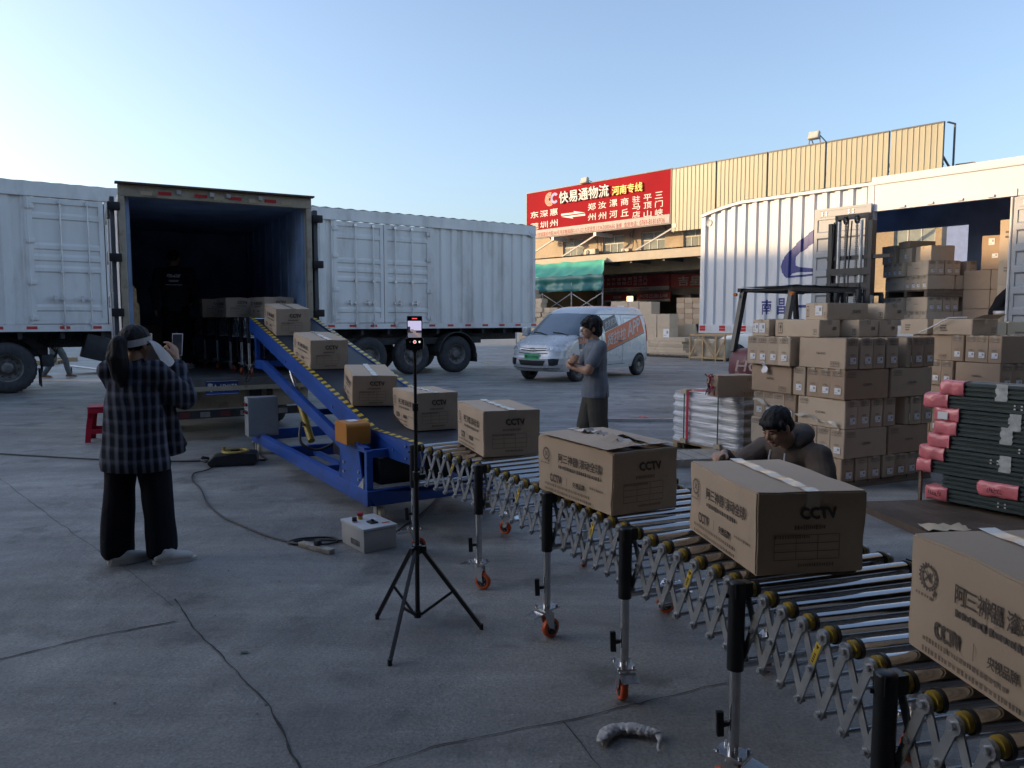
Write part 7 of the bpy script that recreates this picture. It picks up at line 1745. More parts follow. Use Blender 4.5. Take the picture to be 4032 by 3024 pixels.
# things seen under the long trailer
for lab, u, v, a in (('low pallet on the ground beyond the tractor wheel', 150, 1437, 20), ('low pallet lying further behind under the long trailer', 235, 1424, 30)):
    p = gp(u, v); pallet(lab, Fr((p.x, p.y), a), -0.6, 0.6, 0, 1.0, 0, 0.14, m_wood)
p = gp(390, 1478); o = thing('ramp_plate', 'white metal ramp plate tilted on the ground behind the landing gear', 'plate', (p.x - .9, p.y + .2, 0), R(35)); b = MB(); b.add([(0, 0, 0.25), (1.3, 0, 0.02), (1.3, .9, 0.02), (0, .9, .25), (0, 0, 0.22), (1.3, 0, 0.0), (1.3, .9, 0.0), (0, .9, .22)], [(0, 1, 2, 3), (7, 6, 5, 4), (0, 4, 5, 1), (1, 5, 6, 2), (2, 6, 7, 3), (3, 7, 4, 0)]); b.build('plate', m_white, o); b = MB(); b.beam((0.02, .1, 0), (0.02, .1, .22), .03, .03); b.beam((0.02, .8, 0), (0.02, .8, .22), .03, .03); b.build('leg', m_black, o)
# ---------------------------------------------------------------- people: one continuous skin each, clothes as children
m_skin = M('skin', (0.42, 0.25, 0.17), 0.5, var=0.06, scale=20, spec=0.35)
m_hair = M('black hair', (0.008, 0.008, 0.01), 0.72, var=0.5, scale=60, stretch=(1, 1, 0.15), bump=0.004, bscale=90, spec=0.4)
m_lip = M('lips', (0.3, 0.12, 0.1), 0.5)
m_eye = M('dark eye', (0.015, 0.012, 0.01), 0.3)
class Sk:
    def __init__(s): s.b = MB()
    def cone(s, p0, p1, r0, r1=None, side=None, n=16):
        """swept limb with round ends; r = radius or (half width along side, half depth)"""
        p0, p1 = Vector(p0), Vector(p1); r1 = r0 if r1 is None else r1
        r0 = r0 if isinstance(r0, tuple) else (r0, r0); r1 = r1 if isinstance(r1, tuple) else (r1, r1)
        d = (p1 - p0); ln = d.length; d = d / ln if ln > 1e-6 else Z.copy(); a = Vector(side) if side is not None else d.orthogonal(); a = (a - d * a.dot(d)).normalized(); c = d.cross(a); rows = []
        def ring(p, k, r): rows.append([p + (a * r[0] * math.cos(2 * math.pi * i / n) + c * r[1] * math.sin(2 * math.pi * i / n)) * k for i in range(n)])
        for t in (85, 60, 35, 12): ring(p0 - d * min(r0) * math.sin(R(t)), math.cos(R(t)), r0)
        for t in (0, .5, 1): ring(p0.lerp(p1, t), 1, (r0[0] + (r1[0] - r0[0]) * t, r0[1] + (r1[1] - r0[1]) * t))
        for t in (12, 35, 60, 85): ring(p1 + d * min(r1) * math.sin(R(t)), math.cos(R(t)), r1)
        s.b.grid(rows, closed=True); s.b.add(rows[0], [tuple(range(n))[::-1]]); s.b.add(rows[-1], [tuple(range(n))]); return s
    def ell(s, c, rx, ry, rz, fr=None, n=18):
        c = Vector(c); ax = fr or (X, Y, Z); rows = []
        for j in range(1, n // 2 + 1):
            a = math.pi * j / (n // 2 + 1); rows.append([c + ax[0] * rx * math.sin(a) * math.cos(2 * math.pi * i / n) + ax[1] * ry * math.sin(a) * math.sin(2 * math.pi * i / n) + ax[2] * rz * math.cos(a) for i in range(n)])
        s.b.grid(rows[::-1], closed=True); s.b.add(rows[0], [tuple(range(n))]); s.b.add(rows[-1], [tuple(range(n))[::-1]]); return s
    def chain(s, pts, rs, side=None):
        for (p, q, r, t) in zip(pts[:-1], pts[1:], rs[:-1], rs[1:]): s.cone(p, q, r, t, side)
        return s
    def skin(s, name, mat, parent, voxel=0.007, smooth=3, wr=0.0, wf=12.0, ws=(1, 1, 1), cut=None, seed=0):
        me = bpy.data.meshes.new(name); me.from_pydata(s.b.v, [], s.b.f); me.update()
        o = bpy.data.objects.new(name, me); COL.objects.link(o)
        r = o.modifiers.new('r', 'REMESH'); r.mode = 'VOXEL'; r.voxel_size = voxel; r.adaptivity = 0
        q = o.modifiers.new('s', 'SMOOTH'); q.iterations = smooth; q.factor = 0.5
        dg = bpy.context.evaluated_depsgraph_get(); dg.update(); m2 = bpy.data.meshes.new_from_object(o.evaluated_get(dg)); o.modifiers.clear(); o.data = m2; bpy.data.meshes.remove(me); m2.name = name
        if wr:
            nor = [v.normal.copy() for v in m2.vertices]
            for v, nn in zip(m2.vertices, nor):
                p = Vector((v.co.x * ws[0], v.co.y * ws[1], v.co.z * ws[2])) * wf + Vector((seed * 5.3, 0, 0)); w_ = mnoise.noise(p) + 0.5 * mnoise.noise(p * 2.3)
                v.co += nn * (w_ * wr)
        if cut:
            bm = bmesh.new(); bm.from_mesh(m2)
            for co, no in cut:
                bmesh.ops.bisect_plane(bm, geom=bm.verts[:] + bm.edges[:] + bm.faces[:], plane_co=co, plane_no=no, clear_outer=True)
            bm.to_mesh(m2); bm.free()
        m2.materials.clear(); m2.materials.append(mat)
        for p in m2.polygons: p.use_smooth = True
        o.parent = parent; return o
def frame(f, tilt=0.0, roll=0.0):
    """right, forward, up of a head turned to f (flat) and nodding down by tilt"""
    f = Vector(f).normalized(); r = f.cross(Z).normalized(); f2 = (f * math.cos(tilt) - Z * math.sin(tilt)); u = r.cross(f2); return r, f2, u
def add_head(k, c, fr, s=1.0):
    """c: middle of the head; face forward along fr[1]"""
    r, f, u = fr; P = lambda x, y, z: Vector(c) + r * x * s + f * y * s + u * z * s
    k.ell(P(0, -0.012, 0.03), 0.074 * s, 0.094 * s, 0.088 * s, fr); k.ell(P(0, 0.022, -0.035), 0.062 * s, 0.066 * s, 0.078 * s, fr); k.ell(P(0, 0.052, -0.088), 0.032 * s, 0.026 * s, 0.022 * s, fr)
    k.ell(P(0, 0.06, 0.022), 0.055 * s, 0.026 * s, 0.014 * s, fr)
    k.cone(P(0, 0.078, 0.012), P(0, 0.101, -0.026), 0.009 * s, 0.0135 * s); k.ell(P(0, 0.092, -0.03), 0.017 * s, 0.012 * s, 0.008 * s, fr)
    for q in (-1, 1):
        k.ell(P(0.038 * q, 0.062, -0.022), 0.02 * s, 0.018 * s, 0.02 * s, fr); k.ell(P(0.077 * q, -0.008, -0.008), 0.009 * s, 0.02 * s, 0.032 * s, fr); k.ell(P(0.028 * q, 0.074, 0.002), 0.012 * s, 0.008 * s, 0.007 * s, fr)
    k.ell(P(0, 0.082, -0.058), 0.022 * s, 0.012 * s, 0.010 * s, fr)
    return P
def face_bits(P, fr, parent, s=1.0):
    r, f, u = fr
    for q in (-1, 1):
        e = MB(); n = 12; rows = [[P(0.029 * q, 0.0835, 0.001) + r * 0.011 * s * t * math.cos(2 * math.pi * i / n) + u * 0.0042 * s * t * math.sin(2 * math.pi * i / n) + f * (0.0015 * (1 - t)) for i in range(n)] for t in (1, 0.5, 0.05)]
        e.grid(rows, closed=True); e.build('eye', m_eye, parent)
        e = MB(); e.tube([P(0.014 * q, 0.0865, 0.017), P(0.03 * q, 0.085, 0.022), P(0.047 * q, 0.075, 0.018)], 0.0035 * s, 6); e.build('eyebrow', m_hair, parent)
    e = MB(); e.tube([P(-0.02, 0.086, -0.058), P(-0.008, 0.0945, -0.055), P(0, 0.0945, -0.0565), P(0.008, 0.0945, -0.055), P(0.02, 0.086, -0.058)], 0.0038 * s, 6); e.build('mouth', m_lip, parent)
def add_hand(k, w, d, palm_n, thumb, curl=0.5, s=1.0, spread=0.0):
    """w wrist, d towards the fingers, palm_n out of the palm, thumb towards the thumb side"""
    w, d, pn, th = Vector(w), Vector(d).normalized(), Vector(palm_n).normalized(), Vector(thumb).normalized()
    k.cone(w, w + d * 0.075 * s, (0.026 * s, 0.016 * s), (0.038 * s, 0.013 * s), th); kn = w + d * 0.085 * s
    for i, (off, L) in enumerate(((0.028, 0.07), (0.0095, 0.078), (-0.0095, 0.073), (-0.028, 0.058))):
        p = kn + th * off * s; q = d; pts = [p]; a = 0
        for seg, cc in ((0.45, 0.6), (0.32, 1.0), (0.23, 0.8)):
            a += curl * cc; dd = (d * math.cos(a) + pn * math.sin(a)) + th * spread * off * 10; pts.append(pts[-1] + dd.normalized() * L * seg * s)
        k.chain(pts, [0.0088 * s, 0.0082 * s, 0.0074 * s, 0.0064 * s])
    p = w + d * 0.03 * s + th * 0.026 * s; q = p + (d * 0.6 + th * 0.65 + pn * 0.25).normalized() * 0.038 * s; e = q + (d * 0.85 + th * 0.2 + pn * 0.3).normalized() * 0.032 * s
    k.chain([p, q, e], [0.0125 * s, 0.0105 * s, 0.0085 * s])
def shoe(name, parent, heel, d, mat, sole=None, s=1.0):
    heel = Vector(heel); d = Vector(d).normalized(); sd = Vector((-d.y, d.x, 0))
    k = Sk(); k.cone(heel + d * 0.035 * s + Z * 0.045 * s, heel + d * 0.10 * s + Z * 0.048 * s, (0.04 * s, 0.042 * s), (0.042 * s, 0.045 * s), sd); k.cone(heel + d * 0.12 * s + Z * 0.038 * s, heel + d * 0.21 * s + Z * 0.028 * s, (0.047 * s, 0.042 * s), (0.044 * s, 0.032 * s), sd)
    k.cone(heel + d * 0.05 * s + Z * 0.06 * s, heel + d * 0.06 * s + Z * 0.075 * s, (0.034 * s, 0.04 * s), (0.034 * s, 0.04 * s), sd)
    o = k.skin(name, mat, parent, 0.007, 3, cut=[((0, 0, heel.z + 0.008), (0, 0, -1))])
    b = MB(); rows = []
    for z in (0.0, 0.022): rows.append([heel + d * (0.125 + 0.135 * math.cos(a)) * s + sd * (0.046 + 0.006 * math.cos(a)) * s * math.sin(a) + Z * z for a in [2 * math.pi * i / 24 for i in range(24)]])
    b.grid(rows, closed=True); b.add(rows[1], [tuple(range(24))]); b.add(rows[0], [tuple(range(24))[::-1]]); b.build('sole', sole or mat, o); return o
def hair_noise(o, amp=0.006, f=45):
    for v in o.data.vertices:
        p = Vector((v.co.x * f, v.co.y * f, v.co.z * f * 0.25)); v.co += v.normal * mnoise.noise(p) * amp
def person(label, loc, rz): return thing('person', label, 'person', loc, rz)
def cloth(name, col, **k): return M(name, col, 0.85, var=k.pop('var', 0.12), scale=k.pop('scale', 9), bump=0.003, bscale=k.pop('bscale', 30), spec=0.2, **k)
def plaid():
    m = bpy.data.materials.new('dark plaid flannel'); m.use_nodes = True; N, L = m.node_tree.nodes, m.node_tree.links; b = N['Principled BSDF']; b.inputs['Roughness'].default_value = 0.9; b.inputs['Specular IOR Level'].default_value = 0.15
    tc = N.new('ShaderNodeTexCoord'); nz = N.new('ShaderNodeTexNoise'); nz.inputs['Scale'].default_value = 3; L.new(tc.outputs['Object'], nz.inputs['Vector'])
    ad = N.new('ShaderNodeVectorMath'); ad.operation = 'MULTIPLY_ADD'; ad.inputs[1].default_value = (0.05, 0.05, 0.05); L.new(nz.outputs['Color'], ad.inputs[0]); L.new(tc.outputs['Object'], ad.inputs[2])
    sp = N.new('ShaderNodeSeparateXYZ'); L.new(ad.outputs[0], sp.inputs[0])
    def band(src, period, lo, hi):
        a = N.new('ShaderNodeMath'); a.operation = 'MULTIPLY'; a.inputs[1].default_value = 1 / period; L.new(src, a.inputs[0]); f = N.new('ShaderNodeMath'); f.operation = 'FRACT'; L.new(a.outputs[0], f.inputs[0])
        r = N.new('ShaderNodeValToRGB'); e = r.color_ramp.elements; e[0].position = lo - 0.25; e[0].color = (0, 0, 0, 1); e[1].position = lo + 0.05; e[1].color = (1, 1, 1, 1)
        x = e.new(hi); x.color = (0.8, 0.8, 0.8, 1); x = e.new(min(1, hi + 0.12)); x.color = (0, 0, 0, 1); L.new(f.outputs[0], r.inputs[0]); return r.outputs[0]
    sx = N.new('ShaderNodeMath'); sx.operation = 'ADD'; L.new(sp.outputs[0], sx.inputs[0]); mu = N.new('ShaderNodeMath'); mu.operation = 'MULTIPLY'; mu.inputs[1].default_value = 0.8; L.new(sp.outputs[1], mu.inputs[0]); L.new(mu.outputs[0], sx.inputs[1])
    v, h = band(sx.outputs[0], 0.062, 0.35, 0.6), band(sp.outputs[2], 0.085, 0.4, 0.55)
    def mixc(f, a, c, t='MIX'):
        x = N.new('ShaderNodeMix'); x.data_type = 'RGBA'; x.blend_type = t
        (L.new(f, x.inputs[0]) if not isinstance(f, float) else setattr(x.inputs[0], 'default_value', f))
        (L.new(a, x.inputs[6]) if not isinstance(a, tuple) else setattr(x.inputs[6], 'default_value', (*a, 1))); (L.new(c, x.inputs[7]) if not isinstance(c, tuple) else setattr(x.inputs[7], 'default_value', (*c, 1))); return x.outputs[2]
    c = mixc(v, (0.012, 0.014, 0.026), (0.11, 0.12, 0.15)); sub = mixc(h, (0.0, 0.0, 0.0), (0.045, 0.05, 0.065)); c = mixc(0.9, c, sub, 'ADD')
    fz = N.new('ShaderNodeTexNoise'); fz.inputs['Scale'].default_value = 90; L.new(tc.outputs['Object'], fz.inputs['Vector']); rp = N.new('ShaderNodeValToRGB'); rp.color_ramp.elements[0].color = (.55, .55, .55, 1); rp.color_ramp.elements[1].color = (1.3, 1.3, 1.3, 1); L.new(fz.outputs[0], rp.inputs[0])
    c = mixc(1.0, c, rp.outputs[0], 'MULTIPLY'); L.new(c, b.inputs['Base Color']); return m

# --- woman filming with her phone (local: x = her right, y = forward)
wp = gp(555, 2208); wf = Vector((0.2, 0.98, 0))
wo_ = person('woman in oversized dark plaid shirt and white sun visor filming with a phone', (wp.x, wp.y, 0), math.atan2(-wf.x, wf.y))
sR, eR, hR = (0.165, -0.01, 1.26), (0.235, 0.20, 1.08), (0.10, 0.31, 1.315); sL, eL, hL = (-0.165, -0.01, 1.26), (-0.21, 0.20, 1.06), (-0.035, 0.33, 1.30)
hf = frame((0.12, 1, 0), 0.05); HC_ = (0.0, 0.045, 1.43)
k = Sk(); P = add_head(k, HC_, hf, 0.96); k.cone((0, 0.0, 1.24), (0, 0.02, 1.36), 0.055, 0.05); k.cone((0, 0, 0.85), (0, 0, 1.2), (0.14, 0.09), (0.15, 0.09), X)
for s_, S_h, E_, Hn in ((1, sR, eR, hR), (-1, sL, eL, hL)):
    k.chain([S_h, E_, Hn], [0.045, 0.036, 0.026]); k.chain([(0.085 * s_, 0, 0.82), (0.115 * s_, 0.03 * s_, 0.45), (0.135 * s_, 0.04 * s_, 0.09)], [0.085, 0.055, 0.04])
add_hand(k, hR, Vector((-0.25, 0.15, 1)), (-0.9, -0.1, 0.1), (-0.1, -0.9, 0.3), 0.75); add_hand(k, hL, Vector((0.35, 0.2, 1)), (0.9, 0.1, 0), (0, -0.9, 0.3), 0.7)
wb = k.skin('body', m_skin, wo_, 0.006); face_bits(P, hf, wo_, 0.96)
k = Sk()
k.cone((0, 0.0, 1.235), (0, -0.01, 1.0), (0.175, 0.095), (0.20, 0.13), X); k.cone((0, -0.01, 1.0), (0, -0.015, 0.66), (0.20, 0.13), (0.235, 0.165), X); k.cone((-0.13, 0.0, 1.255), (0.13, 0, 1.255), 0.06, 0.06); k.cone((0, 0.0, 1.24), (0, 0.02, 1.305), (0.085, 0.08), (0.066, 0.064), X)
for S_h, E_, Hn in ((sR, eR, hR), (sL, eL, hL)):
    Hn2 = Vector(E_).lerp(Vector(Hn), 0.82); k.chain([S_h, E_, Hn2], [0.082, 0.078, 0.055])
    k.cone(Vector(E_) + Vector((0, -.02, -.03)), Vector(E_).lerp(Vector(S_h), .5) + Vector((0, 0, -.06)), 0.06, 0.07)
k.cone((0.15, 0.10, 1.0), (0.19, 0.2, 0.74), (0.04, 0.02), (0.05, 0.02), (0.6, 0.8, 0)); k.cone((0.13, 0.11, 1.1), (0.17, 0.16, 0.70), (0.06, 0.02), (0.08, 0.02), (0.6, 0.8, 0))
so = k.skin('plaid_shirt', plaid(), wo_, 0.008, 3, 0.011, 7, (1, 1, 0.55), cut=[((0, 0, 0.62), (0.0, 0, -1))])
k = Sk()
for s_ in (1, -1):
    k.chain([(0.08 * s_, 0, 0.85), (0.115 * s_, 0.03 * s_, 0.5), (0.135 * s_, 0.04 * s_, 0.08)], [(0.115, 0.12), (0.092, 0.105), (0.09, 0.118)], X)
k.cone((0, 0, 0.95), (0, 0, 0.80), (0.15, 0.11), (0.16, 0.12), X)
k.skin('trousers', cloth('navy black denim', (0.008, 0.009, 0.014)), wo_, 0.008, 3, 0.010, 6, (1, 1, 0.5), cut=[((0, 0, 0.035), (0, 0, -1))])
m_wshoe = M('off-white shoe', (0.62, 0.59, 0.54), 0.55, var=0.1)
for s_, a in ((1, 22), (-1, 10)):
    d = Vector((math.sin(R(a + 28)), math.cos(R(a + 28)), 0)); shoe('shoe', wo_, Vector((0.135 * s_, 0.04 * s_ - 0.09, 0)), d, m_wshoe)
k = Sk(); k.ell(P(0, -0.02, 0.045), 0.085, 0.105, 0.092, hf); k.cone(P(0, -0.10, 0.03), P(0, -0.155, 0.0), 0.035, 0.042); k.chain([P(0, -0.155, 0.01), P(0.0, -0.165, -0.09), P(0, -0.14, -0.2), P(0.0, -0.12, -0.29)], [0.05, 0.066, 0.055, 0.02])
ho = k.skin('hair', m_hair, wo_, 0.006, 2, cut=[(P(0, 0.07, 0.0), hf[1] - hf[2] * 0.35)]); hair_noise(ho)
b = MB(); r, f, u = hf; rows = []; n = 40
for t, zz in ((0, 0.005), (1, 0.05)):
    rows.append([P(0, -0.015, 0) + r * 0.093 * math.cos(2 * math.pi * i / n) + f * 0.113 * math.sin(2 * math.pi * i / n) + u * (zz + 0.03 * math.sin(2 * math.pi * i / n)) for i in range(n)])
b.grid(rows, closed=True); m_visor = M('white mesh visor', (0.5, 0.5, 0.5), 0.7, alpha=0.82, var=0.12, scale=14); vb = b.build('visor_band', m_visor, wo_)
rows = []
for j in range(9):
    t = j / 8; row = []
    for i in range(25):
        a = R(5 + 170 * i / 24); e = 0.093 + 0.10 * t; fy = 0.113 + 0.17 * t
        row.append(P(0, -0.015, 0) + r * e * math.cos(a) + f * fy * math.sin(a) + u * (0.05 - 0.02 - 0.10 * t * t - 0.03 * t + 0.012 * math.sin(a * 7 + j) * t - 0.03 * abs(math.cos(a)) * t))
    rows.append(row)
b = MB(); b.grid(rows); b.build('visor_brim', m_visor, vb)
ph = thing('phone', 'white-edged phone held up by the woman in the plaid shirt', 'phone', (0, 0, 0))
M_w = Matrix.Translation(wp) @ Matrix.Rotation(math.atan2(-wf.x, wf.y), 4, 'Z')
pc = M_w @ Vector((0.045, 0.405, 1.42)); ph.location = pc; ph.rotation_euler = (R(-8), 0, math.atan2(-wf.x, wf.y) + 0.12)
b = MB(); b.box(-0.038, 0.038, -0.004, 0.004, -0.078, 0.078); b.build('case', M('white phone edge', (0.6, 0.6, 0.62), 0.3), ph, bevel=0.003)
b = MB(); b.box(-0.034, 0.034, -0.0055, -0.004, -0.072, 0.072); b.build('screen', M('dim phone screen', (0.05, 0.06, 0.08), 0.1                          ), ph)

# --- man in blue-grey T-shirt with folded arms
mp = gd(2345, 1400, 8.15); mf = Vector((-0.97, -0.12, 0))
mo_ = person('man in blue-grey T-shirt and khaki trousers standing with folded arms near the van', (mp.x, mp.y, 0), math.atan2(-mf.x, mf.y))
hf = frame((-0.05, 1, 0), 0.0); HC_ = (0, 0.055, 1.50)
k = Sk(); P = add_head(k, HC_, hf, 1.0); k.cone((0, 0.0, 1.30), (0, 0.03, 1.42), 0.062, 0.058); k.cone((0, 0, 0.9), (0, 0, 1.25), (0.14, 0.09), (0.16, 0.10), X)
sL, eL, hL = (-0.185, -0.01, 1.31), (-0.22, 0.13, 1.06), (0.05, 0.27, 1.10); sR, eR, hR = (0.185, -0.01, 1.31), (0.215, 0.13, 1.07), (-0.08, 0.29, 1.15)
for S_h, E_, Hn in ((sL, eL, hL), (sR, eR, hR)): k.chain([S_h, E_, Hn], [0.052, 0.046, 0.030])
add_hand(k, hL, (0.9, 0.1, 0.05), (0, -1, 0), (0, 0.1, 1), 0.5); add_hand(k, hR, (-0.85, -0.15, 0.35), (0.1, -1, 0), (0, 0.1, 1), 0.6)
for s_, dy in ((-1, -0.06), (1, 0.08)): k.chain([(0.09 * s_, 0, 0.85), (0.1 * s_, dy * 0.6 + 0.02, 0.46), (0.1 * s_, dy, 0.09)], [0.085, 0.058, 0.042])
k.skin('body', m_skin, mo_, 0.006); face_bits(P, hf, mo_)
k = Sk(); k.cone((0, 0.0, 1.27), (0, 0.0, 1.0), (0.185, 0.115), (0.165, 0.115), X); k.cone((0, 0, 1.0), (0, 0, 0.80), (0.175, 0.125), (0.2, 0.145), X); k.cone((-0.14, -0.005, 1.305), (0.14, -0.005, 1.305), 0.06, 0.06); k.cone((0, 0, 1.3), (0, 0.015, 1.345), 0.085, 0.072)
for S_h, E_ in ((sL, eL), (sR, eR)): k.cone(S_h, Vector(S_h).lerp(Vector(E_), 0.62), 0.07, 0.072)
k.skin('t_shirt', cloth('blue-grey jersey', (0.16, 0.185, 0.22)), mo_, 0.007, 3, 0.007, 7, (1, 1, 0.8), cut=[((0, 0, 0.775), (0, 0, -1))], seed=2)
k = Sk(); k.cone((0, 0, 0.92), (0, 0, 0.78), (0.178, 0.122), (0.185, 0.128), X)
for s_, dy in ((-1, -0.06), (1, 0.10)): k.chain([(0.085 * s_, 0, 0.80), (0.1 * s_, dy * 0.6 + 0.02, 0.46), (0.1 * s_, dy, 0.08)], [(0.10, 0.115), (0.09, 0.10), (0.08, 0.09)], X)
k.skin('trousers', cloth('khaki grey twill', (0.085, 0.08, 0.068)), mo_, 0.008, 3, 0.008, 6, (1, 1, 0.5), cut=[((0, 0, 0.04), (0, 0, -1))], seed=4)
for s_, dy in ((-1, -0.06), (1, 0.10)): shoe('shoe', mo_, (0.1 * s_, dy - 0.09, 0), (0.12 * s_, 1, 0), m_wshoe)
k = Sk(); k.ell(P(0, -0.022, 0.045), 0.092, 0.112, 0.1, hf); k.ell(P(0, -0.055, -0.02), 0.085, 0.075, 0.085, hf); k.ell(P(0, 0.05, 0.062), 0.075, 0.055, 0.04, hf); k.cone(P(0.03, 0.085, 0.05), P(-0.02, 0.092, 0.035), 0.02, 0.016)
for q in (-1, 1): k.cone(P(0.075 * q, 0.01, 0.04), P(0.079 * q, 0.015, 0.0), 0.025, 0.014)
ho = k.skin('hair', m_hair, mo_, 0.006, 1); hair_noise(ho, 0.009)

# --- man in a hooded sweatshirt crouched on a low stool behind the conveyor
sp_ = gd(3110, 1700, 4.95); sf = Vector((-0.80, -0.60, 0))
so_ = person('seated man in grey-brown hooded sweatshirt leaning forward behind the conveyor', (sp_.x + 0.16, sp_.y + 0.13, 0), math.atan2(-sf.x, sf.y))
st_ = thing('low_stool', 'low plastic stool under the seated man', 'stool', (sp_.x + 0.16, sp_.y + 0.13, 0), math.atan2(-sf.x, sf.y))
m_stool = M('red plastic', (0.42, 0.012, 0.035), 0.35, var=0.08, spec=0.5)
def stool(t, w, h, mat):
    b = MB(); b.box(-w * .42, w * .42, -w * .42, w * .42, h - 0.025, h); b.build('seat', mat, t, bevel=0.012, seg=3)
    b = MB(); b.box(-w * .41, w * .41, -w * .41, w * .41, h - 0.085, h - 0.026); b.build('apron', mat, t, bevel=0.01)
    for i in (-1, 1):
        for j in (-1, 1):
            b = MB(); a0, a1 = w * .40, w * .5
            def ringp(z, a): 
                q = w * 0.16; return [Vector((i * a, j * a, z)), Vector((i * (a - q), j * a, z)), Vector((i * (a - q * .25), j * (a - q * .25), z)), Vector((i * a, j * (a - q), z))]
            rows = [ringp(0, a1), ringp(h * 0.5, (a0 + a1) / 2), ringp(h - 0.085, a0)]
            b.grid(rows, closed=True, smooth=False); b.build('leg', mat, t)
    b = MB()
    for i in (-1, 1):
        a = w * .445; z = h * 0.3; b.box(-a + .03, a - .03, i * a - 0.006, i * a + 0.006, z - 0.03, z + 0.03); b.box(i * a - 0.006, i * a + 0.006, -a + .03, a - .03, z - 0.03, z + 0.03)
        for j in (-1, 1):
            for kx in (-1, 1):
                c = kx * w * 0.25
                b.add([(c + kx * w * .13, i * w * .415, h - .085), (c - kx * w * .06, i * w * .415, h - .085), (c + kx * w * .13, i * w * .43, h - .2)], [(0, 1, 2)])
                b.add([(i * w * .415, c + kx * w * .13, h - .085), (i * w * .415, c - kx * w * .06, h - .085), (i * w * .43, c + kx * w * .13, h - .2)], [(0, 1, 2)])
    b.build('rail', mat, t)
stool(st_, 0.3, 0.27, m_stool)
hf = frame((0.1, 1, 0), 0.42); HC_ = (0.01, 0.325, 0.905)
k = Sk(); P = add_head(k, HC_, hf, 1.02); k.cone((0, 0.17, 0.76), (0, 0.26, 0.85), 0.066, 0.06); k.cone((0, 0.0, 0.4), (0, 0.16, 0.7), (0.14, 0.10), (0.16, 0.10), X)
sR, eR, hR = (0.20, 0.19, 0.72), (0.27, 0.42, 0.60), (0.20, 0.60, 0.735); sL, eL, hL = (-0.20, 0.17, 0.72), (-0.30, 0.26, 0.50), (-0.10, 0.44, 0.60)
for S_h, E_, Hn in ((sR, eR, hR), (sL, eL, hL)): k.chain([S_h, E_, Hn], [0.05, 0.045, 0.03])
add_hand(k, hR, (-0.2, 0.9, 0.1), (0, 0, -1), (-1, 0, 0), 0.5); add_hand(k, hL, (0.8, 0.5, -.1), (0, 0, -1), (0, 1, 0), 0.6)
for s_ in (1, -1): k.chain([(0.09 * s_, 0.0, 0.36), (0.17 * s_, 0.40, 0.46), (0.15 * s_, 0.36, 0.09)], [0.085, 0.06, 0.045])
k.skin('body', m_skin, so_, 0.006); face_bits(P, hf, so_, 1.02)
k = Sk(); k.cone((0, 0.0, 0.34), (0, 0.05, 0.54), (0.19, 0.15), (0.2, 0.15), X); k.cone((0, 0.05, 0.54), (0, 0.15, 0.72), (0.2, 0.15), (0.19, 0.12), X); k.cone((-0.16, 0.17, 0.735), (0.16, 0.18, 0.735), 0.075, 0.075); k.cone((0, 0.10, 0.72), (0, 0.17, 0.79), 0.11, 0.09)
for S_h, E_, Hn in ((sR, eR, hR), (sL, eL, hL)): k.chain([S_h, E_, Vector(E_).lerp(Vector(Hn), 0.9)], [0.088, 0.078, 0.048])
m_hood = cloth('grey-brown fleece', (0.1, 0.082, 0.072), scale=16)
hd = k.skin('hooded_sweatshirt', m_hood, so_, 0.007, 3, 0.010, 8, seed=5)
k = Sk(); ring = [Vector((0.105 * math.cos(R(a)), 0.215 + 0.10 * math.sin(R(a)) - 0.02, 0.80 + 0.055 * -math.sin(R(a)) + 0.03 * abs(math.cos(R(a))))) for a in range(-200, 30, 20)]
k.chain(ring, [0.038 + 0.018 * math.sin(math.pi * i / (len(ring) - 1)) for i in range(len(ring))]); k.cone((0, 0.10, 0.83), (0, 0.06, 0.74), (0.10, 0.05), (0.11, 0.05), X)
k.skin('hood', m_hood, hd, 0.007, 3, 0.006, 9, seed=6)
b = MB(); b.tube([(0.05, 0.325, 0.755), (0.055, 0.335, 0.70), (0.06, 0.33, 0.62), (0.06, 0.31, 0.52)], 0.005, 6); b.tube([(-0.05, 0.32, 0.745), (-0.055, 0.33, 0.71), (-0.05, 0.33, 0.68)], 0.005, 6); b.build('drawstring', m_label, hd)
b = MB(); text(b, 'AOMN', (0, 0.305, 0.60), -X, Vector((0, 0.35, 0.94)).normalized(), 0.17, 0.045, 0, 0.03); [b.quad((-0.06 + 0.02 * i, 0.292, 0.555), -X, Vector((0, 0.35, 0.94)).normalized(), 0.014, 0.02, 0) for i in range(7)]; b.build('chest_print', M('faded chest print', (0.2, 0.19, 0.2), 0.8), hd)
k = Sk()
for s_ in (1, -1): k.chain([(0.09 * s_, -0.02, 0.36), (0.17 * s_, 0.40, 0.46), (0.15 * s_, 0.36, 0.09)], [0.11, 0.085, 0.07])
k.skin('trousers', cloth('dark trousers', (0.014, 0.014, 0.018)), so_, 0.009, 3, 0.008, 6)
for s_ in (1, -1): shoe('shoe', so_, (0.15 * s_, 0.27, 0), (0.1 * s_, 1, 0), m_black)
k = Sk(); k.ell(P(0, -0.015, 0.05), 0.088, 0.108, 0.085, hf); k.ell(P(0, -0.05, 0.0), 0.082, 0.07, 0.07, hf); k.ell(P(0, 0.055, 0.06), 0.07, 0.045, 0.034, hf)
for q in (-1, 1): k.cone(P(0.072 * q, 0.03, 0.05), P(0.078 * q, 0.022, 0.008), 0.022, 0.012)
k.cone(P(-0.045, 0.074, 0.06), P(0.045, 0.074, 0.06), 0.016, 0.016)
ho = k.skin('hair', m_hair, so_, 0.005, 1); hair_noise(ho, 0.008)

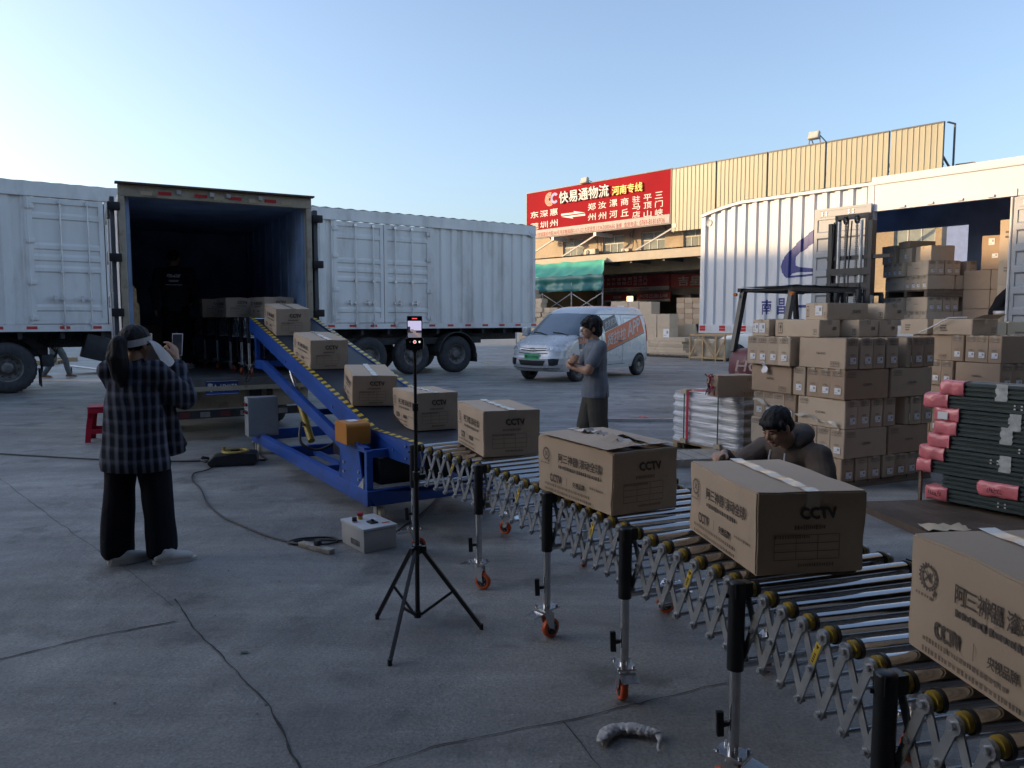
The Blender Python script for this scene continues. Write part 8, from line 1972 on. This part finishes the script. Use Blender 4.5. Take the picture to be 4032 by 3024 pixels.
# --- man in black standing in the truck, back to us
tp = gp(700, 1452, TF); tp = Vector((tp.x, tp.y, TF)); tf = Vector((-0.33, 0.94, 0))
to_ = person('man in black sweater with white back print standing inside the open truck', (tp.x, tp.y, TF), math.atan2(-tf.x, tf.y))
sc_ = 1.08; hf = frame((0.35, 1, 0), 0.15); HC_ = Vector((0.0, 0.03, 1.58)) * sc_
V = lambda x, y, z: Vector((x, y, z)) * sc_
k = Sk(); P = add_head(k, HC_, hf, 1.08); k.cone(V(0, 0, 1.38), V(0, 0.02, 1.5), 0.068, 0.064); k.cone(V(0, 0, 0.95), V(0, 0, 1.3), (0.15, 0.1), (0.17, 0.1), X)
sL, eL, hL = V(-0.2, 0, 1.39), V(-0.27, -0.02, 1.11), V(-0.27, 0.06, 0.87); sR, eR, hR = V(0.2, 0, 1.39), V(0.26, 0.06, 1.11), V(0.2, 0.25, 0.98)
for S_h, E_, Hn in ((sL, eL, hL), (sR, eR, hR)): k.chain([S_h, E_, Hn], [0.055, 0.046, 0.032])
add_hand(k, hL, (0.05, 0.15, -1), (1, 0, 0), (0, 1, 0), 0.55, 1.08); add_hand(k, hR, (-0.1, 1, -0.2), (-1, 0, -.2), (0, 0, 1), 0.5, 1.08)
for s_ in (1, -1): k.chain([V(0.09 * s_, 0, 0.9), V(0.1 * s_, 0.0, 0.48), V(0.1 * s_, 0.03 * s_, 0.09)], [0.09, 0.06, 0.045])
k.skin('body', m_skin, to_, 0.007); face_bits(P, hf, to_, 1.08)
k = Sk(); k.cone(V(0, 0, 1.36), V(0, 0, 1.05), (0.2, 0.12), (0.195, 0.13), X); k.cone(V(0, 0, 1.05), V(0, 0, 0.86), (0.195, 0.13), (0.2, 0.135), X); k.cone(V(-0.15, -0.005, 1.39), V(0.15, -0.005, 1.39), 0.07, 0.07); k.cone(V(0, 0, 1.38), V(0, 0.01, 1.435), 0.09, 0.075)
for S_h, E_, Hn in ((sL, eL, hL), (sR, eR, hR)): k.chain([S_h, E_, E_.lerp(Hn, .92)], [0.08, 0.072, 0.05])
sw = k.skin('sweater', cloth('black fleece', (0.03, 0.033, 0.04)), to_, 0.008, 3, 0.008, 7, cut=[(V(0, 0, 0.83), (0, 0, -1))], seed=8)
b = MB(); yb_ = -0.145 * sc_
def shirtpt(u_, v_): return Vector((u_, yb_ - 0.004 + abs(u_) ** 2 * 1.2 + max(0, v_ - 1.35) * 0.35, v_))
def on_back(body, zc, w, h, shear): 
    vs, fs = glyphs(body, 0.04); b.add([shirtpt(x * w + y * h * shear, zc + y * h) for x, y in vs], fs, 0)
on_back('PRIDE', 1.335 * sc_, 0.19, 0.042, 0.4)
for zz_, w_ in ((1.265, .075), (1.247, .062), (1.312, .085)):
    for i in range(8): b.add([shirtpt(w_ * (-1 + .25 * i), (zz_ - .005) * sc_), shirtpt(w_ * (-.755 + .25 * i), (zz_ - .005) * sc_), shirtpt(w_ * (-.755 + .25 * i), (zz_ + .005) * sc_), shirtpt(w_ * (-1 + .25 * i), (zz_ + .005) * sc_)], [(0, 1, 2, 3)], 0)

for i in range(8): b.add([shirtpt(-0.12 + 0.03 * i, 1.197 * sc_), shirtpt(-0.09 + 0.03 * i, 1.197 * sc_), shirtpt(-0.09 + 0.03 * i, 1.205 * sc_), shirtpt(-0.12 + 0.03 * i, 1.205 * sc_)], [(0, 1, 2, 3)], 0)
b.build('back_print', M('white back print', (0.8, 0.8, 0.82), 0.6), sw)
k = Sk(); k.cone(V(0, 0, 0.92), V(0, 0, 0.84), (0.17, 0.12), (0.17, 0.125), X)
for s_ in (1, -1): k.chain([V(0.09 * s_, 0, 0.86), V(0.1 * s_, 0.0, 0.48), V(0.1 * s_, 0.03 * s_, 0.08)], [(0.11, 0.12), (0.095, 0.10), (0.085, 0.09)], X)
k.skin('trousers', cloth('black trousers', (0.009, 0.010, 0.014)), to_, 0.008, 3, 0.008, 6, cut=[((0, 0, 0.045), (0, 0, -1))])
for s_ in (1, -1): shoe('shoe', to_, V(0.1 * s_, 0.03 * s_ - 0.09, 0), (0.25 * s_ + .2, 1, 0), m_wshoe, s=1.1)
k = Sk(); k.ell(P(0, -0.02, 0.05), 0.085, 0.105, 0.085, hf); k.ell(P(0, -0.05, 0.01), 0.08, 0.07, 0.06, hf); ho = k.skin('hair', m_hair, to_, 0.006, 2); hair_noise(ho, 0.005)

# --- worker in black squatting in the right trailer
rp = TB(xB(3932, 1180, -0.55)[0], 0.55, BZ0 + 0.152); rf_ = Vector((0.9, -0.43, 0))
ro_ = person('worker in black T-shirt bending down in the open trailer beside the pale drum', rp, math.atan2(-rf_.x, rf_.y))
hf = frame((0, 1, 0), 0.75); HC_ = (0.0, 0.36, 0.80)
k = Sk(); P = add_head(k, HC_, hf, 1.0); k.cone((0, 0.2, 0.70), (0, 0.30, 0.76), 0.065, 0.06); k.cone((0, 0.0, 0.32), (0, 0.16, 0.62), (0.14, 0.10), (0.16, 0.10), X)
sR, eR, hR = (0.19, 0.19, 0.66), (0.24, 0.24, 0.38), (0.2, 0.38, 0.16); sL, eL, hL = (-0.19, 0.19, 0.66), (-0.22, 0.30, 0.40), (-0.14, 0.42, 0.2)
for S_h, E_, Hn in ((sR, eR, hR), (sL, eL, hL)): k.chain([S_h, E_, Hn], [0.052, 0.046, 0.032])
add_hand(k, hR, (0, 0.6, -0.6), (-1, 0, 0), (0, 1, .3), 0.5); add_hand(k, hL, (0, 0.6, -0.6), (1, 0, 0), (0, 1, .3), 0.5)
for s_ in (1, -1): k.chain([(0.09 * s_, 0.0, 0.28), (0.2 * s_, 0.36, 0.42), (0.16 * s_, 0.16, 0.09)], [0.085, 0.06, 0.045])
k.skin('body', m_skin, ro_, 0.007); face_bits(P, hf, ro_)
k = Sk(); k.cone((0, -0.02, 0.28), (0, 0.06, 0.5), (0.17, 0.13), (0.18, 0.12), X); k.cone((0, 0.06, 0.5), (0, 0.18, 0.66), (0.18, 0.12), (0.18, 0.1), X); k.cone((-0.15, 0.19, 0.675), (0.15, 0.19, 0.675), 0.065, 0.065)
for S_h, E_ in ((sL, eL), (sR, eR)): k.cone(S_h, Vector(S_h).lerp(Vector(E_), 0.5), 0.07, 0.068)
k.skin('t_shirt', cloth('black jersey', (0.012, 0.012, 0.015)), ro_, 0.008, 3, 0.006, 7)
k = Sk()
for s_ in (1, -1): k.chain([(0.09 * s_, -0.02, 0.27), (0.2 * s_, 0.36, 0.42), (0.16 * s_, 0.16, 0.09)], [0.11, 0.08, 0.065])
k.skin('trousers', MATS['black trousers'], ro_, 0.009, 3)
for s_ in (1, -1): shoe('shoe', ro_, (0.16 * s_, 0.07, 0), (0.1 * s_, 1, 0), m_black)
k = Sk(); k.ell(P(0, -0.02, 0.05), 0.086, 0.106, 0.086, hf); k.ell(P(0, -0.05, 0.0), 0.082, 0.07, 0.07, hf); ho = k.skin('hair', m_hair, ro_, 0.007, 2); hair_noise(ho, 0.005)
dp = TB(xB(3950, 1260, -0.35)[0], 0.35, BZ0 + 0.152); t = thing('drum', 'pale fibre drum with a metal rim beside the bending worker', 'drum', dp)
b = MB(); b.lathe([(0.0, 0.0), (0.15, 0.0), (0.152, 0.26), (0.15, 0.3)], (0, 0, 0), Z, 28); b.build('barrel', m_cardbeige, t); b = MB(); b.lathe([(0.156, 0.27), (0.158, 0.3), (0.15, 0.315), (0.13, 0.305), (0.0, 0.305)], (0, 0, 0), Z, 28); b.build('lid', m_steel, t)

# --- person walking beyond the long trailer, mostly hidden by it
gpn = gp(222, 1487); gf = Vector((0.98, 0.2, 0))
go_ = person('person in pale blue top, jeans and tan boots walking behind the long white trailer', (gpn.x, gpn.y, 0), math.atan2(-gf.x, gf.y))
hf = frame((0, 1, 0), 0.0); k = Sk(); P = add_head(k, (0, 0.03, 1.6), hf); k.cone((0, 0, 1.4), (0, 0.02, 1.52), 0.065, 0.06); k.cone((0, 0, 0.95), (0, 0, 1.32), (0.15, 0.1), (0.17, 0.1), X)
aR, aL = [(0.2, 0, 1.41), (0.24, -0.1, 1.14), (0.22, -0.06, 0.9)], [(-0.2, 0, 1.41), (-0.24, 0.08, 1.13), (-0.2, 0.22, 0.93)]
for c in (aR, aL): k.chain(c, [0.052, 0.044, 0.03])
add_hand(k, aR[2], (0, 0.2, -1), (-1, 0, 0), (0, 1, 0), 0.5); add_hand(k, aL[2], (0, 0.6, -0.8), (1, 0, 0), (0, 1, 0.2), 0.5)
lR, lL = [(0.09, 0, 0.9), (0.1, -0.02, 0.49), (0.1, -0.26, 0.11)], [(-0.09, 0, 0.9), (-0.1, 0.2, 0.52), (-0.1, 0.29, 0.11)]
for c in (lR, lL): k.chain(c, [0.085, 0.058, 0.042])
k.skin('body', m_skin, go_, 0.009); face_bits(P, hf, go_)
k = Sk(); k.cone((0, 0, 1.36), (0, 0, 0.92), (0.19, 0.12), (0.17, 0.12), X); k.cone((-0.15, 0, 1.41), (0.15, 0, 1.41), 0.065, 0.065)
for c in (aR, aL): k.chain(c[:2] + [Vector(c[1]).lerp(Vector(c[2]), .85)], [0.075, 0.062, 0.045])
k.skin('jacket', cloth('pale blue denim', (0.2, 0.26, 0.38)), go_, 0.01, 3, 0.007, 7)
k = Sk(); k.cone((0, 0, 0.95), (0, 0, 0.88), (0.16, 0.115), (0.16, 0.12), X)
for c in (lR, lL): k.chain(c, [(0.10, 0.105), (0.078, 0.082), (0.06, 0.065)], X)
k.skin('jeans', cloth('grey blue denim', (0.14, 0.18, 0.21)), go_, 0.009, 3, 0.008, 7)
for c in (lR, lL): shoe('boot', go_, (c[2][0], c[2][1] - 0.08, 0.0), (0, 1, 0), M('tan boot', (0.22, 0.12, 0.06), 0.7, var=0.15), m_label, 1.1)
k = Sk(); k.ell(P(0, -0.02, 0.05), 0.086, 0.106, 0.086, hf); k.skin('hair', m_hair, go_, 0.009, 2)
# ---------------------------------------------------------------- small things on the ground
t = thing('plastic_stool', 'red plastic stool on the ground behind the woman', 'stool', gp(400, 1736) + Vector((0, 0.1, 0)), 0.35); stool(t, 0.42, 0.46, m_stool)
# phone on its tripod
tb_ = gp(1645, 2462); tp_ = thing('tripod', 'black telescopic tripod standing on three splayed legs in front of the belt loader', 'tripod', (tb_.x, tb_.y, 0))
m_trip = M('black anodised tube', (0.012, 0.012, 0.014), 0.38, var=0.2)
b = MB(); b.cyl((0, 0, 0.045), (0, 0, 0.80), 0.0125, n=14); b.cyl((0, 0, 0.80), (0, 0, 1.16), 0.0105, n=14); b.cyl((0, 0, 1.16), (0, 0, 1.44), 0.0085, n=12); b.build('column', m_trip, tp_)
b = MB(); b.cyl((0, 0, 0.77), (0, 0, 0.815), 0.019, n=14); b.beam((0.015, 0, 0.79), (0.05, 0.0, 0.795), 0.018, 0.022); b.cyl((0, 0, 1.13), (0, 0, 1.17), 0.016, n=14); b.build('clamp', m_trip, tp_)
b = MB(); b.cyl((0, 0, 0.385), (0, 0, 0.43), 0.024, n=14); b.cyl((0, 0, 0.045), (0, 0, 0.075), 0.02, n=14)
for q in range(3):
    a = q * 2.09; b.box(-0.02, 0.02, -0.008, 0.008, 0.39, 0.425, T=Matrix.Rotation(a, 4, 'Z') @ Matrix.Translation((0.03, 0, 0)))
b.build('hub', m_trip, tp_)
for u, v in ((1485, 2437), (1535, 2620), (1895, 2478)):
    f_ = gp(u, v) - tb_; a = f_.normalized(); b = MB(); top = a * 0.03 + Z * 0.405; b.beam(top, f_ + Z * 0.012, 0.014, 0.02); b.cyl(f_ + Z * 0.0, f_ + Z * 0.03, 0.011, n=10); l_ = b.build('leg', m_trip, tp_)
    b = MB(); m_ = top.lerp(f_, 0.52); b.beam(a * 0.02 + Z * 0.06, m_, 0.006, 0.014); b.build('brace', m_trip, l_)
b = MB(); b.box(-0.03, 0.03, -0.012, 0.012, 1.44, 1.465); b.box(-0.044, -0.038, -0.01, 0.012, 1.455, 1.5); b.box(0.038, 0.044, -0.01, 0.012, 1.455, 1.5); b.box(-0.042, 0.042, -0.008, 0.012, 1.445, 1.46); b.cyl((0, 0, 1.43), (0, 0, 1.445), 0.014, n=12)
b.build('phone_clamp', m_trip, tp_)
pz = 1.535; sph = thing('phone', 'phone filming in portrait on the tripod, screen showing the yard', 'phone', (tb_.x, tb_.y, pz), R(8))
b = MB(); b.box(-0.0385, 0.0385, -0.004, 0.004, -0.079, 0.079); b.build('case', m_black, sph, bevel=0.006, seg=3)
b = MB(); b.box(-0.035, 0.035, -0.0052, -0.0042, -0.074, 0.074); scn = b.build('screen', M('phone screen black', (0.01, 0.01, 0.012), 0.1), sph)
def em(name, c, s): return M(name, c, 0.4, var=0.02, emis=(*c, s))
b = MB(); b.quad((0, -0.0056, 0.028), X, Z, 0.068, 0.052, 0); b.quad((0, -0.0056, -0.014), X, Z, 0.068, 0.032, 1); b.quad((0, -0.0058, 0.0), X, Z, 0.068, 0.012, 2)
for i in range(4): b.quad((-0.012 + 0.011 * i, -0.006, 0.006 - 0.009 * i), X, Z, 0.016, 0.012, 3)
b.quad((-0.028, -0.006, 0.01), X, Z, 0.012, 0.03, 2); b.quad((0, -0.006, 0.066), X, Z, 0.026, 0.005, 4)
n = 16; 
for cx, r_, mi in ((0.0, 0.0085, 5), (0.0, 0.006, 4), (0.024, 0.0055, 5), (-0.024, 0.005, 2)): b.add([(cx + r_ * math.cos(2 * math.pi * i / n), -0.0058 - 0.0003 * (mi == 4), -0.052 + r_ * math.sin(2 * math.pi * i / n)) for i in range(n)], [tuple(range(n))], mi)
b.build('screen_picture', [em('screen sky', (0.45, 0.42, 0.62), 0.5), em('screen ground', (0.2, 0.19, 0.25), 0.35), em('screen dark', (0.05, 0.05, 0.08), 0.2), em('screen carton', (0.3, 0.22, 0.2), 0.4), em('record red', (0.8, 0.08, 0.08), 0.6), em('button white', (0.75, 0.72, 0.72), 0.5)], scn)
# grey speed control box
c0_, c1_, c2_ = gp(1434, 2181), gp(1562, 2155), gp(1362, 2131); ex = (c1_ - c0_); 
cb_ = thing('control_box', 'grey control box with red stop button lying on the ground in front of the loader', 'control box', c0_, math.atan2(ex.y, ex.x)); w = ex.length; d = (c2_ - c0_).length; h = 0.15
b = MB(); b.box(0, w, 0, d, 0, h); b.build('case', M('light grey enamel', (0.42, 0.43, 0.43), 0.45, var=0.06), cb_, bevel=0.006)
b = MB(); b.box(-0.006, w + 0.006, -0.006, d + 0.006, h + 0.002, h + 0.02); lid = b.build('lid', M('pale grey enamel', (0.55, 0.57, 0.58), 0.4, var=0.05), cb_, bevel=0.004)
b = MB(); b.cyl((w * .42, d * .75, h + .02), (w * .42, d * .75, h + .045), 0.018, n=16, m=1); b.cyl((w * .42, d * .75, h + .045), (w * .42, d * .75, h + .065), 0.023, n=20, m=0); b.build('stop_button', [m_stool, m_capY], lid)
b = MB(); b.cyl((w * .14, d * .6, h + .02), (w * .14, d * .6, h + .055), 0.018, n=16, m=0); b.cyl((w * .14, d * .6, h + .02), (w * .14, d * .6, h + .028), 0.022, n=16, m=1); b.build('speed_knob', [m_black, m_steel], lid)
b = MB(); b.box(w * .40, w * .62, d * .25, d * .45, h + .0205, h + .03); b.box(w * .48, w * .54, d * .32, d * .38, h + .03, h + .045); b.build('rocker_switch', m_black, lid)
b = MB(); b.quad((w * .72, d * .6, h + .0212), X, Y, w * .2, d * .13, 0); b.quad((w * .82, d * .2, h + .0212), X, Y, w * .24, d * .07, 1); b.build('warning_label', [m_label, m_stool], lid)
b = MB()
for i in range(7): b.box(-0.002, 0.0, d * .2 + i * .02, d * .2 + i * .02 + .008, 0.03, 0.07)
b.build('vent', m_black, cb_)
# cables, power strip, reel
def cable(name, label, pts, r, mat, z=0.012):
    P = [gp(u, v) + Z * z for u, v in pts]; out = [cr(P, t / 8) for t in range(8 * (len(P) - 1) + 1)]; b = MB(); b.tube(out, r, 6); return tag(b.build(name, mat), label, 'cable')
m_cab = M('black cable', (0.014, 0.014, 0.016), 0.5)
cable('power_cable', 'long straight black cable from the left edge to the cable reel', [(-300, 1770), (0, 1790), (250, 1805), (450, 1815), (700, 1820), (855, 1817)], 0.009, m_cab)
cable('power_cable', 'thin winding black cable between the cable reel and the power strip', [(935, 1775), (900, 1812), (820, 1852), (765, 1868), (757, 1895), (790, 1930), (815, 1985), (870, 2035), (960, 2078), (1060, 2118), (1140, 2140), (1200, 2148)], 0.0065, m_cab)
cable('power_cable', 'short looped black cable lying between the power strip and control box', [(1250, 2160), (1180, 2150), (1135, 2142), (1180, 2128), (1260, 2122), (1320, 2125), (1328, 2138), (1290, 2148), (1200, 2150), (1150, 2140), (1220, 2132), (1300, 2134), (1370, 2135)], 0.008, m_cab)
cable('control_cable', 'black cable running from the control box up to the conveyor', [(1562, 2100), (1600, 2070), (1650, 2035), (1700, 1990), (1730, 1950)], 0.008, m_cab)
cable('power_cable', 'black cable coiled on the ground under the control cabinet', [(1000, 1735), (1005, 1775), (1030, 1800), (1045, 1808), (1040, 1815), (1000, 1812), (985, 1800)], 0.012, m_cab)
p0, p1 = gp(1185, 2150), gp(1308, 2182); a = p1 - p0
ps = thing('power_strip', 'dirty white power strip with a black plug on the ground', 'power strip', p0, math.atan2(a.y, a.x)); w = a.length
b = MB(); b.box(0, w, -0.025, 0.025, 0.0, 0.035); b.build('case', M('dirty white plastic', (0.36, 0.34, 0.3), 0.5, var=0.15, dirt=(0.15, 0.13, 0.11), dscale=14), ps, bevel=0.006)
b = MB(); b.box(w * .48, w * .62, -.02, .02, 0.036, 0.075); b.build('plug', m_black, ps, bevel=0.008)
b = MB()
for q in (.15, .3, .75, .9):
    for s_ in (-1, 1): b.box(w * q, w * q + .004, s_ * .008 - .003, s_ * .008 + .003, 0.0352, 0.0358)
b.build('socket', m_black, ps)
cp_ = gp(920, 1832); rl_ = thing('cable_reel', 'black cable reel case with yellow fittings beside the loader', 'cable reel', cp_, R(15))
b = MB(); b.prism([(-0.24, 0.0), (0.22, 0.0), (0.26, 0.05), (0.24, 0.13), (0.05, 0.15), (-0.2, 0.11), (-0.27, 0.05)], (0, 0.22, 0), X, Z, 0.3); b.build('case', m_black, rl_, bevel=0.02)
b = MB(); b.lathe([(0.15, 0.0), (0.15, 0.015), (0.11, 0.02), (0.11, 0.0)], (0.02, 0.07, 0.14), Z, 24, 0); b.cyl((0.02, .07, .14), (0.02, .07, .165), .05, n=16, m=1); b.cyl((-.1, .07, .14), (-.1, .07, .2), .018, n=10, m=0); b.build('reel_disc', [m_capY, m_black], rl_)
b = MB(); b.tube([(-0.27, .16, .06), (-.33, .13, .08), (-.33, -.03, .08), (-.27, -.06, .06)], .016, 8); b.build('handle', m_black, rl_)
# litter
o = MB(); pl = [gp(2362, 2945), gp(2385, 2915), (gp(2430, 2890)), gp(2490, 2893), gp(2545, 2903), gp(2590, 2912), gp(2595, 2935), gp(2590, 2975)]
rad = [0.012, 0.03, 0.026, 0.03, 0.026, 0.018, 0.006, 0.003]; P = [p + Z * (0.02 + rad[i] * 0.6) for i, p in enumerate(pl)]; fine = [cr(P, t / 10) for t in range(10 * (len(P) - 1) + 1)]
fr_ = [rad[min(len(rad) - 1, i // 10)] * (1 - (i % 10) / 10) + rad[min(len(rad) - 1, i // 10 + 1)] * ((i % 10) / 10) for i in range(len(fine))]
o.tube(fine, [r * (1 + 0.35 * mnoise.noise(Vector((i * .6, 0, 0)))) for i, r in enumerate(fr_)], 12)
m_bag = M('milky plastic film', (0.5, 0.5, 0.5), 0.3, var=0.3, scale=25, stretch=(1, 1, 1), bump=0.01, bscale=60, spec=0.6)
w_ = o.build('plastic_wrap', m_bag); 
for v in w_.data.vertices: v.co.z = 0.004 + (v.co.z - 0.004) * 0.6; v.co += mnoise.noise_vector(v.co * 40) * 0.006
tag(w_, 'twisted piece of clear plastic wrap on the concrete at the bottom', 'plastic wrap')
def scrap(lab, u, v, w, d, h, mat, name='scrap', a=0.3):
    p = gp(u, v); b = MB(); rows = [[Vector((-w / 2 + w * i / 4, -d / 2 + d * j / 3, 0.004 + h * abs(mnoise.noise(Vector((i * .7 + u, j * .9, 0)))))) for j in range(4)] for i in range(5)]; b.grid(rows); tag(b.build(name, mat, None, loc=p, rz=a), lab, name.replace('_', ' '))
scrap('small pink scrap on the ground behind the open carton', 2535, 1644, 0.12, 0.16, 0.03, M('pink paper', (0.6, 0.14, 0.13), 0.7))
scrap('green leaf lying on the bare concrete', 963, 2572, 0.035, 0.02, 0.012, M('leaf green', (0.04, 0.12, 0.06), 0.6), 'leaf')
scrap('yellowish crumpled wrapper beyond the trailer wheels', 1918, 1430, 0.2, 0.12, 0.06, M('yellow wrapper', (0.45, 0.36, 0.15), 0.6), 'wrapper')
p0, p1 = gp(2372, 1660), gp(2662, 1662); b = MB(); b.beam((0, 0, 0.025), (p1 - p0) + Z * 0.025, 0.05, 0.05); tag(b.build('steel_bar', m_zbright, None, loc=p0), 'long thin steel bar lying on the ground behind the open carton', 'steel bar')
rg = random.Random(3)
b = MB()
for i in range(260):
    y = rg.uniform(2.0, 16); x = rg.uniform(-0.7, 0.7) * y; s_ = rg.uniform(0.004, 0.013) * (0.6 + y * 0.05); q = Vector((x, y, s_ * 0.3)); vs = [q + Vector((rg.uniform(-1, 1) * s_, rg.uniform(-1, 1) * s_, rg.uniform(-.3, .6) * s_)) for _ in range(6)]
    bm_ = bmesh.new(); V_ = [bm_.verts.new(v) for v in vs]; h_ = bmesh.ops.convex_hull(bm_, input=V_); bm_.verts.index_update(); b.add([v.co.copy() for v in bm_.verts], [[v.index for v in f.verts] for f in bm_.faces]); bm_.free()
gr_ = b.build('gravel', M('grit', (0.2, 0.19, 0.18), 0.9, var=0.3, scale=3)); gr_['kind'] = 'stuff'; gr_['label'] = 'scattered grit and crumbs of concrete over the yard'; gr_['category'] = 'grit'
